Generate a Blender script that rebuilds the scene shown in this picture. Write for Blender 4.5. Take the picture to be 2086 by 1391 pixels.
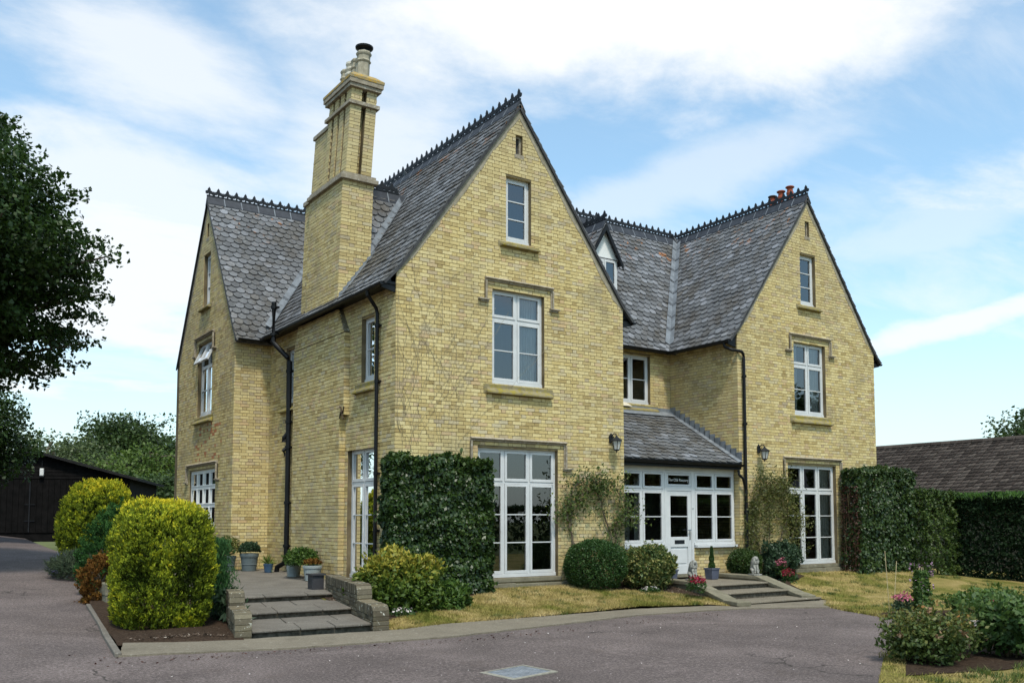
import bpy, bmesh, math, random
import numpy as np
from mathutils import Vector, Matrix, geometry

R = math.radians
rng = np.random.default_rng(7)
random.seed(7)
scene = bpy.context.scene
for o in list(bpy.data.objects):
    bpy.data.objects.remove(o)
COL = scene.collection

# ------------------------------------------------------------------ camera
cam_d = bpy.data.cameras.new('camera')
cam = bpy.data.objects.new('camera', cam_d)
COL.objects.link(cam)
cam.location = (-8.007, -15.571, 1.8)
cam.rotation_euler = (math.pi / 2 + 0.0725, 0.0, -0.6015)
cam_d.sensor_width = 36.0
cam_d.lens = 36.0 * 1880.5 / 2086.0
cam_d.shift_y = (922.1 - 695.5) / 2086.0
cam_d.clip_start = 0.1
cam_d.clip_end = 3000.0
scene.camera = cam

# ------------------------------------------------------------------ light
SUN_ELEV, SUN_AZ = 60.0, -160.0        # azimuth of the sun measured from +Y towards +X
sun_dir = Vector((math.sin(R(SUN_AZ)) * math.cos(R(SUN_ELEV)), math.cos(R(SUN_AZ)) * math.cos(R(SUN_ELEV)), math.sin(R(SUN_ELEV))))
sd = bpy.data.lights.new('sun', 'SUN')
sd.energy = 2.5
sd.angle = R(7.0)
sd.color = (1.0, 0.93, 0.82)
sun = bpy.data.objects.new('sun', sd)
COL.objects.link(sun)
sun.location = (0, 0, 40)
sun.rotation_euler = sun_dir.to_track_quat('Z', 'Y').to_euler()

world = bpy.data.worlds.new('World')
scene.world = world
world.use_nodes = True
wn, wl = world.node_tree.nodes, world.node_tree.links
wn.clear()
w_out = wn.new('ShaderNodeOutputWorld')
w_bg = wn.new('ShaderNodeBackground')
w_bg.inputs['Strength'].default_value = 0.14
w_sky = wn.new('ShaderNodeTexSky')
w_sky.sky_type = 'NISHITA'
w_sky.sun_disc = False
w_sky.sun_elevation = R(SUN_ELEV)
w_sky.sun_rotation = R(SUN_AZ)
w_sky.air_density = 1.0
w_sky.dust_density = 1.6
w_sky.ozone_density = 1.0
w_co = wn.new('ShaderNodeTexCoord')


def wmath(op, a, b=None, clamp=False):
    n = wn.new('ShaderNodeMath')
    n.operation = op
    n.use_clamp = clamp
    for i, q in enumerate((a, b)):
        if q is None:
            continue
        if isinstance(q, (int, float)):
            n.inputs[i].default_value = q
        else:
            wl.new(q, n.inputs[i])
    return n.outputs[0]


w_sep = wn.new('ShaderNodeSeparateXYZ')
wl.new(w_co.outputs['Generated'], w_sep.inputs[0])
w_den = wmath('ADD', wmath('MAXIMUM', w_sep.outputs['Z'], 0.0), 0.16)
w_cmb = wn.new('ShaderNodeCombineXYZ')
wl.new(wmath('DIVIDE', w_sep.outputs['X'], w_den), w_cmb.inputs[0])
wl.new(wmath('DIVIDE', w_sep.outputs['Y'], w_den), w_cmb.inputs[1])


def wnoise(scale, detail, rough, loc, rotz, sc, dist=0.0):
    m = wn.new('ShaderNodeMapping')
    m.inputs['Location'].default_value = loc
    m.inputs['Rotation'].default_value = (0, 0, rotz)
    m.inputs['Scale'].default_value = sc
    wl.new(w_cmb.outputs[0], m.inputs[0])
    n = wn.new('ShaderNodeTexNoise')
    n.inputs['Scale'].default_value = scale
    n.inputs['Detail'].default_value = detail
    n.inputs['Roughness'].default_value = rough
    n.inputs['Distortion'].default_value = dist
    wl.new(m.outputs[0], n.inputs['Vector'])
    return n.outputs[0]


def wsmooth(x, lo, hi):
    n = wn.new('ShaderNodeMapRange')
    n.interpolation_type = 'SMOOTHSTEP'
    wl.new(x, n.inputs[0])
    n.inputs[1].default_value = lo
    n.inputs[2].default_value = hi
    return n.outputs[0]


n_puff = wnoise(1.9, 9.0, 0.62, (1.7, 0.35, 0.0), 0.5, (1.0, 1.35, 1.0), 0.25)
n_wisp = wnoise(1.3, 8.0, 0.62, (0.4, 2.2, 3.0), 0.75, (0.6, 1.9, 1.0), 0.4)


def wdot(vec):
    n = wn.new('ShaderNodeVectorMath')
    n.operation = 'DOT_PRODUCT'
    wl.new(w_co.outputs['Generated'], n.inputs[0])
    n.inputs[1].default_value = vec
    return n.outputs['Value']


# cloud banks: centre direction, two half-axes on the dome, weight; their edges are torn by noise
BANKS = [
    ((0.6018, 0.6349, 0.4845), (2.2014, -2.0865, 0.0), (-3.299, -3.4806, 8.6579), 1.0),
    ((0.2051, 0.8837, 0.4207), (5.5125, -0.6705, -1.279), (2.6657, -8.113, 15.7424), 0.75),
    ((0.2046, 0.9269, 0.3146), (4.377, -0.7937, -0.5088), (0.7767, -5.1837, 14.7682), 0.75),
    ((0.1468, 0.9607, 0.2354), (4.426, -0.6764, 0.0), (-0.2907, -1.9024, 7.9464), 0.9),
    ((0.662, 0.6651, 0.3454), (2.9944, -3.6932, 1.3724), (-11.8802, -0.682, 24.085), 0.45),
    ((0.8547, 0.4835, 0.189), (3.2161, -6.2902, 1.5499), (-14.8209, 5.4827, 53.0033), 0.85),
    ((0.4124, 0.8345, 0.3654), (5.0688, -3.2598, 1.7243), (-3.0347, -1.3165, 6.4319), 0.7),
    ((0.8233, 0.497, 0.2741), (3.9308, -7.4125, 1.6331), (-10.4271, 0.9788, 29.5401), 0.4),
    ((-0.2041, 0.945, 0.2557), (3.6781, 0.6962, 0.363), (-0.4124, -2.5368, 9.0444), 0.9),
    ((0.9468, 0.1426, 0.2885), (0.5538, -3.0703, -0.2996), (-2.5288, -1.3302, 8.9578), 0.9),
    ((0.3863, 0.5934, 0.7062), (1.7511, -1.1399, 0.0), (-2.898, -4.4519, 5.3257), 0.7)]
c_all = wmath('MULTIPLY', wsmooth(n_wisp, 0.44, 0.76), 0.55)
for (cd, a1, a2, amp) in BANKS:
    q = wmath('SQRT', wmath('ADD', wmath('POWER', wdot(a1), 2.0), wmath('POWER', wdot(a2), 2.0)))
    q = wmath('ADD', q, wmath('MULTIPLY', wmath('SUBTRACT', n_puff, 0.5), 2.6))
    m_ = wmath('SUBTRACT', 1.0, wsmooth(q, 0.35, 1.25))
    m_ = wmath('MULTIPLY', wmath('MULTIPLY', m_, amp), wmath('GREATER_THAN', wdot(cd), 0.0))
    c_all = wmath('MAXIMUM', c_all, m_)
c_hor = wmath('MULTIPLY', wmath('SUBTRACT', 1.0, wsmooth(w_sep.outputs['Z'], -0.02, 0.30)), 0.55)
c_all = wmath('MAXIMUM', c_all, c_hor)
c_all = wmath('ADD', wmath('MULTIPLY', c_all, 0.88), 0.12, clamp=True)
w_mix = wn.new('ShaderNodeMix')
w_mix.data_type = 'RGBA'
wl.new(c_all, w_mix.inputs[0])
w_sc = wn.new('ShaderNodeMix')
w_sc.data_type = 'RGBA'
w_sc.blend_type = 'MULTIPLY'
w_sc.inputs[0].default_value = 1.0
w_sc.inputs[7].default_value = (1.06, 1.40, 1.36, 1.0)
wl.new(w_sky.outputs[0], w_sc.inputs[6])
wl.new(w_sc.outputs[2], w_mix.inputs[6])
w_mix.inputs[7].default_value = (5.5, 5.65, 5.75, 1.0)
wl.new(w_mix.outputs[2], w_bg.inputs['Color'])
wl.new(w_bg.outputs[0], w_out.inputs['Surface'])

scene.view_settings.view_transform = 'Standard'
scene.view_settings.look = 'None'
scene.view_settings.gamma = 1.0
scene.view_settings.use_curve_mapping = False
scene.view_settings.exposure = 0.42
scene.render.engine = 'CYCLES'
scene.cycles.use_denoising = True
scene.cycles.max_bounces = 7
scene.cycles.diffuse_bounces = 3
scene.cycles.glossy_bounces = 3
scene.cycles.transmission_bounces = 4
scene.cycles.transparent_max_bounces = 12
scene.cycles.caustics_reflective = False
scene.cycles.caustics_refractive = False

# ------------------------------------------------------------------ materials
MATS = {}


class NT:
    """small node helper for one material"""

    def __init__(self, name, rough=0.8, spec=0.3):
        self.m = bpy.data.materials.new(name)
        self.m.use_nodes = True
        self.n, self.l = self.m.node_tree.nodes, self.m.node_tree.links
        self.b = self.n['Principled BSDF']
        self.b.inputs['Roughness'].default_value = rough
        self.b.inputs['Specular IOR Level'].default_value = spec
        self.geo = self.n.new('ShaderNodeNewGeometry')
        MATS[name] = self.m

    def pos(self, scale=(1, 1, 1)):
        m = self.n.new('ShaderNodeMapping')
        m.inputs['Scale'].default_value = scale
        self.l.new(self.geo.outputs['Position'], m.inputs[0])
        return m.outputs[0]

    def noise(self, scale, detail=4.0, rough=0.55, vec=None, dist=0.0):
        t = self.n.new('ShaderNodeTexNoise')
        t.inputs['Scale'].default_value = scale
        t.inputs['Detail'].default_value = detail
        t.inputs['Roughness'].default_value = rough
        t.inputs['Distortion'].default_value = dist
        self.l.new(vec if vec is not None else self.geo.outputs['Position'], t.inputs['Vector'])
        return t.outputs[0]

    def vor(self, scale, vec=None, out='Distance'):
        t = self.n.new('ShaderNodeTexVoronoi')
        t.inputs['Scale'].default_value = scale
        self.l.new(vec if vec is not None else self.geo.outputs['Position'], t.inputs['Vector'])
        return t.outputs[out]

    def attr(self, name):
        t = self.n.new('ShaderNodeAttribute')
        t.attribute_name = name
        return t.outputs['Fac']

    def ramp(self, fac, stops, interp='LINEAR'):
        t = self.n.new('ShaderNodeValToRGB')
        cr = t.color_ramp
        cr.interpolation = interp
        while len(cr.elements) < len(stops):
            cr.elements.new(0.5)
        for e, (p, c) in zip(cr.elements, stops):
            e.position = p
            e.color = (c[0], c[1], c[2], 1.0) if not isinstance(c, (int, float)) else (c, c, c, 1.0)
        self.l.new(fac, t.inputs[0])
        return t.outputs[0]

    def mix(self, fac, a, b, mode='MIX'):
        t = self.n.new('ShaderNodeMix')
        t.data_type = 'RGBA'
        t.blend_type = mode
        for i, q in ((0, fac), (6, a), (7, b)):
            sock = t.inputs[i]
            if isinstance(q, (int, float)):
                sock.default_value = q if i == 0 else (q, q, q, 1)
            elif isinstance(q, tuple):
                sock.default_value = (q[0], q[1], q[2], 1)
            else:
                self.l.new(q, sock)
        return t.outputs[2]

    def math(self, op, a, b=0.0, clamp=False):
        t = self.n.new('ShaderNodeMath')
        t.operation = op
        t.use_clamp = clamp
        for i, q in enumerate((a, b)):
            if isinstance(q, (int, float)):
                t.inputs[i].default_value = q
            else:
                self.l.new(q, t.inputs[i])
        return t.outputs[0]

    def step(self, x, lo, hi):
        t = self.n.new('ShaderNodeMapRange')
        t.interpolation_type = 'SMOOTHSTEP'
        self.l.new(x, t.inputs[0])
        t.inputs[1].default_value = lo
        t.inputs[2].default_value = hi
        return t.outputs[0]

    def sepz(self, ax='Z'):
        t = self.n.new('ShaderNodeSeparateXYZ')
        self.l.new(self.geo.outputs['Position'], t.inputs[0])
        return t.outputs[ax]

    def color(self, c):
        if isinstance(c, tuple):
            self.b.inputs['Base Color'].default_value = (c[0], c[1], c[2], 1)
        else:
            self.l.new(c, self.b.inputs['Base Color'])
        return self

    def bump(self, h, strength=0.4, dist=0.01):
        t = self.n.new('ShaderNodeBump')
        t.inputs['Strength'].default_value = strength
        t.inputs['Distance'].default_value = dist
        self.l.new(h, t.inputs['Height'])
        self.l.new(t.outputs[0], self.b.inputs['Normal'])
        return self


def simple(name, c1, c2, scale=6.0, rough=0.7, spec=0.3, bump=0.2, bscale=None, bdist=0.004, metal=0.0, detail=5.0):
    t = NT(name, rough, spec)
    f = t.noise(scale, detail, 0.6)
    t.color(t.ramp(f, [(0.32, c1), (0.68, c2)]))
    if bump:
        t.bump(t.noise(bscale or scale * 6, 4.0, 0.6), bump, bdist)
    t.b.inputs['Metallic'].default_value = metal
    return t.m


# gault brick: every brick has its own tint in the attribute rnd
t = NT('brick', 0.92, 0.15)
base = t.ramp(t.attr('rnd'), [(0.0, (.36, .265, .115)), (0.10, (.48, .365, .165)), (0.38, (.59, .468, .22)), (0.60, (.645, .53, .28)),
                              (0.74, (.54, .41, .175)), (0.84, (.52, .44, .285)), (0.92, (.55, .385, .205)), (0.975, (.39, .325, .22)), (0.985, (.42, .16, .075)), (1.0, (.45, .19, .09))])
fine = t.noise(30.0, 5.0, 0.8)
base = t.mix(0.8, base, t.ramp(fine, [(0.3, (.58, .55, .50)), (0.5, (1.0, 1.0, .98)), (0.7, (1.18, 1.17, 1.14))]), 'MULTIPLY')
stain = t.noise(0.85, 7.0, 0.62, dist=0.4)
base = t.mix(t.math('MULTIPLY', t.step(stain, 0.50, 0.70), 0.62), base, (.31, .255, .145))
wash = t.noise(2.3, 6.0, 0.65)
base = t.mix(t.math('MULTIPLY', t.step(wash, 0.54, 0.74), 0.6), base, (.40, .35, .245))
streak = t.noise(1.6, 5.0, 0.6, t.pos((3.0, 3.0, 0.35)))
base = t.mix(t.math('MULTIPLY', t.step(streak, 0.57, 0.78), 0.45), base, (.46, .33, .11))
high = t.math('MULTIPLY', t.step(t.math('ADD', t.sepz(), t.math('MULTIPLY', t.noise(1.2, 4.0), 3.0)), 8.2, 12.6), 0.5)
base = t.mix(high, base, (.44, .365, .215))
lich = t.step(t.noise(9.0, 6.0, 0.7), 0.66, 0.74)
base = t.mix(t.math('MULTIPLY', lich, 0.55), base, (.17, .155, .105))
base = t.mix(t.math('MULTIPLY', t.step(t.noise(0.45, 5.0, 0.6), 0.45, 0.7), 0.25), base, (.42, .34, .20))
t.color(base)
t.bump(t.noise(60.0, 4.0, 0.7), 0.45, 0.006)

t = NT('mortar', 0.95, 0.1)
t.color(t.ramp(t.noise(3.0, 6.0), [(0.3, (.10, .075, .042)), (0.7, (.21, .165, .10))]))
t.bump(t.noise(80.0, 3.0), 0.3, 0.004)

t = NT('old_brick', 0.95, 0.15)
b2 = t.ramp(t.attr('rnd'), [(0.0, (.075, .062, .042)), (0.5, (.12, .103, .072)), (1.0, (.18, .155, .105))])
b2 = t.mix(0.6, b2, t.ramp(t.noise(30.0, 5.0, 0.7), [(0.3, .6), (0.7, 1.2)]), 'MULTIPLY')
b2 = t.mix(t.math('MULTIPLY', t.step(t.noise(13.0, 6.0, 0.7), 0.58, 0.66), 0.85), b2, (.56, .55, .47))
b2 = t.mix(t.math('MULTIPLY', t.step(t.noise(4.0, 6.0, 0.7), 0.55, 0.7), 0.5), b2, (.12, .115, .07))
t.color(b2)
t.bump(t.noise(50.0, 4.0, 0.7), 0.5, 0.006)

t = NT('stone', 0.93, 0.15)
c = t.ramp(t.noise(5.0, 6.0, 0.65), [(0.3, (.12, .108, .074)), (0.7, (.235, .21, .15))])
c = t.mix(t.math('MULTIPLY', t.step(t.noise(17.0, 6.0, 0.75), 0.60, 0.69), 0.8), c, (.48, .47, .41))
c = t.mix(t.math('MULTIPLY', t.step(t.noise(8.0, 6.0, 0.75), 0.60, 0.70), 0.8), c, (.13, .12, .085))
t.color(c)
t.bump(t.noise(45.0, 5.0, 0.7), 0.5, 0.008)

t = NT('mossy_stone', 0.95, 0.1)
c = t.ramp(t.noise(6.0, 6.0, 0.65), [(0.3, (.17, .14, .075)), (0.7, (.29, .245, .145))])
c = t.mix(t.math('MULTIPLY', t.step(t.noise(9.0, 6.0, 0.75), 0.46, 0.60), 0.85), c, (.27, .215, .03))
c = t.mix(t.math('MULTIPLY', t.step(t.noise(14.0, 6.0, 0.75), 0.62, 0.70), 0.7), c, (.50, .49, .42))
t.color(c)
t.bump(t.noise(40.0, 5.0, 0.7), 0.5, 0.008)

t = NT('weathered_stone', 0.95, 0.1)
c = t.ramp(t.noise(7.0, 6.0, 0.65), [(0.3, (.20, .165, .12)), (0.7, (.36, .31, .235))])
c = t.mix(t.math('MULTIPLY', t.step(t.noise(16.0, 6.0, 0.75), 0.55, 0.64), 0.7), c, (.52, .49, .43))
t.color(c)
t.bump(t.noise(40.0, 5.0, 0.7), 0.5, 0.008)

t = NT('orange_lichen', 0.95, 0.1)
c = t.ramp(t.noise(9.0, 6.0, 0.65), [(0.3, (.20, .165, .10)), (0.7, (.34, .29, .18))])
c = t.mix(t.math('MULTIPLY', t.step(t.noise(11.0, 6.0, 0.75), 0.44, 0.58), 0.85), c, (.42, .245, .035))
t.color(c)
t.bump(t.noise(40.0, 5.0, 0.7), 0.5, 0.01)

t = NT('slate', 0.55, 0.4)
c = t.ramp(t.attr('rnd'), [(0.0, (.078, .078, .081)), (0.3, (.104, .105, .109)), (0.6, (.130, .132, .139)), (0.82, (.165, .168, .180)), (0.93, (.225, .23, .25)), (1.0, (.115, .105, .095))])
c = t.mix(0.5, c, t.ramp(t.noise(14.0, 6.0, 0.7), [(0.3, .6), (0.7, 1.3)]), 'MULTIPLY')
c = t.mix(t.math('MULTIPLY', t.step(t.noise(1.3, 6.0, 0.7), 0.45, 0.62), 0.75), c, (.070, .060, .048))
c = t.mix(t.math('MULTIPLY', t.step(t.noise(13.0, 6.0, 0.85), 0.56, 0.66), 0.65), c, (.30, .30, .275))
orange = t.math('MULTIPLY', t.step(t.noise(3.3, 6.0, 0.75), 0.585, 0.64), t.step(t.sepz(), 9.0, 10.1))
c = t.mix(t.math('MULTIPLY', orange, 0.85), c, (.36, .135, .03))
t.color(c)
t.bump(t.noise(36.0, 5.0, 0.7), 0.35, 0.006)
t.l.new(t.ramp(t.noise(18.0, 4.0), [(0.3, .42), (0.7, .75)]), t.b.inputs['Roughness'])

simple('slate_bed', (.03, .03, .033), (.06, .06, .062), 6.0, 0.9)
simple('ridge_tile', (.022, .024, .03), (.042, .046, .056), 8.0, 0.6, 0.3)
simple('cast_iron', (.006, .007, .009), (.014, .016, .02), 9.0, 0.55, 0.3, 0.15)
simple('lead', (.12, .13, .145), (.23, .25, .275), 5.0, 0.55, 0.35, 0.3)
simple('black_paint', (.003, .003, .0035), (.008, .008, .009), 5.0, 0.45, 0.25, 0.1)
simple('fillet', (.22, .19, .135), (.35, .31, .24), 7.0, 0.95, 0.1, 0.5, 40.0, 0.01)
simple('white_paint', (.52, .525, .525), (.60, .60, .595), 3.0, 0.42, 0.4, 0.05)
simple('bright_white_paint', (.74, .74, .73), (.82, .82, .80), 3.0, 0.42, 0.4, 0.05)
simple('white_render', (.66, .665, .65), (.74, .74, .72), 2.5, 0.8, 0.2, 0.15)
simple('pot_buff', (.26, .23, .17), (.42, .38, .29), 9.0, 0.9, 0.2, 0.3)
simple('pot_cream', (.50, .46, .38), (.66, .62, .53), 9.0, 0.9, 0.2, 0.3)
simple('pot_red', (.25, .06, .03), (.36, .10, .055), 9.0, 0.8, 0.2, 0.3)
simple('dark_interior', (.05, .045, .04), (.08, .07, .06), 2.0, 0.9, 0.1, 0.0)
simple('wood_floor', (.10, .065, .04), (.16, .10, .06), 3.0, 0.6, 0.3, 0.0)
simple('curtain', (.62, .60, .54), (.72, .70, .64), 3.0, 0.9, 0.1, 0.1)
simple('lace', (.74, .75, .76), (.84, .85, .86), 3.0, 0.9, 0.1, 0.1)
simple('chrome', (.55, .55, .55), (.65, .65, .65), 3.0, 0.25, 0.5, 0.0, metal=1.0)
simple('grey_plastic', (.085, .11, .115), (.13, .155, .16), 4.0, 0.55, 0.35, 0.1)
simple('blue_glaze', (.03, .065, .115), (.05, .10, .17), 5.0, 0.3, 0.5, 0.1)
simple('slate_planter', (.06, .068, .10), (.10, .11, .15), 5.0, 0.5, 0.4, 0.1)
simple('pale_planter', (.22, .25, .25), (.34, .37, .36), 5.0, 0.8, 0.2, 0.2)
simple('statue', (.10, .095, .085), (.42, .41, .37), 22.0, 0.9, 0.2, 0.5, 60.0)
simple('black_board', (.003, .003, .003), (.009, .008, .008), 5.0, 0.85, 0.1, 0.3)
simple('barn_roof', (.012, .012, .013), (.025, .024, .023), 4.0, 0.85, 0.15)
simple('bark', (.05, .04, .03), (.12, .10, .075), 9.0, 0.95, 0.1, 0.8, 30.0, 0.02)
simple('stem', (.07, .055, .03), (.14, .11, .06), 12.0, 0.9, 0.1, 0.3)
simple('vine_stem', (.10, .075, .05), (.19, .15, .105), 12.0, 0.9, 0.1, 0.3)
simple('dead_vine', (.20, .17, .11), (.34, .29, .19), 12.0, 0.95, 0.1, 0.2)
simple('cane', (.38, .30, .16), (.50, .41, .24), 8.0, 0.7)
simple('iron_rust', (.03, .022, .016), (.08, .05, .03), 12.0, 0.8)
simple('lettering', (.62, .62, .60), (.70, .70, .68), 2.0, 0.6, 0.2, 0.0)
simple('concrete_pale', (.18, .165, .13), (.31, .29, .24), 30.0, 0.9, 0.2, 0.3)
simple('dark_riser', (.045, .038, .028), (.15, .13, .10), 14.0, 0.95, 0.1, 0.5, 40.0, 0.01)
simple('cream_stone', (.52, .46, .35), (.62, .56, .45), 6.0, 0.9, 0.2, 0.2)

t = NT('glass', 0.0, 0.5)
fr = t.n.new('ShaderNodeFresnel')
fr.inputs['IOR'].default_value = 2.1
tr = t.n.new('ShaderNodeBsdfTransparent')
tr.inputs[0].default_value = (.72, .75, .75, 1)
gl = t.n.new('ShaderNodeBsdfGlossy')
gl.inputs['Roughness'].default_value = 0.0
gl.inputs['Color'].default_value = (.9, .95, 1.0, 1)
bw = t.n.new('ShaderNodeBump')
bw.inputs['Strength'].default_value = 0.035
bw.inputs['Distance'].default_value = 0.02
t.l.new(t.noise(1.6, 2.0), bw.inputs['Height'])
t.l.new(bw.outputs[0], gl.inputs['Normal'])
mx = t.n.new('ShaderNodeMixShader')
t.l.new(fr.outputs[0], mx.inputs[0])
t.l.new(tr.outputs[0], mx.inputs[1])
t.l.new(gl.outputs[0], mx.inputs[2])
t.l.new(mx.outputs[0], t.n['Material Output'].inputs['Surface'])

t = NT('tarmac', 0.9, 0.2)
c = t.ramp(t.noise(34.0, 6.0, 0.9), [(0.30, (.030, .025, .023)), (0.5, (.110, .094, .088)), (0.66, (.30, .262, .248))])
c = t.mix(0.75, c, t.ramp(t.noise(0.55, 7.0, 0.62, dist=0.6), [(0.28, .52), (0.5, .92), (0.72, 1.42)]), 'MULTIPLY')
c = t.mix(1.0, c, (1.06, .98, .97), 'MULTIPLY')
c = t.mix(t.math('MULTIPLY', t.step(t.noise(2.2, 6.0, 0.7), 0.55, 0.75), 0.45), c, (.10, .075, .06))
vd = t.n.new('ShaderNodeTexVoronoi')
vd.feature = 'DISTANCE_TO_EDGE'
vd.inputs['Scale'].default_value = 0.55
wv = t.n.new('ShaderNodeMix')
wv.data_type = 'VECTOR'
wv.inputs[0].default_value = 0.12
t.l.new(t.geo.outputs['Position'], wv.inputs[4])
nz = t.n.new('ShaderNodeTexNoise')
nz.inputs['Scale'].default_value = 1.8
nz.inputs['Detail'].default_value = 6.0
t.l.new(t.geo.outputs['Position'], nz.inputs['Vector'])
vs_ = t.n.new('ShaderNodeVectorMath')
vs_.operation = 'SCALE'
vs_.inputs['Scale'].default_value = 9.0
t.l.new(nz.outputs['Color'], vs_.inputs[0])
t.l.new(vs_.outputs[0], wv.inputs[5])
t.l.new(wv.outputs[1], vd.inputs['Vector'])
crack = t.math('MULTIPLY', t.step(vd.outputs['Distance'], 0.014, 0.004), t.step(t.noise(0.45, 3.0), 0.53, 0.62))
c = t.mix(t.math('MULTIPLY', crack, 0.8), c, (.03, .026, .022))
spk = t.step(t.vor(26.0), 0.055, 0.02)
c = t.mix(t.math('MULTIPLY', t.math('MULTIPLY', spk, t.step(t.noise(7.0, 2.0), 0.52, 0.62)), 0.8), c, (.42, .41, .39))
t.color(c)
t.bump(t.noise(40.0, 6.0, 0.9), 0.9, 0.012)

t = NT('concrete', 0.92, 0.2)
c = t.ramp(t.noise(45.0, 5.0, 0.8), [(0.28, (.10, .084, .062)), (0.72, (.28, .24, .18))])
c = t.mix(0.6, c, t.ramp(t.noise(1.4, 7.0, 0.65), [(0.3, .7), (0.7, 1.15)]), 'MULTIPLY')
c = t.mix(t.math('MULTIPLY', t.step(t.noise(3.2, 7.0, 0.72), 0.52, 0.70), 0.6), c, (.10, .085, .062))
c = t.mix(t.math('MULTIPLY', t.step(t.noise(9.0, 6.0, 0.75), 0.60, 0.68), 0.5), c, (.44, .42, .36))
t.color(c)
t.bump(t.noise(120.0, 4.0, 0.7), 0.6, 0.006)

t = NT('paving', 0.92, 0.2)
c = t.ramp(t.noise(40.0, 5.0, 0.85), [(0.25, (.085, .073, .06)), (0.75, (.235, .21, .178))])
c = t.mix(0.7, c, t.ramp(t.noise(1.9, 7.0, 0.65), [(0.3, .6), (0.7, 1.15)]), 'MULTIPLY')
c = t.mix(t.math('MULTIPLY', t.step(t.noise(20.0, 5.0, 0.75), 0.62, 0.7), 0.6), c, (.48, .47, .42))
t.color(c)
t.bump(t.noise(90.0, 4.0, 0.7), 0.5, 0.006)

t = NT('soil', 0.98, 0.05)
c = t.ramp(t.noise(24.0, 6.0, 0.75), [(0.3, (.025, .017, .012)), (0.6, (.075, .05, .035)), (0.8, (.15, .11, .08))])
t.color(c)
t.bump(t.noise(28.0, 6.0, 0.75), 1.0, 0.04)

t = NT('lawn', 0.95, 0.1)
c = t.ramp(t.noise(0.9, 7.0, 0.65, dist=0.5), [(0.30, (.08, .10, .018)), (0.43, (.17, .155, .038)), (0.56, (.30, .23, .085)), (0.70, (.42, .32, .145))])
c = t.mix(0.6, c, t.ramp(t.noise(45.0, 5.0, 0.7), [(0.3, .5), (0.7, 1.3)]), 'MULTIPLY')
t.color(c)
t.bump(t.noise(60.0, 5.0, 0.7), 0.9, 0.03)

t = NT('grass_blade', 0.9, 0.1)
c = t.ramp(t.noise(0.9, 7.0, 0.65, dist=0.5), [(0.32, (.10, .13, .022)), (0.44, (.21, .19, .045)), (0.55, (.38, .29, .11)), (0.70, (.53, .41, .20))])
c = t.mix(0.6, c, t.ramp(t.attr('rnd'), [(0.0, .55), (1.0, 1.35)]), 'MULTIPLY')
t.color(c)

t = NT('field', 0.95, 0.1)
t.color(t.ramp(t.noise(0.3, 6.0), [(0.3, (.06, .08, .02)), (0.7, (.13, .13, .05))]))

t = NT('roof_tile', 0.9, 0.2)
c = t.ramp(t.attr('rnd'), [(0.0, (.035, .026, .021)), (0.5, (.062, .047, .039)), (1.0, (.095, .075, .062))])
c = t.mix(t.math('MULTIPLY', t.step(t.noise(9.0, 6.0, 0.75), 0.58, 0.68), 0.5), c, (.26, .245, .22))
t.color(c)
t.bump(t.noise(40.0, 4.0), 0.3, 0.005)


def leafmat(name, stops, trans=0.28, rough=0.5, spec=0.35, patch=None):
    """foliage: colour by the per-leaf attribute rnd, some light passes through the leaf"""
    t = NT(name, rough, spec)
    c = t.ramp(t.attr('rnd'), stops)
    if patch:
        f = t.math('MULTIPLY', t.step(t.noise(patch[0], 4.0, 0.6), patch[1], patch[2]), patch[3])
        c = t.mix(f, c, patch[4])
    t.color(c)
    tb = t.n.new('ShaderNodeBsdfTranslucent')
    t.l.new(c, tb.inputs[0])
    m2 = t.n.new('ShaderNodeMixShader')
    m2.inputs[0].default_value = trans
    t.l.new(t.b.outputs[0], m2.inputs[1])
    t.l.new(tb.outputs[0], m2.inputs[2])
    t.l.new(m2.outputs[0], t.n['Material Output'].inputs['Surface'])
    return t.m


leafmat('ivy', [(0, (.012, .028, .006)), (.5, (.028, .058, .010)), (.85, (.065, .105, .016)), (1, (.17, .19, .03))], 0.2, 0.42, 0.45)
leafmat('ivy_old', [(0, (.014, .03, .008)), (.5, (.03, .058, .013)), (.85, (.06, .095, .02)), (1, (.24, .25, .12))], 0.2, 0.42, 0.45)
leafmat('dead_leaf', [(0, (.035, .015, .012)), (1, (.11, .045, .03))])
leafmat('gold_conifer', [(0, (.022, .036, .004)), (.28, (.07, .10, .009)), (.55, (.20, .25, .017)), (.78, (.40, .41, .022)), (1, (.68, .55, .03))], 0.25, 0.7, 0.2)
leafmat('green_conifer', [(0, (.015, .05, .012)), (1, (.05, .13, .025))], 0.25, 0.7, 0.2)
leafmat('brown_conifer', [(0, (.06, .028, .008)), (.6, (.16, .07, .015)), (1, (.20, .15, .03))], 0.2, 0.8, 0.1)
leafmat('lavender_leaf', [(0, (.03, .05, .03)), (.75, (.07, .09, .05)), (.86, (.10, .09, .22)), (1, (.16, .13, .32))], 0.2, 0.8, 0.1)
leafmat('fennel', [(0, (.02, .06, .02)), (1, (.06, .15, .04))], 0.3, 0.7, 0.2)
leafmat('gold_shrub', [(0, (.04, .08, .012)), (.45, (.10, .15, .02)), (.75, (.32, .28, .035)), (1, (.55, .43, .08))], 0.3)
leafmat('green_shrub', [(0, (.03, .07, .014)), (.6, (.07, .13, .02)), (1, (.15, .20, .035))], 0.3)
leafmat('box_leaf', [(0, (.015, .045, .01)), (.6, (.035, .085, .016)), (1, (.08, .13, .03))], 0.25)
leafmat('euonymus', [(0, (.03, .065, .02)), (.5, (.08, .12, .03)), (.8, (.26, .24, .07)), (1, (.46, .38, .16))], 0.25)
leafmat('rose_leaf', [(0, (.04, .07, .015)), (.6, (.10, .14, .028)), (1, (.20, .22, .05))], 0.35)
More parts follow.
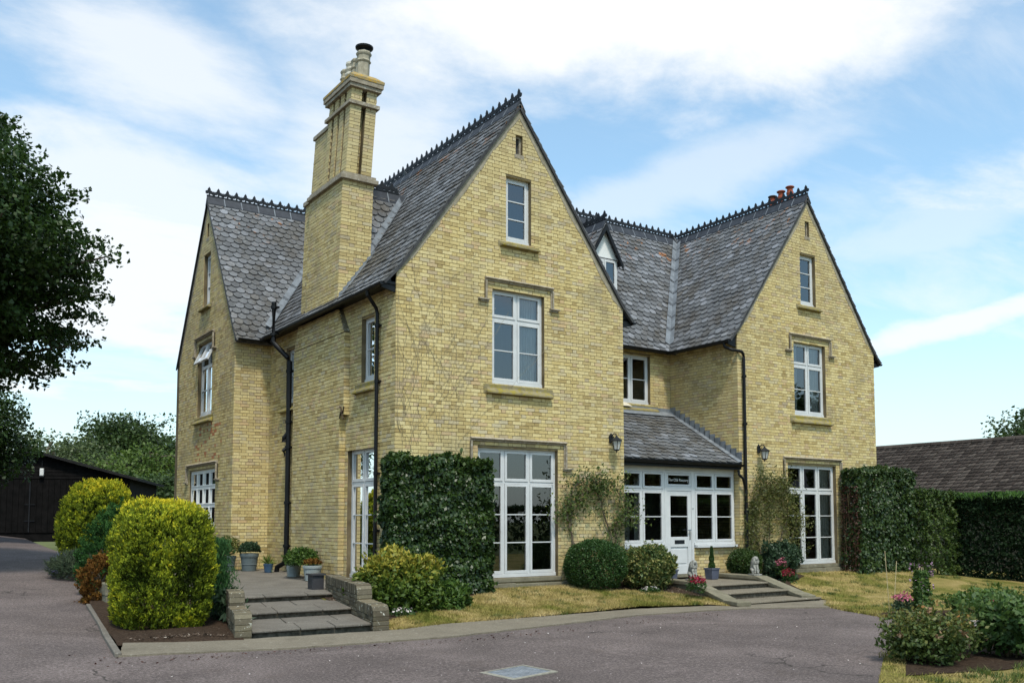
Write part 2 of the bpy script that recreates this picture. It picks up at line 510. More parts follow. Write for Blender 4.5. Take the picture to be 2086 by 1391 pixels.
leafmat('climber', [(0, (.05, .065, .015)), (.6, (.13, .14, .03)), (1, (.24, .21, .06))], 0.35)
leafmat('dark_shrub', [(0, (.018, .04, .018)), (.6, (.04, .075, .035)), (1, (.09, .12, .06))], 0.25)
leafmat('privet', [(0, (.02, .045, .008)), (.6, (.05, .085, .014)), (1, (.12, .15, .03))], 0.25)
leafmat('yew', [(0, (.005, .014, .004)), (.7, (.011, .026, .007)), (1, (.022, .05, .011))], 0.08, 0.7, 0.15)
leafmat('yew_lit_top', [(0, (.03, .08, .012)), (1, (.09, .18, .025))], 0.3)  # lit top of the yew hedge, put into the leaf colour
leafmat('sycamore', [(0, (.014, .034, .006)), (.6, (.034, .070, .012)), (.93, (.06, .115, .016)), (1, (.15, .20, .02))], 0.35, 0.5, 0.35)
leafmat('far_dark', [(0, (.028, .052, .014)), (1, (.08, .125, .03))], 0.3)
leafmat('far_green', [(0, (.05, .09, .015)), (.7, (.12, .18, .03)), (1, (.22, .25, .05))], 0.35)
leafmat('far_pale', [(0, (.05, .08, .03)), (.7, (.11, .14, .045)), (1, (.22, .22, .09))], 0.3)
leafmat('foreground_rose', [(0, (.03, .065, .018)), (.6, (.075, .135, .03)), (1, (.18, .22, .06))], 0.35)
leafmat('bronze_rose', [(0, (.03, .055, .014)), (.45, (.08, .115, .025)), (.75, (.17, .16, .04)), (1, (.33, .16, .05))], 0.3)
leafmat('red_petal', [(0, (.14, .002, .012)), (1, (.36, .008, .045))], 0.2)
leafmat('pink_petal', [(0, (.35, .06, .11)), (1, (.60, .20, .26))], 0.3)
leafmat('mauve_petal', [(0, (.20, .06, .16)), (1, (.62, .42, .55))], 0.3)
leafmat('white_petal', [(0, (.62, .52, .50)), (1, (.82, .76, .72))], 0.3)
leafmat('dead_flower', [(0, (.22, .12, .06)), (1, (.38, .26, .16))], 0.2)
leafmat('wood_chip', [(0, (.05, .035, .025)), (.8, (.14, .10, .075)), (1, (.32, .27, .22))], 0.0, 0.95, 0.05)
# ------------------------------------------------------------------ mesh helpers
def V3(*a):
    return np.array(a, float)


def wo(o):
    p = Vector((0, 0, 0))
    while o is not None:
        p += o.location
        o = o.parent
    return np.array(p)


def tag(o, label=None, cat=None, group=None, kind=None):
    if label:
        o['label'] = label
    if cat:
        o['category'] = cat
    if group:
        o['group'] = group
    if kind:
        o['kind'] = kind
    return o


def empty(name, loc=(0, 0, 0), parent=None, label=None, cat=None, group=None):
    o = bpy.data.objects.new(name, None)
    COL.objects.link(o)
    o.empty_display_size = 0.2
    if parent is not None:
        o.parent = parent
        loc = np.array(loc, float) - wo(parent)
    o.location = tuple(loc)
    return tag(o, label, cat, group)


def mesh_obj(name, me, mat, parent=None, loc=None):
    o = bpy.data.objects.new(name, me)
    COL.objects.link(o)
    if mat is not None and not me.materials:
        me.materials.append(MATS[mat])
    if parent is not None:
        o.parent = parent
    if loc is not None:
        o.location = loc
    return o


class MB:
    """collects faces in world coordinates and links them as one mesh object"""

    def __init__(self):
        self.v, self.f, self.r = [], [], []

    def add(self, vs, fs, r=None):
        b = len(self.v)
        self.v.extend([tuple(map(float, q)) for q in vs])
        self.f.extend([tuple(i + b for i in q) for q in fs])
        rr = random.random() if r is None else r
        self.r.extend([rr] * len(fs))
        return self

    def hexa(self, p, r=None):
        return self.add(p, [(0, 3, 2, 1), (4, 5, 6, 7), (0, 1, 5, 4), (1, 2, 6, 5), (2, 3, 7, 6), (3, 0, 4, 7)], r)

    def box(self, x0, y0, z0, x1, y1, z1, r=None):
        return self.hexa([(x0, y0, z0), (x1, y0, z0), (x1, y1, z0), (x0, y1, z0), (x0, y0, z1), (x1, y0, z1), (x1, y1, z1), (x0, y1, z1)], r)

    def lbox(self, F, u0, u1, v0, v1, d0, d1, r=None):
        """box in a wall frame F=(O,U,V,N): u along, v up, d outwards"""
        O, U, W, N = F
        P = lambda u, v, d: O + U * u + W * v + N * d
        return self.hexa([P(u0, v0, d1), P(u1, v0, d1), P(u1, v0, d0), P(u0, v0, d0), P(u0, v1, d1), P(u1, v1, d1), P(u1, v1, d0), P(u0, v1, d0)], r)

    def prism(self, poly, vec, r=None):
        n = len(poly)
        poly = [np.array(q, float) for q in poly]
        vec = np.array(vec, float)
        vs = poly + [q + vec for q in poly]
        fs = [tuple(range(n - 1, -1, -1)), tuple(range(n, 2 * n))]
        fs += [(i, (i + 1) % n, n + (i + 1) % n, n + i) for i in range(n)]
        return self.add(vs, fs, r)

    def tube(self, path, rad, seg=8, r=None, caps=True):
        path = [np.array(q, float) for q in path]
        n = len(path)
        rads = rad if hasattr(rad, '__len__') else [rad] * n
        vs, fs = [], []
        up = np.array((0.0, 0.0, 1.0))
        for i, p in enumerate(path):
            t = path[min(i + 1, n - 1)] - path[max(i - 1, 0)]
            t = t / (np.linalg.norm(t) + 1e-9)
            a = np.cross(t, up)
            if np.linalg.norm(a) < 0.05:
                a = np.cross(t, np.array((0.0, 1.0, 0.0)))
            a /= np.linalg.norm(a)
            b = np.cross(t, a)
            for k in range(seg):
                th = 2 * math.pi * k / seg
                vs.append(p + rads[i] * (a * math.cos(th) + b * math.sin(th)))
        for i in range(n - 1):
            for k in range(seg):
                k2 = (k + 1) % seg
                fs.append((i * seg + k, i * seg + k2, (i + 1) * seg + k2, (i + 1) * seg + k))
        if caps:
            fs.append(tuple(range(seg)))
            fs.append(tuple(range((n - 1) * seg + seg - 1, (n - 1) * seg - 1, -1)))
        return self.add(vs, fs, r)

    def lathe(self, prof, c, seg=16, r=None, rot=0.0, xf=None):
        vs, fs = [], []
        n = len(prof)
        for (rr, z) in prof:
            for k in range(seg):
                th = 2 * math.pi * (k + rot) / seg
                q = (c[0] + rr * math.cos(th), c[1] + rr * math.sin(th), c[2] + z)
                vs.append(xf(q) if xf else q)
        for i in range(n - 1):
            for k in range(seg):
                k2 = (k + 1) % seg
                fs.append((i * seg + k, i * seg + k2, (i + 1) * seg + k2, (i + 1) * seg + k))
        fs.append(tuple(range(seg - 1, -1, -1)))
        fs.append(tuple(range((n - 1) * seg, n * seg)))
        return self.add(vs, fs, r)

    def build(self, name, mat, parent=None, smooth=False, loc=None, bevel=0.0, rnd=False):
        off = wo(parent) if parent is not None else np.zeros(3)
        if loc is not None:
            off = off + np.array(loc, float)
        me = bpy.data.meshes.new(name)
        me.from_pydata([tuple(np.array(q) - off) for q in self.v], [], self.f)
        if rnd:
            a = me.attributes.new('rnd', 'FLOAT', 'FACE')
            a.data.foreach_set('value', np.array(self.r, np.float32))
        if smooth:
            me.polygons.foreach_set('use_smooth', [True] * len(me.polygons))
        me.update()
        o = mesh_obj(name, me, mat, parent, loc)
        if bevel:
            m = o.modifiers.new('bevel', 'BEVEL')
            m.width = bevel
            m.segments = 2
            m.limit_method = 'ANGLE'
        return o


def np_mesh(name, V, F, rnd=None):
    """mesh from numpy: V (n,3), F (m,k)"""
    me = bpy.data.meshes.new(name)
    F = np.asarray(F, np.int32)
    m, k = F.shape
    me.vertices.add(len(V))
    me.vertices.foreach_set('co', np.asarray(V, np.float32).ravel())
    me.loops.add(m * k)
    me.loops.foreach_set('vertex_index', F.ravel())
    me.polygons.add(m)
    me.polygons.foreach_set('loop_start', np.arange(0, m * k, k, dtype=np.int32))
    if rnd is not None:
        a = me.attributes.new('rnd', 'FLOAT', 'FACE')
        a.data.foreach_set('value', np.asarray(rnd, np.float32))
    me.update(calc_edges=True)
    me.validate()
    return me


# camera projection, only used to rank pieces by how large they show
_cd = np.array([math.sin(.6015) * math.cos(.0725), math.cos(.6015) * math.cos(.0725), math.sin(.0725)])
_cp = np.array(cam.location)


def shown(c, n, area):
    q = c - _cp
    d = np.linalg.norm(q)
    return area * max(0.0, float(-(q / d) @ n)) / (d * d)


# ------------------------------------------------------------------ the house
house = empty('brick_house', (0, 0, 0), None, 'large yellow brick house with steep slate gables and a tall chimney', 'house')
X, Y, Z = V3(1, 0, 0), V3(0, 1, 0), V3(0, 0, 1)
PIECES = []            # every brick: (rank, verts, rnd)


def ident(p):
    return p


def scan(poly, v):
    """u intervals of polygon (list of loops, even-odd) at height v"""
    xs = []
    for loop in poly:
        for i in range(len(loop)):
            (u0, v0), (u1, v1) = loop[i], loop[(i + 1) % len(loop)]
            if (v0 > v) != (v1 > v):
                xs.append(u0 + (v - v0) / (v1 - v0) * (u1 - u0))
    xs.sort()
    return list(zip(xs[0::2], xs[1::2]))


def bricks(F, loops, v0=0.2, v1=11.0, xf=ident, course=0.075, st=0.215, hd=0.1025, j=0.010, shift=0.0, depth=0.03, skip=None, out=PIECES, keep=True, size=1.0):
    O, U, W, N = F
    k0 = int(math.floor(v0 / course))
    k1 = int(math.ceil(v1 / course))
    per = st + hd + 2 * j
    for k in range(k0, k1):
        za, zb = k * course + j * .5, (k + 1) * course - j * .5
        if zb < v0 + .02 or za > v1 - .02:
            continue
        za, zb = max(za, v0), min(zb, v1)
        iv = scan(loops, (za + zb) / 2)
        for (a, b) in iv:
            off = shift + (per / 2 if k % 2 else 0.0)
            i0 = int(math.floor((a - off) / per)) - 1
            i1 = int(math.ceil((b - off) / per)) + 1
            run = []
            for i in range(i0, i1):
                for (s, e) in ((i * per + off, i * per + off + st), (i * per + off + st + j, i * per + off + st + j + hd)):
                    s2, e2 = max(s, a + .002), min(e, b - .002)
                    if e2 - s2 > 0.004:
                        run.append([s2, e2])
            # no slivers at the ends: the next brick runs on to the edge
            if len(run) > 1 and run[0][1] - run[0][0] < 0.05:
                run[1][0] = run[0][0]
                run.pop(0)
            if len(run) > 1 and run[-1][1] - run[-1][0] < 0.05:
                run[-2][1] = run[-1][1]
                run.pop()
            for (s2, e2) in run:
                if True:
                    if skip and skip((s2 + e2) / 2, (za + zb) / 2):
                        continue
                    dj = random.uniform(-.0025, .0025)
                    t1, t2, t3, t4 = [random.uniform(-.0025, .0025) for _ in range(4)]
                    pr = lambda u, v, d: O + U * u + W * v + N * d
                    q = [pr(s2 + t1, za + t2, dj), pr(e2 + t3, za + t4, dj), pr(e2 + t4, zb + t1, dj), pr(s2 + t2, zb + t3, dj),
                         pr(s2, za, -depth), pr(e2, za, -depth), pr(e2, zb, -depth), pr(s2, zb, -depth)]
                    q = [xf(p) for p in q]
                    c = (q[0] + q[2]) / 2
                    out.append((shown(c, N, (e2 - s2) * (zb - za)) if keep else 0.0, q, .995 if (abs(c[0] + .91) < .02 and 7.7 < c[1] < 10.0 and 3.35 < c[2] < 4.32 and random.random() < .22 - .10 * abs(c[1] - 8.7)) else random.random() * .975, c))


BF = [(0, 1, 2, 3), (0, 4, 5, 1), (1, 5, 6, 2), (2, 6, 7, 3), (3, 7, 4, 0)]


def wall_core(F, loops, thick=0.28, name='wall', mat='mortar', back=-0.011, xf=ident):
    """wall with openings, set a little behind the brick faces"""
    O, U, W, N = F
    pts, edges, n = [], [], 0
    for lp in loops:
        for i, q in enumerate(lp):
            pts.append(Vector(q))
            edges.append((n + i, n + (i + 1) % len(lp)))
        n += len(lp)
    vo, eo, fo, _, _, _ = geometry.delaunay_2d_cdt(pts, edges, [], 0, 1e-5)
    mb = MB()
    P = lambda u, v, d: xf(O + U * u + W * v + N * d)
    front, rear = [P(q[0], q[1], back) for q in vo], [P(q[0], q[1], back - thick) for q in vo]
    keep = []
    for f in fo:
        c = sum((vo[i] for i in f), Vector((0, 0))) / len(f)
        inside = False
        for lp in loops:
            for i in range(len(lp)):
                (u0, v0), (u1, v1) = lp[i], lp[(i + 1) % len(lp)]
                if (v0 > c[1]) != (v1 > c[1]) and c[0] < u0 + (c[1] - v0) / (v1 - v0) * (u1 - u0):
                    inside = not inside
        if inside:
            keep.append(tuple(f))
    m = len(vo)
    mb.add(front + rear, keep + [tuple(i + m for i in reversed(f)) for f in keep])
    for lp in loops:
        for i in range(len(lp)):
            a, b = lp[i], lp[(i + 1) % len(lp)]
            mb.add([P(a[0], a[1], back), P(b[0], b[1], back), P(b[0], b[1], back - thick), P(a[0], a[1], back - thick)], [(0, 1, 2, 3)])
    return mb.build(name, mat, house)


def rect(u0, u1, v0, v1):
    return [(u0, v0), (u1, v0), (u1, v1), (u0, v1)]


def jambs(F, holes, d=0.105):
    """brick reveals at both sides of each opening, and the soffit"""
    O, U, W, N = F
    for (u0, u1, v0, v1) in holes:
        for (uu, sgn) in ((u0, 1), (u1, -1)):
            G = (O + U * (uu - sgn * 0.004) - N * 0.004, -N, W, U * sgn)
            bricks(G, [rect(0, d, v0, v1)], v0, v1, st=d, hd=d, j=0.006, depth=0.012, keep=False)
        mb = MB()
        n = max(2, int((u1 - u0) / 0.08))
        for i in range(n):
            a = u0 + (u1 - u0) * i / n
            mb.lbox(F, a + .003, a + (u1 - u0) / n - .003, v1 - 0.006 + random.uniform(-.002, .002), v1 + 0.02, -d, -0.014)
        mb.build('lintel', 'brick', house, rnd=True)


def gable(x0, y0, flip=False):
    return None


ZB = 0.15
EA, RA = 6.56, 10.50
GH = [(2.775, 2.955, 9.48, 9.92), (2.535, 3.175, 7.57, 8.97), (2.195, 3.515, 4.57, 6.55), (1.858, 3.862, 0.63, 3.27)]
FA = (V3(0, 0, 0), X, Z, -Y)
GP = [(0, ZB), (5.72, ZB), (5.72, EA), (2.86, RA), (0, EA)]
XB, YB = 9.70, 0.20
FB = (V3(XB, YB, 0), X, Z, -Y)
for F in (FA, FB):
    loops = [GP] + [rect(*h) for h in GH]
    wall_core(F, [[(.014, ZB), (5.706, ZB), (5.706, EA), (2.86, RA - .02), (.014, EA)]] + loops[1:])
    bricks(F, loops)
    jambs(F, GH)
# left side wall of the front wing
FL = (V3(0, 0, 0), Y, Z, -X)
LH = [(0.93, 1.53, 4.57, 5.90), (0.90, 2.14, 0.62, 3.26), (5.14, 5.74, 4.57, 5.90)]
LP = rect(0.024, 6.83, ZB, 6.62)
wall_core((V3(0, 0.02, 0), Y, Z, -X), [rect(0.02, 6.83, ZB, 6.62)] + [rect(a - .02, b - .02, c, d) for a, b, c, d in LH])
bricks(FL, [LP] + [rect(*h) for h in LH])
jambs(FL, LH)
# rear left gable
XC, YC, WC = -0.91, 6.825, 5.05
FC = (V3(XC, YC, 0), Y, Z, -X)
cc = WC / 2
CH = [(cc - .09, cc + .09, 9.42, 9.84), (cc - .31, cc + .31, 7.57, 9.0), (cc - .66, cc + .66, 4.57, 6.58), (1.36, 3.74, 1.62, 3.13)]
CP = [(0, ZB), (WC, ZB), (WC, 6.44), (cc, 10.42), (0, 6.44)]
wall_core(FC, [[(.014, ZB), (WC - .014, ZB), (WC - .014, 6.44), (cc, 10.40), (.014, 6.44)]] + [rect(*h) for h in CH])
bricks(FC, [CP] + [rect(*h) for h in CH])
jambs(FC, CH)
FCF = (V3(XC, YC, 0), X, Z, -Y)
wall_core(FCF, [rect(0.02, 0.95, ZB, 6.5)])
bricks(FCF, [rect(0.024, 0.91, ZB, 6.42)])
# recessed middle, side of the right wing
FM = (V3(5.72, 2.6, 0), X, Z, -Y)
MH = [(1.99, 3.25, 4.86, 6.19)]
wall_core(FM, [rect(-.2, 4.2, 2.6, 6.6), rect(*MH[0])])
bricks(FM, [rect(0, 3.98, 2.6, 6.5), rect(*MH[0])], 2.6)
jambs(FM, MH)
FBL = (V3(XB, YB, 0), Y, Z, -X)
wall_core(FBL, [rect(0.02, 2.6, ZB, 6.62)])
bricks(FBL, [rect(0.024, 2.4, ZB, 6.56)])
FAR = (V3(5.72, 0, 0), Y, Z, X)
wall_core(FAR, [rect(0.02, 2.7, ZB, 6.62)])
bricks(FAR, [rect(0.024, 2.6, ZB, 6.56)], keep=False)
FBR = (V3(XB + 5.72, YB, 0), Y, Z, X)
wall_core(FBR, [rect(0.02, 8.0, ZB, 6.62)])
bricks(FBR, [rect(0.024, 1.6, ZB, 6.56)], keep=False)
mb = MB()
mb.box(XC, YC + WC, ZB, 15.4, YC + WC + .25, 6.5)
mb.box(15.2, 8.0, ZB, 15.42, YC + WC, 6.5)
mb.build('rear_wall', 'mortar', house)
# rooms: floors and partitions behind the windows
mb = MB()
mb.box(0.3, 0.3, 0.40, 5.4, 6.6, 0.60)
mb.box(10.0, 0.5, 0.40, 15.1, 6.6, 0.60)
mb.box(5.72, 0.55, 0.30, 9.7, 2.58, 0.46)
mb.box(-.6, 7.2, 0.40, 5.4, 11.5, 0.60)
mb.build('floor', 'wood_floor', house)
mb = MB()
mb.box(0.3, 0.3, 3.45, 5.4, 11.5, 3.65)
mb.box(10.0, 0.5, 3.45, 15.1, 11.0, 3.65)
mb.box(-.6, 7.2, 3.45, 0.3, 11.5, 3.65)
mb.box(0.3, 0.3, 6.95, 5.4, 11.5, 7.05)
mb.box(10.0, 0.5, 6.95, 15.1, 11.0, 7.05)
mb.box(5.7, 2.9, 6.7, 10.0, 11.0, 6.8)
mb.box(-.6, 7.2, 6.95, 0.3, 11.5, 7.05)
mb.box(5.7, 2.62, 0.4, 9.7, 2.72, 3.4)
mb.box(0.35, 4.4, 0.6, 5.4, 4.5, 6.9)
mb.box(10.0, 4.6, 0.6, 15.1, 4.7, 6.9)
mb.box(5.4, 0.3, 0.6, 5.45, 11.0, 6.9)
mb.box(10.0, 0.5, .6, 10.05, 11.0, 6.9)
mb.box(5.7, 5.2, 3.6, 9.7, 5.3, 6.7)
mb.build('partition', 'dark_interior', house)


# ------------------------------------------------------------------ hood moulds, sills
def hood(F, u0, u1, top, stop, mat, foot=0.16, drop=0.0):
    O, U, W, N = F
    mb = MB()
    w = 0.085
    prof = [(0, 0.0), (0, 0.075), (.035, .085), (.06, .04), (.085, .03), (.085, 0.0)]      # (down, out)
    # top rail as a run of stones with a sloped weathering
    P = lambda u, v, d: O + U * u + W * v + N * d
    n = 3
    for i in range(n):
        a, b = u0 + (u1 - u0) * i / n, u0 + (u1 - u0) * (i + 1) / n
        mb.prism([P(a + .002, top - dn, ot - .004 if ot == 0 else ot + (0.0 if dn else -.03)) for dn, ot in prof], U * (b - a - .004))
    for (a, b, s) in ((u0, u0 + w, -1), (u1 - w, u1, 1)):
        mb.lbox(F, a + (0.03 if s > 0 else 0), b - (0.03 if s < 0 else 0), stop + .07, top - .086, -.004, 0.03)
        mb.lbox(F, a if s < 0 else b - .035, a + .035 if s < 0 else b, stop + .07, top - .086, -.003, 0.068)
        e0, e1 = (a - foot, b) if s < 0 else (a, b + foot)
        mb.lbox(F, e0, e1, stop + .035, stop + .069, -.004, 0.078)
        mb.lbox(F, e0 + (.05 if s < 0 else 0), e1 - (.05 if s > 0 else 0), stop, stop + .034, -.004, 0.045)
    return mb.build('hood_mould', mat, house, bevel=0.006)


def sill(F, u0, u1, ztop, h, mat='mossy_stone', ear=True, proj=0.105):
    O, U, W, N = F
    mb = MB()
    P = lambda u, v, d: O + U * u + W * v + N * d
    k = 0.13 if ear else 0.02
    # flat-faced stone with a weathered slope that runs out to a drip edge
    mb.lbox(F, u0, u1, ztop - h, ztop - .02, -.10, 0.004)
    a, b = u0 + k * .35, u1 - k * .35
    c, d = u0 + k, u1 - k
    bt = ztop - h + .035
    vs = [P(c, ztop + .005, -.10), P(d, ztop + .005, -.10), P(b, bt, proj), P(a, bt, proj), P(b, bt - .03, proj), P(a, bt - .03, proj),
          P(a, ztop - h - .004, 0.006), P(b, ztop - h - .004, 0.006), P(a, bt + .02, .006), P(b, bt + .02, .006), P(c, ztop - .05, -.10), P(d, ztop - .05, -.10)]
    mb.add(vs, [(0, 3, 2, 1), (3, 5, 4, 2), (5, 6, 7, 4), (0, 10, 8, 3), (8, 6, 5, 3), (1, 2, 9, 11), (9, 2, 4, 7)])
    return mb.build('sill', mat, house)


for F in (FA, FB):
    hood(F, 2.0, 3.73, 6.75, 6.22, 'weathered_stone')
    hood(F, 1.66, 4.07, 3.46, 2.83, 'weathered_stone')
    sill(F, 2.33, 3.38, 7.57, 0.125)
    sill(F, 1.98, 3.73, 4.57, 0.215)
hood(FC, cc - .86, cc + .86, 6.78, 6.22, 'weathered_stone')
hood(FC, 1.16, 3.94, 3.32, 2.78, 'weathered_stone')
sill(FC, cc - .5, cc + .5, 7.57, 0.125)
sill(FC, cc - .86, cc + .86, 4.57, 0.2)
sill(FL, 0.79, 1.80, 4.57, 0.215)
sill(FL, 5.0, 6.05, 4.57, 0.2)
sill(FM, 1.75, 3.52, 4.86, 0.19, 'mossy_stone')
mb = MB()
mb.prism([(7.62, 2.49, 4.775), (8.22, 2.49, 4.775), (8.12, 2.60, 4.875), (7.62, 2.60, 4.875)], (0, 0.02, 0.012))
mb.build('sill_slab', 'cream_stone', house)
# stone plinths under the french windows
for F, a, b in ((FA, 1.45, 4.35), (FB, 1.45, 5.2)):
    mb = MB()
    u = a
    while u < b - .1:
        w = min(random.uniform(.45, .8), b - u)
        mb.lbox(F, u + .004, u + w - .004, 0.30, 0.53 + random.uniform(-.02, .01), -.05, 0.09 + random.uniform(0, .03))
        u += w
    mb.build('plinth', 'stone', house, bevel=0.012)
    mb = MB()
    mb.lbox(F, 1.80, 3.92, 0.545, 0.628, -.12, 0.05)
    mb.build('threshold', 'stone', house, bevel=0.008)
mb = MB()
mb.lbox(FL, 0.85, 2.2, 0.50, 0.618, -.12, 0.05)
mb.build('threshold', 'stone', house, bevel=0.008)


# ------------------------------------------------------------------ windows
def window(F, u0, v0, w, h, cols, rows, rec=0.105, mat='white_paint', fr=0.05, sw=0.052, deep=0.06, open_top=False, parent=house, sashes=True, name='window', cill=0.07, label=None):
    """cols: relative widths; rows: (height, glazing bars across) from the bottom up"""
    O, U, W, N = F
    F2 = (O + U * u0 + W * v0 - N * rec, U, W, N)
    c = O + U * (u0 + w / 2) + W * v0 - N * rec
    win = empty(name, c, parent)
    if label:
        win['label'] = label
    mb = MB()
    mb.lbox(F2, 0, fr, 0, h, -deep, 0)
    mb.lbox(F2, w - fr, w, 0, h, -deep, 0)
    mb.lbox(F2, fr, w - fr, h - fr, h, -deep, 0)
    mb.lbox(F2, -0.0, w, 0, cill, -deep, 0.022)
    iw, ih = w - 2 * fr, h - fr - cill
    tw, tr = sum(cols), sum(q[0] for q in rows)
    mul = 0.046
    us = [fr]
    for q in cols:
        us.append(us[-1] + iw * q / tw)
    vs = [cill]
    for q in rows:
        vs.append(vs[-1] + ih * q[0] / tr)
    for q in us[1:-1]:
        mb.lbox(F2, q - mul / 2, q + mul / 2, cill, h - fr, -deep, -0.001)
    for q in vs[1:-1]:
        mb.lbox(F2, fr, w - fr, q - mul / 2, q + mul / 2, -deep, -0.002)
    mb.build('frame', mat, win, bevel=0.004)
    for ci in range(len(cols)):
        for ri in range(len(rows)):
            a = us[ci] + (mul / 2 if ci else 0) + .004
            b = us[ci + 1] - (mul / 2 if ci < len(cols) - 1 else 0) - .004
            p = vs[ri] + (mul / 2 if ri else 0) + .004
            q = vs[ri + 1] - (mul / 2 if ri < len(rows) - 1 else 0) - .004
            G = F2
            if open_top and ri == len(rows) - 1:
                th = R(24)
                W2 = W * math.cos(th) - N * math.sin(th)
                N2 = N * math.cos(th) + W * math.sin(th)
                G = (F2[0] + W * q + N * 0.01, U, W2, N2)
                p, q = p - q, 0.0
            nb = rows[ri][1]
            if sashes:
                mb = MB()
                mb.lbox(G, a, a + sw, p, q, -.045, 0.012)
                mb.lbox(G, b - sw, b, p, q, -.045, 0.012)
                mb.lbox(G, a + sw, b - sw, q - sw, q, -.045, 0.0119)
                mb.lbox(G, a + sw, b - sw, p, p + sw * 1.15, -.045, 0.0119)
                mb.build('sash', mat, win, bevel=0.005)
                ga, gb, gp, gq = a + sw - .002, b - sw + .002, p + sw * 1.15 - .002, q - sw + .002
            else:
                ga, gb, gp, gq = a - .002, b + .002, p - .002, q + .002
            for k in range(nb):
                z = gp + (gq - gp) * (k + 1) / (nb + 1)
                mb = MB()
                mb.lbox(G, ga, gb, z - .011, z + .011, -.03, 0.006)
                mb.build('glazing_bar', mat, win)
            for k in range(nb + 1):
                z0 = gp + (gq - gp) * k / (nb + 1)
                z1 = gp + (gq - gp) * (k + 1) / (nb + 1)
                mb = MB()
                P = lambda uu, vv: G[0] + U * uu + G[2] * vv - G[3] * 0.018
                mb.add([P(ga, z0), P(gb, z0), P(gb, z1), P(ga, z1)], [(0, 1, 2, 3)])
                mb.build('pane', 'glass', win)
    return win


for F in (FA, FB):
    window(F, 2.535, 7.575, 0.64, 1.39, [1], [(1, 2)])
    window(F, 2.195, 4.575, 1.32, 1.97, [1, 1], [(1.32, 1), (0.58, 0)])
    window(F, 1.858, 0.635, 2.004, 2.63, [1, 1, 1], [(1.93, 2), (0.68, 0)])
window(FL, 0.93, 4.575, 0.60, 1.32, [1], [(1, 1)])
window(FL, 5.14, 4.575, 0.60, 1.32, [1], [(1, 1)])
window(FL, 0.90, 0.625, 1.24, 2.63, [1, 1], [(1.93, 2), (0.68, 0)])
window(FC, cc - .31, 7.575, 0.62, 1.42, [1], [(1, 2)])
window(FC, cc - .66, 4.575, 1.32, 2.0, [1, 1], [(1.32, 1), (0.58, 0)], open_top=True, label='casement window with its top lights propped open')
window(FC, 1.36, 1.63, 2.38, 1.5, [1, 1, 1, 1], [(.5, 0), (.5, 0), (.42, 0)], mat='bright_white_paint', rec=0.05, sw=0.03, fr=0.06, label='wide bright white window with many small panes')
window(FM, 1.99, 4.865, 1.26, 1.32, [1, 1], [(1, 1)])
# stone slit at the head of each gable
for F, u in ((FA, 2.865), (FB, 2.865), (FC, cc)):
    mb = MB()
    z0, z1 = (9.48, 9.92) if F is not FC else (9.42, 9.84)
    mb.lbox(F, u - .095, u - .045, z0, z1, -.16, -.07)
    mb.lbox(F, u + .045, u + .095, z0, z1, -.16, -.07)
    mb.lbox(F, u - .045, u + .045, z1 - .06, z1, -.16, -.07)
    mb.lbox(F, u - .12, u + .12, z0 - .08, z0, -.16, 0.006)
    mb.build('slit_surround', 'weathered_stone', house)
    mb = MB()
    mb.lbox(F, u - .045, u + .045, z0, z1 - .06, -.155, -.12)
    mb.build('slit_panel', 'slate_bed', house)
# ------------------------------------------------------------------ roofs
SL = []        # every slate: (rank, verts, rnd)
SW, SE = 0.225, 0.185
SHAPE = [(-.5, 1.18), (-.5, .50), (-.41, .20), (-.2, .0), (.2, .0), (.41, .20), (.5, .50), (.5, 1.18)]


def slates(O, U, S, N, vmax, ulo, uhi, keep=True, ew=SW, ee=SE, shape=SHAPE, lift=0.030):
    """fish-scale slating on a plane: U along the eaves, S up the slope"""
    row = 0
    v = -0.02
    while v < vmax - .02:
        a0, b0 = ulo(v + ee * .5), uhi(v + ee * .5)
        i0 = int(math.floor(a0 / ew)) - 1
        i1 = int(math.ceil(b0 / ew)) + 2
        for i in range(i0, i1):
            uc = (i + (0.5 if row % 2 else 0.0)) * ew + random.uniform(-.004, .004)
            vj = v + random.uniform(-.006, .006)
            lf = lift + random.uniform(-.006, .010)
            tilt = random.uniform(-.003, .003)
            q, lo = [], []
            us = []
            for (su, sv) in shape:
                vv = min(vj + sv * ee, vmax + .01)
                uu = min(max(uc + su * (ew - .009), ulo(vv)), uhi(vv))
                us.append(uu)
                hgt = lf * (1 - sv / 1.18 * .85) + tilt * su + .004
                q.append(O + U * uu + S * vv + N * hgt)
                lo.append(O + U * uu + S * vv + N * (hgt - .022))
            if max(us) - min(us) < 0.02:
                continue
            c = sum(q) / len(q)
            SL.append((shown(c, N, ew * ee) if keep else 0.0, q + lo, random.random(), c))
        v += ee
        row += 1


def roof_slab(poly, N, th=0.05, name='roof', mat='slate_bed'):
    mb = MB()
    mb.prism([np.array(q) - N * th for q in poly], N * th)
    return mb.build(name, mat, house)


def nrm(v):
    v = np.array(v, float)
    return v / np.linalg.norm(v)


OV = 0.29              # eaves overhang
KA = (RA - EA) / 2.86  # pitch of the front wings
LFT = 0.05             # roof surface above the wall head


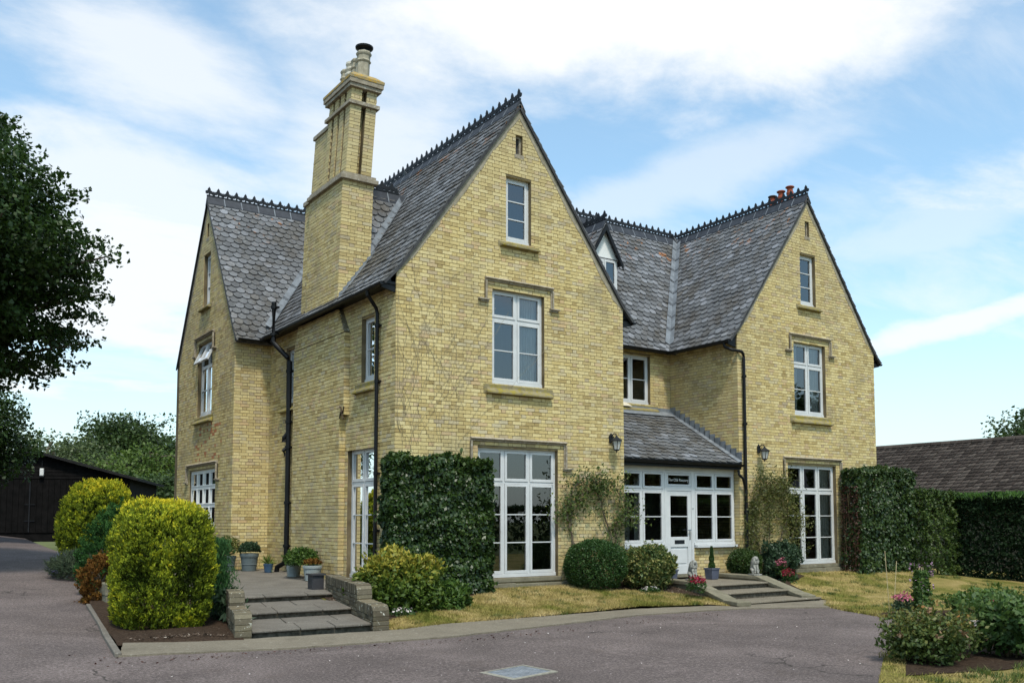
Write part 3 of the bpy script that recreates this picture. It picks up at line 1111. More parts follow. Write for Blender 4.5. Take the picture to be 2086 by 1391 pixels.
def wing(x0, y0, yback, vl_left, vl_right):
    """pitched roof over a front wing: ridge along Y"""
    xr = x0 + 2.86
    yf = y0 - 0.05
    zr = RA + LFT
    for sg in (-1, 1):
        S = nrm((-sg * 2.86, 0, RA - EA))
        N = nrm((sg * (RA - EA), 0, 2.86))
        e = np.array((xr + sg * (2.86 + OV), yf, zr - KA * (2.86 + OV) + 0.09))
        # sprocketed foot: a short, slightly flatter length at the eaves
        S1 = nrm((-sg * OV, 0, KA * OV - 0.09))
        N1 = nrm((sg * (KA * OV - .09), 0, OV))
        k = np.array((xr + sg * 2.86, yf, zr - KA * 2.86))
        L1 = np.linalg.norm(k - e)
        L2 = np.linalg.norm(np.array((xr, yf, zr)) - k)
        vl = vl_left if sg < 0 else vl_right           # (y where the eaves stop, y at the ridge)
        yb0, yb1 = vl
        roof_slab([e, k, (k[0], yb0, k[2]), (e[0], yb0 - .15, e[2])], N1)
        roof_slab([k, (xr, yf, zr), (xr, yb1, zr), (k[0], yb0, k[2])], N)
        slates(e, Y, S1, N1, L1, lambda v: 0.0, lambda v: yb0 - yf - .15 + v / L1 * .15, keep=sg < 0)
        slates(k, Y, S, N, L2, lambda v: 0.0, lambda v: yb0 - yf + (yb1 - yb0) * min(1, v / L2), keep=sg < 0)
        # verge: undercloak and mortar fillet on the gable
        mb = MB()
        a = np.array((xr, yf + .012, zr - .012))
        bb = np.array((k[0], yf + .012, k[2] - .012))
        cc2 = np.array((e[0], yf + .012, e[2] - .012))
        dn = np.array((0, 0, -.055))
        mb.prism([a, bb, bb + dn, a + dn], (0, .03, 0))
        mb.prism([bb, cc2, cc2 + dn * .8, bb + dn], (0, .03, 0))
        mb.build('verge', 'black_paint', house)
        mb = MB()
        n = 9
        for i in range(n):
            p, q = i / n, (i + 1) / n
            A = np.array((xr, y0 - .007, RA - .03)) * (1 - p) + np.array((k[0] - sg * .0, y0 - .007, EA - .02)) * p
            B = np.array((xr, y0 - .007, RA - .03)) * (1 - q) + np.array((k[0] - sg * .0, y0 - .007, EA - .02)) * q
            w1, w2 = random.uniform(.13, .24), random.uniform(.13, .24)
            if i == n - 1:
                w2 = .03
            mb.prism([A, B, B - Z * w2, A - Z * w1], (0, .012, 0))
        mb.build('verge_fillet', 'fillet', house)
    return xr, zr


YR_C = YC + WC / 2          # ridge of the rear left gable
YR_M = 5.15                 # ridge of the middle range
ZR = RA + LFT
wing(0.0, 0.0, 9.4, (6.825, YR_C), (2.6, YR_M))
wing(XB, YB, 8.0, (2.6, YR_M), (8.0, 8.0))


def xroof(yeave, ze, yr, zr, x_lo_e, x_lo_r, x_hi_e, x_hi_r, keep=True, ov=0.27):
    """roof slope whose eaves run along X, facing -Y"""
    sl = (zr - ze) / (yr - yeave)
    e = np.array((0.0, yeave - ov, ze - sl * ov + .09))
    k = np.array((0.0, yeave, ze))
    S1, L1 = nrm(k - e), np.linalg.norm(k - e)
    N1 = np.array((0, -S1[2], S1[1]))
    r = np.array((0.0, yr, zr))
    S, L = nrm(r - k), np.linalg.norm(r - k)
    N = np.array((0, -S[2], S[1]))
    roof_slab([(x_lo_e, *e[1:]), (x_hi_e, *e[1:]), (x_hi_e, *k[1:]), (x_lo_e, *k[1:])], N1)
    roof_slab([(x_lo_e, *k[1:]), (x_hi_e, *k[1:]), (x_hi_r, *r[1:]), (x_lo_r, *r[1:])], N)
    slates(e, X, S1, N1, L1, lambda v: x_lo_e, lambda v: x_hi_e, keep)
    slates(k, X, S, N, L, lambda v: x_lo_e + (x_lo_r - x_lo_e) * min(1, v / L), lambda v: x_hi_e + (x_hi_r - x_hi_e) * min(1, v / L), keep)


ZC = 10.42 + LFT
xroof(YC, 6.44 + LFT, YR_C, ZC, XC - .05, XC - .05, 0.1, 2.9)
xroof(2.6, EA + LFT, YR_M, ZR, 5.6, 2.86, XB + .1, XB + 2.9)
# far slopes, seen by nobody, keep the rain and the light out
mb = MB()
Nb = nrm((0, 10.42 - 6.44, WC / 2))
mb.prism([(XC - .05, YR_C, ZC), (XC - .05, YR_C + WC / 2 + .15, 6.44 - .2), (12.6, YR_C + WC / 2 + .15, 6.44 - .2), (12.6, YR_C, ZC)], (0, 0, -.05))
mb.prism([(2.8, YR_C, ZC - .02), (12.6, YR_C, ZC - .02), (12.6, 6.6, 6.2), (2.8, 6.6, 6.2)], (0, 0, -.05))
mb.prism([(2.8, YR_M, ZR - .01), (12.6, YR_M, ZR - .01), (12.6, 8.2, 6.0), (2.8, 8.2, 6.0)], (0, 0, -.05))
mb.prism([(12.56, 7.9, ZR), (15.6, 7.9, 6.3), (15.6, 12, 6.3), (12.56, 9.4, ZC)], (0, 0, -.05))
mb.build('rear_roof', 'slate_bed', house)
# verge of the rear left gable
for sg in (-1, 1):
    mb = MB()
    yr_, zr_ = YR_C, ZC
    ye = YR_C + sg * (WC / 2 + .2)
    ze = 6.44 + LFT - .2 * (ZC - 6.49) / (WC / 2) + .05
    a, b = np.array((XC - .06, yr_, zr_ - .01)), np.array((XC - .06, ye, ze - .01))
    mb.prism([a, b, b - Z * .06, a - Z * .06], (.03, 0, 0))
    mb.build('verge', 'black_paint', house)
mb = MB()
for sg in (-1, 1):
    n = 8
    for i in range(n):
        p, q = i / n, (i + 1) / n
        P0, P1 = np.array((XC - .007, YR_C, 10.39)), np.array((XC - .007, YR_C + sg * WC / 2, 6.42))
        A, B = P0 * (1 - p) + P1 * p, P0 * (1 - q) + P1 * q
        mb.prism([A, B, B - Z * random.uniform(.10, .2), A - Z * random.uniform(.10, .2)], (.012, 0, 0))
mb.build('verge_fillet', 'fillet', house)


# saddle roof behind the chimney
SY, SZ = 3.42, 9.30
for sg in (-1, 1):
    S = nrm((0, -sg, 2.1))
    N = nrm((0, sg * 2.1, 1.0))
    e = np.array((0.45, SY + sg * 1.0, SZ - 2.1))
    L = np.linalg.norm((1.0, 2.1))
    x_at = lambda z: (z - (EA + LFT)) / KA
    roof_slab([e, (x_at(e[2]) + .1, e[1], e[2]), (x_at(SZ) + .1, SY, SZ), (.45, SY, SZ)], N)
    slates(e, X, S, N, L, lambda v: 0.0, lambda v: x_at(SZ - 2.1 + 2.1 * v / L) - .45 + .06, keep=False)


def flash(p0, p1, n0, n1, w=0.13, name='valley_flashing', up=0.035):
    """lead dressed into a valley: two strips, one lying on each slope"""
    p0, p1 = np.array(p0, float), np.array(p1, float)
    d = nrm(p1 - p0)
    mb = MB()
    n = max(2, int(np.linalg.norm(p1 - p0) / .6))
    lift = nrm(np.array(n0) + np.array(n1)) * up
    for i in range(n):
        a = p0 + (p1 - p0) * i / n
        b = p0 + (p1 - p0) * ((i + 1) / n + .02)
        for nn, s in ((n0, 1), (n1, -1)):
            side = nrm(np.cross(np.array(nn), d)) * s
            if side @ (np.array(n1) if s > 0 else np.array(n0)) < 0:
                side = -side
            mb.prism([a + lift, b + lift, b + lift * 1.0 - side * -w + np.array(nn) * .012, a + lift - side * -w + np.array(nn) * .012], np.array(nn) * .004)
    return mb.build(name, 'lead', house)


nAL, nAR = nrm((-KA, 0, 1)), nrm((KA, 0, 1))
sC = (ZC - 6.49) / (WC / 2)
sM = (ZR - EA - LFT) / (YR_M - 2.6)
flash((0.0 - .02, YC - .02, 6.60), (2.86, YR_C, ZC + .02), nAL, nrm((0, -sC, 1)), 0.15)
flash((XB - .06, 2.54, 6.54), (XB + 2.86, YR_M, ZR + .02), nAL, nrm((0, -sM, 1)), 0.15)
flash((5.78, 2.54, 6.54), (2.86, YR_M, ZR + .02), nAR, nrm((0, -sM, 1)), 0.15)
xq = (SZ - EA - LFT) / KA
xq0 = (SZ - 2.0 - EA - LFT) / KA
flash((xq0, SY - 2.0 / 2.1, SZ - 2.0), (xq, SY, SZ), nAL, nrm((0, -2.1, 1)), 0.12)


# ridge tiles and iron cresting
def crest_mesh():
    bm = bmesh.new()

    def plate(pts):
        pts = [Vector((p[0], 0, p[1])) for p in pts]
        vs = [bm.verts.new(p + Vector((0, -.009, 0))) for p in pts]
        vb = [bm.verts.new(p + Vector((0, .009, 0))) for p in pts]
        bm.faces.new(vs)
        bm.faces.new(list(reversed(vb)))
        n = len(pts)
        for i in range(n):
            bm.faces.new((vs[i], vb[i], vb[(i + 1) % n], vs[(i + 1) % n]))

    def fleur(x, s, z0):
        # stem, two side lobes, pointed head
        plate([(x - .014 * s, z0), (x + .014 * s, z0), (x + .012 * s, z0 + .06 * s), (x - .012 * s, z0 + .06 * s)])
        plate([(x - .016 * s, z0 + .058 * s), (x + .016 * s, z0 + .058 * s), (x + .045 * s, z0 + .095 * s), (x + .036 * s, z0 + .145 * s), (x, z0 + .19 * s), (x - .036 * s, z0 + .145 * s), (x - .045 * s, z0 + .095 * s)])
        for g in (-1, 1):
            q = [(x + g * .012 * s, z0 + .045 * s), (x + g * .05 * s, z0 + .02 * s), (x + g * .095 * s, z0 + .04 * s), (x + g * .098 * s, z0 + .085 * s), (x + g * .06 * s, z0 + .105 * s), (x + g * .012 * s, z0 + .085 * s)]
            plate(q if g > 0 else list(reversed(q)))

    plate([(0, 0), (.25, 0), (.25, .03), (0, .03)])
    fleur(0.0625, 1.0, 0.03)
    fleur(0.1875, 0.55, 0.03)
    # sagging links between the finials
    for a, b in ((.0625, .1875), (.1875, .3125)):
        plate([(a + .012, .03), (a + .03, .03), (a + .02, .055), (a + .012, .065)])
        plate([(b - .03, .03), (b - .012, .03), (b - .012, .055), (b - .02, .045)])
    me = bpy.data.meshes.new('crest_finial')
    bm.to_mesh(me)
    bm.free()
    me.materials.append(MATS['cast_iron'])
    return me


CREST = crest_mesh()


def ridge(p0, p1, ca, cb, crest=True, rl=0.46):
    """ridge tiles from p0 to p1; ca, cb are the downhill unit vectors on either side"""
    p0, p1 = np.array(p0, float), np.array(p1, float)
    L = np.linalg.norm(p1 - p0)
    d = (p1 - p0) / L
    ca, cb = np.array(ca), np.array(cb)
    n = max(1, int(round(L / rl)))
    for i in range(n):
        a = p0 + d * (L * i / n + .004)
        dv = d * (L / n - .010)
        top = np.array((0, 0, .115 + random.uniform(-.003, .003)))
        mb = MB()
        w = 0.225
        outer = [a + ca * w + top * .62, a + top, a + cb * w + top * .62]
        inner = [a + cb * w + top * .30, a + top * .5, a + ca * w + top * .30]
        mb.prism(outer + inner, dv)
        mb.build('ridge_tile', 'ridge_tile', house)
        if i:
            mb = MB()
            aa = p0 + d * (L * i / n - .012)
            lf = np.array((0, 0, .008))
            mb.prism([aa + ca * (w + .002) + top * .6 + lf, aa + top + lf, aa + cb * (w + .002) + top * .6 + lf, aa + cb * w + top * .4, aa + top * .8, aa + ca * w + top * .4], d * .022)
            mb.build('ridge_joint', 'lead', house)
    if crest:
        m = int(L / .25)
        ang = math.atan2(d[1], d[0])
        for i in range(m):
            o = mesh_obj('crest_finial', CREST, None, house)
            q = p0 + d * (.25 * i + (L - .25 * m) * .5 * 0) + np.array((0, 0, .108))
            o.location = q
            o.rotation_euler = (0, 0, ang)
            o.scale = (1, 1.5, 1.2)


cAL, cAR = nrm((-1, 0, -KA)), nrm((1, 0, -KA))
ridge((2.86, -.06, ZR), (2.86, YR_C, ZR), cAR, cAL)
ridge((XB + 2.86, YB - .06, ZR), (XB + 2.86, 7.8, ZR), cAR, cAL)
cCf, cCb = nrm((0, -1, -sC)), nrm((0, 1, -sC))
ridge((XC - .06, YR_C, ZC), (2.8, YR_C, ZC), cCb, cCf)
cMf, cMb = nrm((0, -1, -sM)), nrm((0, 1, -sM))
ridge((2.95, YR_M, ZR - .004), (XB + 2.8, YR_M, ZR - .004), cMb, cMf)
ridge((0.55, SY, SZ), (xq + .02, SY, SZ), nrm((0, 1, -2.1)), nrm((0, -1, -2.1)))

# ------------------------------------------------------------------ chimney
LEAN = ((6.3, .028), (8.9, .060))


def lean(p):
    z = p[2]
    s = max(0, min(z, 8.9) - 6.3) * .030 + max(0, z - 8.9) * .062
    return np.array((p[0] + .80 * s, p[1] - .58 * s, z))


chim = empty('chimney', (0.25, 3.3, 6.3), house)


def chim_core(x0, x1, y0, y1, z0, z1, mat='mortar', name='core', cap=True, par=None):
    mb = MB()
    ps = [(x0, y0), (x1, y0), (x1, y1), (x0, y1)]
    mb.hexa([lean(np.array((*q, z0))) for q in ps] + [lean(np.array((*q, z1))) for q in ps])
    return mb.build(name, mat, par or chim, bevel=0.006 if mat != 'mortar' else 0)


def chim_bricks(x0, x1, y0, y1, z0, z1):
    bricks((V3(x0, y0, 0), Y, Z, -X), [rect(0.03, y1 - y0, z0, z1)], z0, z1, xf=lean)
    bricks((V3(x0, y0, 0), X, Z, -Y), [rect(0, x1 - x0, z0, z1)], z0, z1, xf=lean)
    bricks((V3(x1, y0, 0), Y, Z, X), [rect(.03, y1 - y0, z0, z1)], z0, z1, xf=lean, keep=False)
    chim_core(x0 + .012, x1 - .012, y0 + .012, y1 - .012, z0, z1)


CX0, CX1, CY0, CY1 = -.13, .60, 2.47, 4.28
chim_bricks(CX0, CX1, CY0, CY1, 6.30, 9.10)
# set-off with a moulded course, then the upper shaft with sunk panels
chim_core(CX0 - .075, CX1 + .075, CY0 - .075, CY1 + .05, 9.10, 9.19, 'weathered_stone', 'offset_course')
chim_core(CX0 - .03, CX1 + .03, CY0 - .03, CY1 + .02, 9.19, 9.26, 'weathered_stone', 'offset_course')
UX0, UX1, UY0, UY1 = -.06, .55, 2.53, 3.78
chim_bricks(UX0 + .18, UX1 - .12, UY0 + .18, UY1 - .03, 9.26, 11.18)


def ribs(z0, z1, out=0.0):
    n = 4
    for i in range(n):
        a = UY0 + (UY1 - UY0) * i / n + (.055 if i else -out)
        b = UY0 + (UY1 - UY0) * (i + 1) / n - .055
        loops = [rect(0.0 if i else .03, b - a, z0, z1)]
        bricks((V3(UX0 - out, a, 0), Y, Z, -X), loops, z0, z1, xf=lean, shift=random.random())
        chim_core(UX0 - out + .012, UX0 + .20, a + .004, b - .004, z0, z1)
    for i in range(2):
        w = (UX1 - UX0)
        a = UX0 - out if i == 0 else UX0 + w * .60
        b = UX0 + w * .42 if i == 0 else UX1 + out
        bricks((V3(a, UY0 - out, 0), X, Z, -Y), [rect(0, b - a, z0, z1)], z0, z1, xf=lean, shift=random.random())
        chim_core(a + .004, b - .004, UY0 - out + .012, UY0 + .20, z0, z1)


ribs(9.26, 10.80)
chim_core(UX0 - .06, UX1 + .06, UY0 - .06, UY1 + .05, 10.80, 10.88, 'weathered_stone', 'string_course')
ribs(10.88, 11.17)
chim_core(UX0 - .07, UX1 + .07, UY0 - .07, UY1 + .06, 11.17, 11.25, 'weathered_stone', 'cornice')
chim_core(UX0 - .10, UX1 + .10, UY0 - .10, UY1 + .10, 11.25, 11.35, 'weathered_stone', 'cornice')
mb = MB()
ps = [(UX0 - .11, UY0 - .11), (UX1 + .11, UY0 - .11), (UX1 + .11, UY1 + .11), (UX0 - .11, UY1 + .11)]
pt = [(UX0 + .04, UY0 + .05), (UX1 - .04, UY0 + .05), (UX1 - .04, UY1 - .05), (UX0 + .04, UY1 - .05)]
mb.hexa([lean(np.array((*q, 11.35))) for q in ps] + [lean(np.array((*q, 11.41))) for q in ps])
mb.hexa([lean(np.array((*q, 11.41))) for q in ps] + [lean(np.array((*q, 11.54))) for q in pt])
mb.build('flaunching', 'orange_lichen', chim)
# the lower flue behind, with a rounded cap
QX0, QX1, QY0, QY1 = .0, .60, 3.86, 4.72
chim_bricks(QX0 - .07, QX1, 4.3, QY1 - .02, 6.4, 9.12)
chim_core(QX0 - .12, QX1 + .05, QY0 - .02, QY1 + .05, 9.12, 9.22, 'weathered_stone', 'offset_course')
chim_bricks(QX0 + .02, QX1, QY0, QY1 - .05, 9.22, 10.72)
chim_core(QX0 - .02, QX1 + .04, QY0 - .02, QY1, 10.72, 10.81, 'weathered_stone', 'cornice')
mb = MB()
ps = [(QX0 - .02, QY0 - .02), (QX1 + .04, QY0 - .02), (QX1 + .04, QY1), (QX0 - .02, QY1)]
pt = [(QX0 + .14, QY0 + .10), (QX1 - .12, QY0 + .10), (QX1 - .12, QY1 - .12), (QX0 + .14, QY1 - .12)]
mb.hexa([lean(np.array((*q, 10.81))) for q in ps] + [lean(np.array((*q, 10.99))) for q in pt])
mb.build('flaunching', 'orange_lichen', chim)


def pot(x, y, z, prof, mat, seg=8, name='chimney_pot'):
    mb = MB()
    mb.lathe(prof, (x, y, z), seg, xf=lambda q: lean(np.array(q)), rot=.5 if seg == 8 else 0)
    return mb.build(name, mat, chim)


OCT = [(r_ * .95, z_ * .86) for r_, z_ in [(.165, 0), (.155, .42), (.17, .43), (.185, .46), (.17, .49), (.155, .50), (.155, .60), (.175, .63), (.185, .67), (.165, .71), (.12, .72), (.12, .66)]]
OCT2 = [(r * .82, z * .95) for r, z in OCT]
pot(.25, 2.74, 11.50, OCT, 'pot_buff')
pot(.25, 3.08, 11.50, OCT2, 'pot_buff')
pot(.25, 3.36, 11.50, [(.13, 0), (.12, .25), (.10, .26), (.14, .33), (.14, .37), (.10, .40), (.14, .45), (.14, .49), (.10, .52), (.14, .57), (.14, .62), (.09, .63)], 'pot_cream', 14)
pot(.25, 3.64, 11.48, OCT2, 'pot_buff')
mb = MB()
mb.lathe([(.12, 0), (.12, .05), (.195, .10), (.20, .135), (.19, .14)], (.25, 2.74, 11.50 + .60), 18, xf=lambda q: lean(np.array(q)))
mb.build('pot_cowl', 'black_paint', chim)
# stepped lead flashing where the stack meets the slates
mb = MB()
for i in range(9):
    x = CX0 + .02 + i * .088
    z = EA + LFT + KA * x
    mb.prism([lean(np.array(q)) for q in ((x, CY0 - .012, z - .02), (x + .1, CY0 - .012, z - .02 + KA * .1), (x + .1, CY0 - .012, z + .16 + KA * .06), (x, CY0 - .012, z + .16))], (0, .006, 0))
mb.build('stepped_flashing', 'lead', house)
mb = MB()
p0, p1 = np.array((CX0 - .05, CY0 - .13, EA + LFT + KA * (CX0 - .05) + .05)), np.array((CX1 + .03, CY0 - .13, EA + LFT + KA * (CX1 + .03) + .04))
mb.prism([p0, p1, p1 + np.array((0, .14, .02)), p0 + np.array((0, .14, .02))], (0, 0, .006))
mb.build('stepped_flashing', 'lead', house)
# chimney breast down the side wall: two projections and a corbelled head
def breast(p, y0, y1, z0, z1):
    bricks((V3(-p, y0, 0), Y, Z, -X), [rect(.03, y1 - y0, z0, z1)], z0, z1)
    bricks((V3(-p, y0, 0), X, Z, -Y), [rect(0, p, z0, z1)], z0, z1)
    mb = MB()
    mb.box(-p + .012, y0 + .012, z0, 0.05, y1 - .012, z1 - .004)
    mb.build('chimney_breast', 'mortar', house)


breast(.125, 2.08, 4.92, 3.98, 5.72)
breast(.127, 2.27, 4.92, ZB, 3.975)
lp = [(0.03, 5.72), (2.84, 5.72), (2.6, 6.25), (.36, 6.25)]
bricks((V3(-.125, 2.08, 0), Y, Z, -X), [lp], 5.72, 6.25)
mb = MB()
mb.prism([(-.113, 2.09, 5.72), (-.113, 4.91, 5.72), (-.113, 4.66, 6.25), (-.113, 2.45, 6.25)], (.13, 0, 0))
mb.prism([(-.118, 2.082, 5.72), (0, 2.082, 5.72), (0, 2.446, 6.25), (-.118, 2.446, 6.25)], (0, .012, 0))
mb.build('chimney_breast', 'old_brick', house, rnd=True)
# iron wall tie
mb = MB()
for th in (R(45), R(-45)):
    q = [np.array((-.15, 2.12 + .19 * t * math.cos(th) * .8, 4.02 + .17 * t * math.sin(th) + .05 * math.sin(3 * t))) for t in np.linspace(-1, 1, 9)]
    mb.tube(q, .016, 6)
mb.tube([(-.05, 2.12, 4.02), (-.18, 2.12, 4.02)], .02, 6)
mb.build('wall_tie', 'iron_rust', house)


# ------------------------------------------------------------------ gutters and pipes
def gutter(p0, p1, r=0.058, name='gutter'):
    p0, p1 = np.array(p0, float), np.array(p1, float)
    d = nrm(p1 - p0)
    s = nrm(np.cross(d, Z))
    mb = MB()
    pr_, n = [], 8
    for k in range(n + 1):
        th = math.pi * k / n
        pr_.append(s * r * math.cos(th) - Z * r * math.sin(th))
    for k in range(n, -1, -1):
        th = math.pi * k / n
        pr_.append(s * (r - .006) * math.cos(th) - Z * (r - .006) * math.sin(th))
    mb.prism([p0 + q for q in pr_], p1 - p0)
    mb.prism([p0 + q for q in pr_[:n + 1]], d * .006)
    mb.prism([p1 - d * .006 + q for q in pr_[:n + 1]], d * .006)
    return mb.build(name, 'black_paint', house)


def fascia(p0, p1, h=0.14, name='fascia'):
    p0, p1 = np.array(p0, float), np.array(p1, float)
    d = nrm(p1 - p0)
    s = nrm(np.cross(d, Z))
    mb = MB()
    mb.prism([p0 - s * .01, p0 + s * .01, p0 + s * .01 - Z * h, p0 - s * .01 - Z * h], p1 - p0)
    return mb.build(name, 'black_paint', house)


EZ = EA + LFT - KA * OV + .09          # height of the eaves edge
gutter((-OV - .03, -.03, EZ - .015), (-OV - .03, 6.62, EZ - .035))
mb = MB()
mb.box(-OV + .06, 0.0, EZ - .02, -.005, 6.6, EZ - .005)
mb.box(-.10, 0.03, 6.34, -.008, 6.8, 6.5)
mb.build('soffit', 'black_paint', house)
gutter((XC - .02, YC - .30, 6.22), (-.2, YC - .30, 6.21))
gutter((5.9, 2.6 - .30, EZ + .02), (XB - .30, 2.6 - .30, EZ + .01))
gutter((XB - OV - .03, YB - .03, EZ - .01), (XB - OV - .03, 2.35, EZ - .02))
gutter((5.72 + OV + .03, -.03, EZ - .015), (5.72 + OV + .03, 2.3, EZ - .02))
gutter((XB + 5.72 + OV + .03, YB - .03, EZ - .015), (XB + 5.72 + OV + .03, 7.9, EZ - .02))
mb = MB()
mb.box(5.76, 2.42, 6.30, XB - .04, 2.59, 6.34)
mb.box(XB - .2, YB + .04, 6.30, XB - .006, 2.5, 6.34)
mb.box(XC + .02, YC - .2, 6.20, -.02, YC - .006, 6.24)
mb.box(5.725, .03, 6.30, 5.95, 2.4, 6.34)
mb.box(XB + 5.725, YB + .03, 6.30, XB + 5.95, 7.9, 6.34)
mb.build('soffit', 'black_paint', house)
# boxed ends of the eaves against the gables
for (x0, yy, s) in ((0, 0, -1), (5.72, 0, 1), (XB, YB, -1), (XB + 5.72, YB, 1)):
    e = x0 + s * (OV + .01)
    mb = MB()
    mb.prism([(x0 + s * .004, yy + .03, EA + .0), (e, yy + .03, EZ - .02), (e, yy + .03, EZ - .09), (x0 + s * .004, yy + .03, EZ - .16)], (0, .05, 0))
    mb.build('eaves_board', 'black_paint', house)


def pipe(path, r, clips=(), foot=None, name='downpipe'):
    root = empty(name, path[-1], house)
    mb = MB()
    mb.tube(path, r, 12)
    for q in clips:
        q = np.array(q, float)
        mb.tube([q - Z * .035, q + Z * .035], r * 1.28, 12)
    mb.build('pipe', 'black_paint', root, smooth=False)
    mb = MB()
    for q in clips:
        q = np.array(q, float)
        mb.box(q[0] - .012 if foot != 'x' else q[0], q[1] - r * 1.9, q[2] - .018, q[0] + .012 if foot != 'x' else q[0] + .1, q[1] + r * 1.9, q[2] + .018)
    if clips:
        mb.build('bracket', 'black_paint', root)
    return root


pipe([(-OV - .03, .60, EZ - .05), (-OV - .02, .60, EZ - .14), (-.22, .62, EZ - .24), (-.10, .66, EZ - .36), (-.068, .67, EZ - .46), (-.068, .67, .55)], .037, [(-.068, .67, z) for z in (5.6, 4.5, 2.7, 1.6)], 'x')
pipe([(-.40, 5.55, 6.98), (-.40, 5.55, 6.92), (-.40, 5.55, 6.02), (-.36, 5.50, 5.94), (-.14, 5.26, 5.62), (-.11, 5.23, 5.54), (-.11, 5.23, .95), (-.13, 5.30, .80), (-.24, 5.45, .70), (-.26, 5.47, .50)], .060, [(-.115, 5.23, z) for z in (5.3, 4.1, 3.5, 2.2, 1.2)] + [(-.40, 5.55, 6.2), (-.40, 5.55, 6.85)], 'x')
mb = MB()
mb.tube([(-.11, 5.23, 3.85), (-.20, 5.28, 3.72), (-.20, 5.28, 3.62)], .05, 10)
mb.tube([(-.11, 5.23, 3.52), (-.22, 5.25, 3.42), (-.16, 5.25, 3.30)], .045, 10)
mb.build('pipe_junction', 'black_paint', house)
pipe([(XB - OV - .03, YB + .16, EZ - .05), (XB - OV, YB + .14, EZ - .16), (XB - .16, YB + .02, EZ - .24), (XB + .06, YB - .075, EZ - .27), (XB + .13, YB - .078, EZ - .32), (XB + .155, YB - .072, EZ - .44), (XB + .155, YB - .072, .55)], .04, [(XB + .155, YB - .072, z) for z in (5.4, 4.2, 2.0)])
pipe([(XB - .14, .10, 3.03), (XB - .14, .08, 2.92), (XB - .02, .06, 2.82), (XB + .13, YB - .08, 2.58)], .034)

# ------------------------------------------------------------------ porch
PY = 0.36
PZ0, PZ1 = 3.20, 4.66
pe, pk = np.array((5.74, .10, PZ0)), np.array((5.74, 2.58, PZ1))
S = nrm(pk - pe)
N = np.array((0, -S[2], S[1]))
PL = np.linalg.norm(pk - pe)
roof_slab([pe, (XB, *pe[1:]), (XB, *pk[1:]), pk], N, 0.06, 'porch_roof')
slates(pe, X, S, N, PL, lambda v: 0.0, lambda v: XB - 5.74 - .01, True, .236, .19)
mb = MB()
mb.prism([(5.74, 2.30, PZ1 - .16 + .06), (XB - .02, 2.30, PZ1 - .16 + .06), (XB - .02, 2.585, PZ1 + .05), (5.74, 2.585, PZ1 + .05)], (0, 0, .006))
mb.box(5.74, 2.572, PZ1 + .03, XB - .02, 2.588, PZ1 + .14)
mb.build('top_flashing', 'lead', house)
mb = MB()
n = 14
for i in range(n):
    a = pe + (pk - pe) * (i / n)
    b = pe + (pk - pe) * ((i + 1) / n + .01)
    a[0] = b[0] = XB
    mb.prism([a + N * .035 - X * .15, b + N * .035 - X * .15, b + N * .05 - X * .006, a + N * .05 - X * .006], N * .005)
    zt = max(a[2], b[2]) + .17
    mb.prism([a + np.array((-.008, 0, .03)), b + np.array((-.008, 0, .03)), np.array((XB - .008, b[1], zt)), np.array((XB - .008, a[1], zt))], (.005, 0, 0))
mb.build('stepped_flashing', 'lead', house)
mb = MB()
mb.box(5.74, .115, PZ0 - .15, XB - .01, .145, PZ0 - .01)
mb.box(5.74, .15, PZ0 - .15, XB - .01, PY - .02, PZ0 - .13)
mb.build('fascia', 'black_paint', house)
gutter((5.74, .055, PZ0 - .02), (XB - .02, .055, PZ0 - .03), .062)
FP = (V3(0, PY, 0), X, Z, -Y)
mb = MB()
mb.box(5.74, PY - .012, 2.975, XB - .03, PY + .06, 3.06)
mb.build('head_rail', 'white_paint', house)
wz0, wh = 1.20, 1.775
LIGHTS = [(1.32, 1), (0.45, 0)]
window(FP, 5.86, wz0, 1.43, wh, [1, 1], LIGHTS, rec=0.0)
window(FP, 8.25, wz0, 1.42, wh, [1, 1], LIGHTS, rec=0.0)
for a, b in ((5.80, 7.27), (8.27, XB - .02)):
    mb = MB()
    mb.box(a, PY - .10, 1.135, b, PY + .03, 1.196)
    mb.build('sill', 'white_paint', house, bevel=.006)
for a, b in ((5.74, 7.29), (8.25, XB)):
    bricks((V3(a, PY + .01, 0), X, Z, -Y), [rect(0, b - a, .2, 1.13)], .2, 1.13)
    wall_core((V3(a, PY + .01, 0), X, Z, -Y), [rect(0.005, b - a - .005, .2, 1.13)], .12)
# front door
door = empty('front_door', (7.77, PY, .5), house)
da, db, dz0, dz1 = 7.37, 8.17, .52, 2.49
mb = MB()
mb.box(7.291, PY - .005, .48, da - .004, PY + .07, 2.973)
mb.box(db + .004, PY - .005, .48, 8.249, PY + .07, 2.973)
mb.box(da - .004, PY - .004, 2.494, db + .004, PY + .07, 2.60)
mb.box(da - .004, PY - .004, 2.915, db + .004, PY + .07, 2.973)
mb.build('frame', 'white_paint', door, bevel=.004)
mb = MB()
yy0, yy1 = PY + .006, PY + .055
mb.box(da, yy0, dz0, da + .115, yy1, dz1)
mb.box(db - .115, yy0, dz0, db, yy1, dz1)
mb.box(da + .115, yy0, dz1 - .12, db - .115, yy1, dz1)
mb.box(da + .115, yy0, dz0, db - .115, yy1, dz0 + .20)
mb.box(da + .115, yy0, 1.16, db - .115, yy1, 1.40)
mb.build('leaf', 'white_paint', door, bevel=.006)
mb = MB()
mb.box(da + .117, PY + .028, dz0 + .20, db - .117, PY + .05, 1.16)
mb.box(da + .165, PY + .016, dz0 + .25, db - .165, PY + .03, 1.11)
mb.build('panel', 'white_paint', door, bevel=.008)
mb = MB()
mb.box(da + .117, PY + .012, 1.873, db - .117, PY + .04, 1.897)
mb.build('glazing_bar', 'white_paint', door)
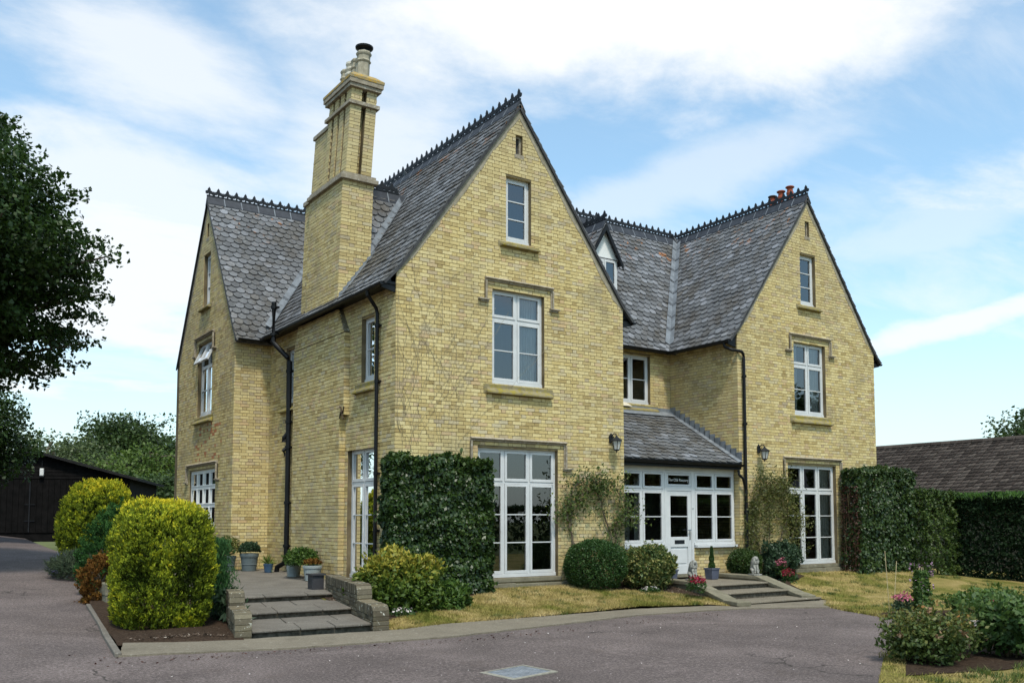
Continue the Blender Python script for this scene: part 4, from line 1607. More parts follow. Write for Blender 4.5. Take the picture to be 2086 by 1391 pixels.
for z0, z1 in ((1.40, 1.873), (1.897, 2.37)):
    mb = MB()
    mb.add([(da + .11, PY + .03, z0), (db - .11, PY + .03, z0), (db - .11, PY + .03, z1), (da + .11, PY + .03, z1)], [(0, 1, 2, 3)])
    mb.build('pane', 'glass', door)
mb = MB()
mb.add([(da + .03, PY + .03, 2.60), (db - .03, PY + .03, 2.60), (db - .03, PY + .03, 2.915), (da + .03, PY + .03, 2.915)], [(0, 1, 2, 3)])
mb.build('pane', 'glass', door)
mb = MB()
for a, b, c, d in ((da, da + .05, 2.605, 2.91), (db - .05, db, 2.605, 2.91), (da + .05, db - .05, 2.86, 2.91), (da + .05, db - .05, 2.605, 2.65)):
    mb.box(a, PY + .004, c, b, PY + .05, d)
mb.build('fanlight_frame', 'white_paint', door, bevel=.004)
mb = MB()
mb.box(da + .24, PY + .0, 1.235, db - .24, PY + .012, 1.325)
mb.build('letterbox', 'black_paint', door)
mb = MB()
mb.box(da + .27, PY - .004, 1.25, db - .27, PY + .001, 1.31)
mb.build('letterbox_flap', 'cast_iron', door)
mb = MB()
mb.box(db - .075, PY - .006, 1.33, db - .045, PY + .008, 1.58)
mb.tube([(db - .06, PY - .005, 1.56), (db - .06, PY - .05, 1.56), (db - .18, PY - .055, 1.56)], .011, 8)
mb.build('handle', 'chrome', door)
mb = MB()
mb.lathe([(.018, -.006), (.018, .006)], (8.215, PY - .01, 2.08), 10)
mb.build('bell_push', 'chrome', door)
mb = MB()
mb.box(da - .02, PY - .05, .45, db + .02, PY + .07, .515)
mb.build('threshold', 'stone', door)
# dead sprig painted on the lower panel in the photograph is a trailing twig
fc = bpy.data.curves.new('lettering', 'FONT')
fc.body = 'The Old Rectory'
fc.align_x = 'CENTER'
fc.size = 0.098
fc.extrude = 0.0008
tmp = bpy.data.objects.new('lettering_tmp', fc)
COL.objects.link(tmp)
dg = bpy.context.evaluated_depsgraph_get()
me = bpy.data.meshes.new_from_object(tmp.evaluated_get(dg))
bpy.data.objects.remove(tmp)
me.materials.clear()
o = mesh_obj('lettering', me, 'lettering', door)
o.location = tuple(np.array(((da + db) / 2, PY + .024, 2.72)) - wo(door))
o.rotation_euler = (math.pi / 2, 0, 0)

# ------------------------------------------------------------------ dormer
dorm = empty('dormer', (7.86, 3.2, 7.3), house)
DX, DY, DH = 7.86, 3.20, 0.50
FD = (V3(DX - DH, DY, 0), X, Z, -Y)
window(FD, 0.02, 7.45, 0.96, 1.40, [1, 1], [(1, 1)], rec=-.012, parent=house)
mb = MB()
mb.prism([(DX - DH, DY, 8.84), (DX + DH, DY, 8.84), (DX, DY, 9.70)], (0, .05, 0))
mb.build('pediment', 'white_render', dorm)
mb = MB()
mb.box(DX - DH - .02, DY - .012, 8.82, DX + DH + .02, DY + .03, 8.87)
mb.build('pediment_rail', 'white_paint', dorm)
mb = MB()
for s in (-1, 1):
    mb.prism([(DX + s * DH, DY + .02, 7.3), (DX + s * DH, DY + .02, 8.85), (DX + s * DH, 4.5, 8.85), (DX + s * DH, 3.4, 7.3)], (-s * .04, 0, 0))
mb.build('cheek', 'white_render', dorm)
kD = (9.70 - 8.84) / DH
for s in (-1, 1):
    mb = MB()
    a, b = np.array((DX, DY - .12, 9.76)), np.array((DX + s * (DH + .10), DY - .12, 9.76 - kD * (DH + .10)))
    mb.prism([a, b, b + np.array((0, 1.0, 0)), a + np.array((0, 1.9, 0))], (0, 0, -.04))
    mb.build('dormer_roof', 'slate_bed', dorm)
    mb = MB()
    mb.prism([a - Z * .02, b - Z * .02, b - Z * .16, a - Z * .19], (0, -.03, 0))
    mb.build('bargeboard', 'black_paint', dorm)
    Sd = nrm((-s, 0, kD))
    Nd = nrm((s * kD, 0, 1))
    slates(b, Y, Sd, Nd, np.linalg.norm(a - b), lambda v: 0.0, lambda v: 1.0 + .8 * v, keep=False)
ridge((DX, DY - .13, 9.76), (DX, DY + 1.65, 9.76), nrm((1, 0, -kD)), nrm((-1, 0, -kD)))
# red pots on a stack behind the right wing
mb = MB()
mb.box(13.22, 1.2, 9.0, 13.78, 2.4, 10.72)
mb.build('rear_stack', 'old_brick', house, rnd=True)
for i, (yy, zz) in enumerate(((2.12, 11.36), (1.80, 11.42), (1.48, 11.46))):
    mb = MB()
    mb.lathe([(.105, 10.72 - zz), (.095, -.24), (.105, -.22), (.105, -.17), (.085, -.15), (.08, -.06)], (13.5, yy, zz), 14)
    mb.build('chimney_pot', 'pot_red', house)
    mb = MB()
    mb.lathe([(.07, -.07), (.08, -.055), (.125, -.035), (.13, -.015), (.11, 0)], (13.5, yy, zz), 16)
    mb.build('pot_cap', 'pot_red' if i else 'iron_rust', house)


# ------------------------------------------------------------------ bricks and slates: 300 single ones each, the rest joined
def emit(pieces, faces, nv, single, joined, mat, hidden):
    pieces.sort(key=lambda q: -(q[0] if not hidden(q[3]) else 0.0))
    for (rk, q, r_, c) in pieces[:300]:
        me = bpy.data.meshes.new(single)
        c0 = np.mean(q, axis=0)
        me.from_pydata([tuple(p - c0) for p in q], [], faces)
        a = me.attributes.new('rnd', 'FLOAT', 'FACE')
        a.data.foreach_set('value', [r_] * len(faces))
        me.update()
        mesh_obj(single, me, mat, house, tuple(c0))
    rest = pieces[300:]
    vs = np.array([p for it in rest for p in it[1]])
    n = len(rest)
    me = bpy.data.meshes.new(joined)
    fl = []
    for i in range(n):
        b = i * nv
        fl.extend([tuple(k + b for k in f) for f in faces])
    me.from_pydata(vs.tolist(), [], fl)
    a = me.attributes.new('rnd', 'FLOAT', 'FACE')
    a.data.foreach_set('value', np.repeat(np.array([it[2] for it in rest], np.float32), len(faces)))
    me.update()
    o = mesh_obj(joined, me, mat, house)
    o['kind'] = 'stuff'
    return n


n1 = emit(PIECES, BF, 8, 'brick', 'brickwork', 'brick', lambda c: (c[2] < 3.2 and c[1] < .1 and c[0] < 2.4) or c[2] < 1.2 or (c[0] < .1 and c[2] < 2.5))
SF = [tuple(range(8))] + [(i, i + 8, (i + 1) % 8 + 8, (i + 1) % 8) for i in range(8)]
n2 = emit(SL, SF, 16, 'slate', 'slating', 'slate', lambda c: c[2] < 5.0 or (5.0 < c[0] < 8.5 and c[1] > 2) or (-.1 < c[0] < 2.5 and c[1] > 5))
print('bricks', n1 + 300, 'slates', n2 + 300)
# ------------------------------------------------------------------ the ground
def zd(x, y):
    """drive level: a gentle fall to the right, rising to the back along the side of the house"""
    return min(max(.2 - .011 * (x + 4), .05), .27) + max(0.0, y + 2) * .042 * min(1, max(0, (-2.5 - x) / 2 + .4))


def zl(x, y):
    """lawn level: falls from the house walls to the drive"""
    b = zd(max(x, -3.9), min(y, -2))
    if x > 15.6:
        t = max(0.0, 1 - (x - 15.6) / 3.0)
    else:
        t = 1.0
    f = min(1.0, max(0.0, (y + 3.0) / 2.8))
    return b + .006 + t * f * (.42 - b) + (1 - t) * .08


def sheet(name, poly, zf, mat, step=0.5, kind='structure', label=None, cat=None, lift=0.0, skirt=0.0, jitter=0.0):
    """polygon laid over a height function"""
    xs, ys = [q[0] for q in poly], [q[1] for q in poly]
    pts = [Vector((q[0], q[1])) for q in poly]
    dense, n = [], len(poly)
    for i in range(n):
        a, b = pts[i], pts[(i + 1) % n]
        m = max(1, int((b - a).length / step))
        dense += [a + (b - a) * (k / m) + Vector((random.gauss(0, jitter), random.gauss(0, jitter))) * (1 if k else 0) for k in range(m)]
    edges = [(i, (i + 1) % len(dense)) for i in range(len(dense))]
    inner = []
    x = min(xs) + step * .5
    while x < max(xs):
        y = min(ys) + step * .5
        while y < max(ys):
            ins = False
            for i in range(n):
                (u0, v0), (u1, v1) = poly[i], poly[(i + 1) % n]
                if (v0 > y) != (v1 > y) and x < u0 + (y - v0) / (v1 - v0) * (u1 - u0):
                    ins = not ins
            if ins:
                inner.append(Vector((x, y)))
            y += step
        x += step
    vo, eo, fo, _, _, _ = geometry.delaunay_2d_cdt(dense + inner, edges, [list(range(len(dense)))], 1, 1e-5)
    mb = MB()
    top = [(q[0], q[1], zf(q[0], q[1]) + lift) for q in vo]
    mb.add(top, [tuple(f) for f in fo])
    if skirt:
        for i in range(len(dense)):
            a, b = dense[i], dense[(i + 1) % len(dense)]
            za, zb_ = zf(a[0], a[1]) + lift, zf(b[0], b[1]) + lift
            mb.add([(a[0], a[1], za), (b[0], b[1], zb_), (b[0], b[1], zb_ - skirt), (a[0], a[1], za - skirt)], [(0, 1, 2, 3)])
    o = mb.build(name, mat, None, smooth=True)
    tag(o, label, cat, None, kind)
    return o


mb = MB()
mb.add([(-600, -600, -.25), (600, -600, -.25), (600, 600, -.25), (-600, 600, -.25)], [(0, 1, 2, 3)])
tag(mb.build('ground', 'field', None), kind='structure')

KERB_IN = [(-5.35, -2.91), (-3.9, -3.30), (-1.62, -3.30), (-.67, -2.95), (1.6, -2.72), (3.93, -2.42), (5.6, -2.62), (6.05, -3.0)]
KERB_OUT = [(-5.64, -4.07), (-3.66, -4.45), (-1.52, -4.42), (1.0, -3.85), (3.08, -3.33), (5.0, -3.30), (5.9, -3.42), (6.9, -3.72), (7.5, -4.02)]
DRIVE_R = [(9.0, -2.9), (7.75, -3.75), (7.30, -4.5), (6.95, -5.3), (6.59, -6.08), (5.6, -7.0), (4.2, -7.8), (2.11, -8.78), (.43, -9.84), (-1.2, -11.2), (-2.5, -13)]
drive = DRIVE_R + [(-2.5, -40), (-30, -40), (-30, 30), (3.0, 30), (1.5, 20), (-2.4, 13), (-3.6, 8.6), (-4.3, 6.6), (-5.02, 1.34), (-5.25, -.97), (-5.6, -4.0)]
sheet('driveway', drive + [(-3.66, -4.0), (1.0, -3.4), (5.0, -2.7), (9.0, -2.2)], zd, 'tarmac', 1.0, label='dark purple-grey tarmac driveway')
sheet('edging_path', KERB_OUT + [(8.3, -3.42), (8.95, -2.85), (8.9, -2.3), (6.2, -2.5)] + list(reversed(KERB_IN)), zd, 'concrete', 0.16, lift=.022, skirt=.03, jitter=.014, label='pale concrete strip along the driveway')
sheet('front_lawn', KERB_IN[2:] + [(6.1, -2.6), (6.5, -1.2), (6.6, .35), (5.7, .35), (5.7, .02), (-1.5, .02), (-1.62, -1.0)], zl, 'lawn', 0.25, jitter=.02, label='parched grass bank in front of the left wing')
RL = [(9.0, -2.9), (8.9, -2.4), (8.86, -1.2), (8.9, .35), (9.7, .22), (15.5, .22), (18.0, 3.4), (22, 3.4), (22, -22), (-2.0, -22), (-2.5, -13)] + list(reversed(DRIVE_R[1:-1]))
sheet('right_lawn', RL, zl, 'lawn', 0.7, label='parched lawn to the right of the steps')
# flower beds: soil
sheet('left_bed', [(-5.44, -3.05), (-3.95, -3.46), (-3.72, -2.2), (-3.10, .3), (-3.15, 2.6), (-3.5, 8.0), (-4.2, 6.6), (-5.0, 1.34), (-5.24, -.97)], lambda x, y: zd(x, y) + min(1, max(0, (y + 3.0 + .29 * (x + 5.4)) / .35)) * (.035 + .05 * min(1, max(0, 1 - abs(x + 4.4)))), 'soil', 0.3, lift=.01, label='bare brown soil bed under the golden conifers')
sheet('wall_bed', [(-1.45, .01), (-1.55, -1.0), (-1.42, -2.5), (-.2, -1.75), (.9, -1.0), (1.75, -.45), (2.1, .01)], lambda x, y: zl(x, y) + .012, 'soil', 0.25, label='soil bed under the clipped climber')
sheet('porch_bed', [(4.05, .01), (4.0, -.55), (4.7, -.85), (5.6, -1.3), (6.0, -2.0), (6.2, -2.2), (6.5, -1.4), (6.56, .3), (5.75, .3), (5.75, .01)], lambda x, y: zl(x, y) + .012, 'soil', 0.25, label='soil bed left of the front steps')
sheet('right_bed', [(8.98, .3), (8.95, -1.9), (9.35, -1.9), (9.8, -1.2), (11.3, -.45), (11.5, .18), (9.72, .18)], lambda x, y: zl(x, y) + .012, 'soil', 0.25, label='soil bed right of the front steps')
sheet('rose_bed', [(6.75, -6.2), (7.0, -5.3), (8.2, -5.1), (9.6, -5.8), (9.4, -7.6), (6.6, -9.0), (4.4, -10.0), (2.4, -10.1), (1.05, -9.75), (2.3, -8.95), (4.3, -8.0), (5.7, -7.15)], lambda x, y: zl(x, y) + .01, 'soil', 0.35, label='rose bed at the right edge of the drive')

# kerb stones along the left bed
ks = [(-5.64, -4.07), (-5.25, -.97), (-5.02, 1.34)]
kerb = empty('kerb', (-5.3, -1.0, .2))
kerb['kind'] = 'structure'
for (a, b) in zip(ks[:-1], ks[1:]):
    a, b = np.array(a), np.array(b)
    L = np.linalg.norm(b - a)
    n = int(L / .85)
    d = (b - a) / L
    s = np.array((d[1], -d[0])) * .04
    for i in range(n):
        p, q = a + d * (L * i / n + .006), a + d * (L * (i + 1) / n - .006)
        z0, z1 = zd(*p) + .05, zd(*q) + .05
        mb = MB()
        mb.hexa([(*(p - s), z0 - .2), (*(q - s), z1 - .2), (*(q + s), z1 - .2), (*(p + s), z0 - .2), (*(p - s), z0), (*(q - s), z1), (*(q + s), z1), (*(p + s), z0)])
        mb.build('kerb_stone', 'paving', kerb, bevel=.012)


# ------------------------------------------------------------------ terrace and its steps
def zt(x, y):
    return .510 + max(0, min(1, (y + .2) / 6.0)) * .085


sheet('terrace', [(-2.98, .22), (-1.20, .22), (-1.05, .6), (-.9, .9), (0.02, .9), (0.02, 6.8), (-.88, 6.8), (-.88, 9.5), (-2.6, 9.5), (-3.2, 2.6)], zt, 'paving', 0.5, skirt=.35, label='grey paved terrace beside the house')

steps = empty('terrace_steps', (-2.6, -2.0, .2), None, 'wide shallow stone steps with rounded brick cheeks up to the terrace', 'steps')


def flight(root, x0, x1, lips, base, slab=.05, mat='stone', tread='paving', slabw=.62, jit=.008):
    """lips: (y of the lip, z of the tread) from the bottom up"""
    for i, (y, z) in enumerate(lips):
        yb = lips[i + 1][0] + .06 if i + 1 < len(lips) else y + .42
        zb_ = lips[i - 1][1] - slab if i else base - .12
        mb = MB()
        mb.box(x0, y + .06, zb_, x1, y + .18, z - slab)
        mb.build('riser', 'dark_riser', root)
        rows = 2 if yb - y > .9 else 1
        for k in range(rows):
            ya, yb2 = y + (yb - y) * k / rows, y + (yb - y) * (k + 1) / rows
            x = x0
            while x < x1 - .05:
                w = min(slabw * random.uniform(.75, 1.3), x1 - x)
                if x1 - (x + w) < .25:
                    w = x1 - x
                dz = random.uniform(-jit, jit)
                fr_ = random.uniform(-.02, .015) if k == 0 else 0
                mb = MB()
                gp = .010
                mb.hexa([(x + .005, ya + .005 + fr_, z - slab), (x + w - .005, ya + .005 + fr_ * .4, z - slab), (x + w - .005, yb2 - .004, z - slab), (x + .005, yb2 - .004, z - slab),
                         (x + .005, ya + .005 + fr_, z + dz), (x + w - .005, ya + .005 + fr_ * .4, z + dz * .4), (x + w - .005, yb2 - .004, z), (x + .005, yb2 - .004, z)])
                mb.build('tread_slab', tread, root, bevel=.012)
                x += w


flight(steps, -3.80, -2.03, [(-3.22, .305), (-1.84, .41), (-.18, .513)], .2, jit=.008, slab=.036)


def cheek(root, x0, x1, ya, yb, z0, top, course=.072, back_round=False):
    """garden wall of old bricks; its near end is rounded at the top"""
    rr = .16
    mb = MB()
    prof = [(yb, z0), (yb, top - .004)]
    for k in range(7):
        th = math.pi / 2 * k / 6
        prof.append((ya + rr - rr * math.sin(th), top - rr + rr * math.cos(th) - .004))
    prof.append((ya, z0))
    mb.prism([(x0 + .012, y + (.01 if y < ya + .1 else 0), z) for y, z in prof], (x1 - x0 - .024, 0, 0))
    mb.build('core', 'mortar', root)
    nrow = max(1, int(round((top - rr - z0) / course)))
    ch = (top - rr - z0) / nrow

    def put(q):
        b = MB()
        b.hexa(q)
        o = b.build('brick', 'old_brick', root, rnd=True, bevel=.006)
    for k in range(nrow):
        za, zb_ = z0 + k * ch + .005, z0 + (k + 1) * ch - .005
        y = ya
        first = True
        while y < yb - .02:
            L = .22 if (k % 2 == 0 or not first) else .11
            e = min(y + L, yb)
            dj = random.uniform(-.004, .004)
            put([(x0 + dj, y + .004, za), (x1 - dj, y + .004, za), (x1 - dj, e - .004, za), (x0 + dj, e - .004, za), (x0 + dj, y + .004, zb_), (x1 - dj, y + .004, zb_), (x1 - dj, e - .004, zb_), (x0 + dj, e - .004, zb_)])
            y = e
            first = False
    # rounded nose: bricks on edge round the curve, then along the top
    for k in range(3):
        t0, t1 = math.pi / 2 * (1 - k / 3) - .012, math.pi / 2 * (1 - (k + 1) / 3) + .012
        pt = lambda th, r_: (ya + rr - r_ * math.sin(th), top - rr + r_ * math.cos(th))
        a, b, c, d = pt(t0, rr), pt(t1, rr), pt(t1, .05), pt(t0, .05)
        put([(x0, a[0], a[1]), (x1, a[0], a[1]), (x1, b[0], b[1]), (x0, b[0], b[1]), (x0, d[0], d[1]), (x1, d[0], d[1]), (x1, c[0], c[1]), (x0, c[0], c[1])])
    y = ya + rr
    while y < yb - .03:
        e = min(y + .078, yb)
        dj = random.uniform(-.006, .004)
        put([(x0 - .003, y + .004, top - rr + .004), (x1 + .003, y + .004, top - rr + .004), (x1 + .003, e - .004, top - rr + .004), (x0 - .003, e - .004, top - rr + .004),
             (x0 - .003, y + .004, top + dj), (x1 + .003, y + .004, top + dj), (x1 + .003, e - .004, top + dj), (x0 - .003, e - .004, top + dj)])
        y = e


cheek(steps, -2.03, -1.77, -3.33, -2.20, .13, .56)
cheek(steps, -2.03, -1.77, -2.22, .55, .30, .79)
cheek(steps, -4.04, -3.80, -3.27, -2.18, .15, .56)
cheek(steps, -4.03, -3.80, -2.20, -1.55, .30, .76)
# the flight is set askew to the house: everything but the lips follows the slanting cheeks
for ch in steps.children:
    for v_ in ch.data.vertices:
        v_.co.x += .235 * (v_.co.y + steps.location.y + 3.3)
    ch.data.update()
# low block of stone and slabs behind the golden conifer
blk = empty('stone_block', (-4.55, 1.7, .35), None, 'low pale stone block beside the brown conifer', 'block')
mb = MB()
mb.box(-4.78, 1.2, .30, -4.42, 1.75, .52)
mb.build('lower_stone', 'stone', blk, bevel=.012)
mb = MB()
mb.box(-4.79, 1.19, .525, -4.41, 1.76, .73)
mb.build('upper_stone', 'stone', blk, bevel=.015)
for i, (x, y, w, d, z) in enumerate(((-4.98, -.5, .62, .95, .315), (-4.92, .55, .5, .7, .36))):
    mb = MB()
    mb.box(x, y, z - .06, x + w, y + d, z)
    o = mb.build('paving_slab', 'paving', None, bevel=.01, loc=(x, y, z - .06))
    tag(o, ('longer grey paving slab at the edge of the left soil bed', 'shorter grey slab next to the stone block')[i], 'slab')

# ------------------------------------------------------------------ front steps
fs = empty('front_steps', (7.7, -1.6, .1), None, 'lichened stone front steps with splayed copings leading to the porch', 'steps')
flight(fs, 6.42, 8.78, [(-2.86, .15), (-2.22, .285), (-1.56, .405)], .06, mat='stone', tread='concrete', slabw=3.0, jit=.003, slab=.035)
mb = MB()
mb.box(6.62, -1.16, .2, 8.78, PY - .06, .404)
mb.build('landing', 'concrete', fs)


def coping(pts, w, name='coping'):
    """flat coping stones following a line in plan and height"""
    for a, b in zip(pts[:-1], pts[1:]):
        a, b = np.array(a, float), np.array(b, float)
        d = b - a
        L = np.linalg.norm(d[:2])
        s = np.array((d[1], -d[0], 0)) / L * w / 2
        t = d / np.linalg.norm(d) * .004
        mb = MB()
        mb.hexa([a + t - s - Z * .085, b - t - s - Z * .085, b - t + s - Z * .085, a + t + s - Z * .085, a + t - s, b - t - s, b - t + s, a + t + s])
        mb.build(name, 'stone', fs, bevel=.014)
        mb = MB()
        s2 = s * .8
        lo = lambda p: np.array((p[0], p[1], -.02))
        mb.hexa([lo(a) - s2, lo(b) - s2, lo(b) + s2, lo(a) + s2, a - s2 - Z * .08, b - s2 - Z * .08, b + s2 - Z * .08, a + s2 - Z * .08])
        mb.build('dwarf_wall', 'stone', fs)


coping([(6.52, .30, .505), (6.46, -1.38, .50), (6.13, -2.70, .215), (6.02, -3.15, .205)], .33)
coping([(8.80, .30, .53), (8.86, -1.15, .52), (8.62, -2.40, .235), (8.45, -2.78, .20)], .33)

# ------------------------------------------------------------------ lions
def lion():
    """seated lion, grown from a skeleton"""
    me = bpy.data.meshes.new('lion_skeleton')
    v = [(0, .02, .14), (0, .05, .22), (0, .02, .31), (0, -.02, .385), (0, -.05, .45), (0, -.105, .465), (0, -.15, .45),       # 0-6 pelvis .. muzzle
         (.042, -.05, .28), (.042, -.085, .17), (.042, -.09, .05), (.042, -.14, .028),                                           # 7-10 right fore leg
         (-.042, -.05, .28), (-.042, -.085, .17), (-.042, -.09, .05), (-.042, -.14, .028),                                       # 11-14
         (.075, .04, .11), (.095, -.05, .12), (.09, -.02, .035), (.09, -.09, .025),                                            # 15-18 right haunch
         (-.075, .04, .11), (-.095, -.05, .12), (-.09, -.02, .035), (-.09, -.09, .025),                                        # 19-22
         (0, .10, .06), (.05, .13, .03), (.11, .09, .03),                                                                     # 23-25 tail
         (.035, -.05, .525), (-.035, -.05, .525)]                                                                             # 26-27 ears
    e = [(0, 1), (1, 2), (2, 3), (3, 4), (4, 5), (5, 6), (2, 7), (7, 8), (8, 9), (9, 10), (2, 11), (11, 12), (12, 13), (13, 14),
         (0, 15), (15, 16), (16, 17), (17, 18), (0, 19), (19, 20), (20, 21), (21, 22), (0, 23), (23, 24), (24, 25), (4, 26), (4, 27)]
    r = [.11, .11, .112, .11, .09, .06, .036, .055, .043, .036, .033, .055, .043, .036, .033, .075, .05, .034, .028, .075, .05, .034, .028, .025, .018, .024, .016, .016]
    me.from_pydata(v, e, [])
    o = bpy.data.objects.new('lion_skeleton', me)
    COL.objects.link(o)
    m = o.modifiers.new('skin', 'SKIN')
    sk = me.skin_vertices[0].data
    for i, q in enumerate(r):
        sk[i].radius = (q, q)
    sk[0].use_root = True
    m2 = o.modifiers.new('sub', 'SUBSURF')
    m2.levels = 2
    m2.render_levels = 2
    dg_ = bpy.context.evaluated_depsgraph_get()
    dg_.update()
    out = bpy.data.meshes.new_from_object(o.evaluated_get(dg_))
    out.name = 'lion_body'
    bpy.data.objects.remove(o)
    out.materials.clear()
    # carve a shaggy mane into the body surface
    co = np.zeros(len(out.vertices) * 3)
    out.vertices.foreach_get('co', co)
    co = co.reshape(-1, 3)
    d = co - np.array((0, -.03, .40))
    rad = np.linalg.norm(d, axis=1)
    mane = np.clip(1 - np.abs(rad - .09) / .07, 0, 1) * (co[:, 1] > -.11) * (co[:, 2] > .27)
    wave = np.sin(d[:, 0] * 130 + d[:, 2] * 60) * np.sin(d[:, 2] * 110 + d[:, 1] * 90)
    co += (d / (rad[:, None] + 1e-6)) * (mane * (.012 + .010 * wave))[:, None]
    out.vertices.foreach_set('co', co.ravel())
    out.polygons.foreach_set('use_smooth', [True] * len(out.polygons))
    out.update()
    return out


LION = lion()
for (x, y, z, rz, lab) in ((6.52, -1.28, .503, R(-8), 'weathered stone lion sitting on the left coping near the door'), (8.84, -.98, .523, R(-20), 'weathered stone lion sitting on the right coping before the shrubs')):
    root = empty('lion_statue', (x, y, z), None, lab, 'statue', 'stone lions guarding the front steps')
    o = mesh_obj('body', LION, 'statue', root)
    o.location = (0, 0, .04)
    mb = MB()
    mb.box(-.14, -.19, 0, .14, .17, .045)
    bo = mb.build('base', 'statue', None, bevel=.006)
    bo.parent = root
    root.rotation_euler = (0, 0, rz)
    root.scale = (.76, .76, .76)

# ------------------------------------------------------------------ manhole
mh = empty('manhole_cover', (-2.3, -7.38, .19), None, 'diamond-looking pale steel manhole cover set in the driveway', 'manhole')
mq = [(-2.67, -7.18), (-2.63, -7.76), (-1.93, -7.59), (-1.98, -7.01)]
cxy = np.mean(np.array(mq), axis=0)
mb = MB()
for i in range(4):
    a, b = np.array(mq[i]), np.array(mq[(i + 1) % 4])
    a2, b2 = a + (cxy - a) * .16, b + (cxy - b) * .16
    za = zd(*cxy) + .012
    mb.hexa([(*a, za - .03), (*b, za - .03), (*b2, za - .03), (*a2, za - .03), (*a, za - .004), (*b, za - .004), (*b2, za), (*a2, za)])
mb.build('frame', 'concrete_pale', mh)
mb = MB()
q = [np.array(p) + (cxy - np.array(p)) * .18 for p in mq]
mb.prism([(*p, zd(*cxy) - .02) for p in q], (0, 0, .028))
for i in range(11):
    for j_ in range(9):
        f, g = (i + .6) / 11.5, (j_ + .6) / 9.5
        p = q[0] * (1 - f) * (1 - g) + q[1] * f * (1 - g) + q[2] * f * g + q[3] * (1 - f) * g
        t_ = (q[1] - q[0]) * .030 * (1 if (i + j_) % 2 else .25) + (q[3] - q[0]) * .030 * (.25 if (i + j_) % 2 else 1)
        n_ = np.array((-t_[1], t_[0])) * .3
        mb.prism([(*(p - t_), zd(*cxy) + .0075), (*(p - n_), zd(*cxy) + .0075), (*(p + t_), zd(*cxy) + .0075), (*(p + n_), zd(*cxy) + .0075)], (0, 0, .004))
simple('steel_plate', (.20, .215, .24), (.36, .38, .41), 9.0, 0.5, 0.5, 0.3, metal=0.5)
mb.build('plate', 'steel_plate', mh)

# ------------------------------------------------------------------ lanterns on the walls
simple('lantern_glass_pale', (.42, .42, .40), (.52, .52, .50), 3.0, 0.15, 0.6, 0.0)


def lantern(x, y, z, lab):
    root = empty('wall_lantern', (x, y, z), None, lab, 'lantern', 'black wall lanterns')
    mb = MB()
    mb.prism([(x - .045, y - .003, z - .02), (x + .045, y - .003, z - .02), (x + .06, y - .003, z + .12), (x, y - .003, z + .2), (x - .06, y - .003, z + .12)], (0, -.025, 0))
    mb.build('back_plate', 'cast_iron', root)
    mb = MB()
    mb.tube([(x, y - .02, z + .10), (x, y - .10, z + .18), (x, y - .18, z + .17), (x, y - .20, z + .10)], .012, 8)
    mb.tube([(x, y - .03, z + .04), (x, y - .08, z + .06), (x, y - .12, z + .12)], .009, 8)
    mb.build('arm', 'cast_iron', root)
    c = (x, y - .20, z - .18)
    mb = MB()
    mb.lathe([(.015, .31), (.03, .28), (.05, .265), (.135, .20), (.135, .185), (.09, .185)][::-1], c, 6)
    mb.build('cap', 'cast_iron', root)
    mb = MB()
    mb.lathe([(.062, .0), (.108, .185)], c, 6)
    mb.build('glass', 'lantern_glass_pale', root)
    for k in range(6):
        th = 2 * math.pi * k / 6
        mb = MB()
        mb.tube([(c[0] + .064 * math.cos(th), c[1] + .064 * math.sin(th), c[2]), (c[0] + .111 * math.cos(th), c[1] + .111 * math.sin(th), c[2] + .19)], .007, 5)
        mb.build('glazing_rib', 'cast_iron', root)
    mb = MB()
    mb.lathe([(.008, -.075), (.018, -.06), (.01, -.045), (.03, -.03), (.07, -.015), (.072, .004)], c, 6)
    mb.build('finial', 'cast_iron', root)


lantern(5.33, -.0, 3.52, 'black wall lantern on the left wing beside the porch roof')
lantern(10.42, YB, 3.52, 'black wall lantern on the right wing beside the drainpipe')

# ------------------------------------------------------------------ curtains behind the glass
def curtain(F, u0, u1, v0, v1, lab, mat='curtain', d=-.215, gather=0.0, waves=7):
    O, U, W, N = F
    nu, nv = waves * 8, 10
    V, Fc = [], []
    for j_ in range(nv + 1):
        t_ = j_ / nv
        for i in range(nu + 1):
            s = i / nu
            uu = u0 + (u1 - u0) * s * (1 - gather * (1 - t_) * .5)
            dd = d + .025 * math.sin(s * waves * 2 * math.pi + .6 * math.sin(3 * t_)) - .006 * math.sin(9 * s + 2 * t_)
            V.append(O + U * uu + W * (v0 + (v1 - v0) * t_) + N * dd)
    for j_ in range(nv):
        for i in range(nu):
            a = j_ * (nu + 1) + i
            Fc.append((a, a + 1, a + nu + 2, a + nu + 1))
    c = O + U * ((u0 + u1) / 2) + W * v0 + N * d
    me = np_mesh('curtain', np.array(V) - c, Fc)
    me.polygons.foreach_set('use_smooth', [True] * len(me.polygons))
    o = mesh_obj('curtain', me, mat, None, tuple(c))
    tag(o, lab, 'curtain')


curtain(FA, 2.98, 3.46, 4.65, 6.5, 'white lace curtain in the upper window of the left wing', 'lace', gather=.3)
curtain(FB, 2.2, 2.55, 4.65, 6.5, 'pale curtain at the left of the upper right-wing window', 'lace')
curtain(FB, 2.9, 3.5, 4.65, 6.5, 'pale net curtain at the right of the upper right-wing window', 'lace')
curtain(FB, 3.22, 3.86, .66, 3.22, 'cream curtain in the french window of the right wing')
curtain(FL, 1.56, 2.12, .66, 3.22, 'cream curtain in the side french window near the yellow shrub')
curtain(FP, 6.55, 6.80, 1.0, 2.9, 'cream curtain inside the porch left of the door', d=-.7)
curtain(FP, 6.95, 7.15, 1.0, 2.9, 'narrow cream curtain inside the porch nearest the door', d=-.7, waves=4)
curtain(FP, 6.0, 6.2, 1.0, 2.9, 'cream curtain at the left end of the porch', d=-.7, waves=4)

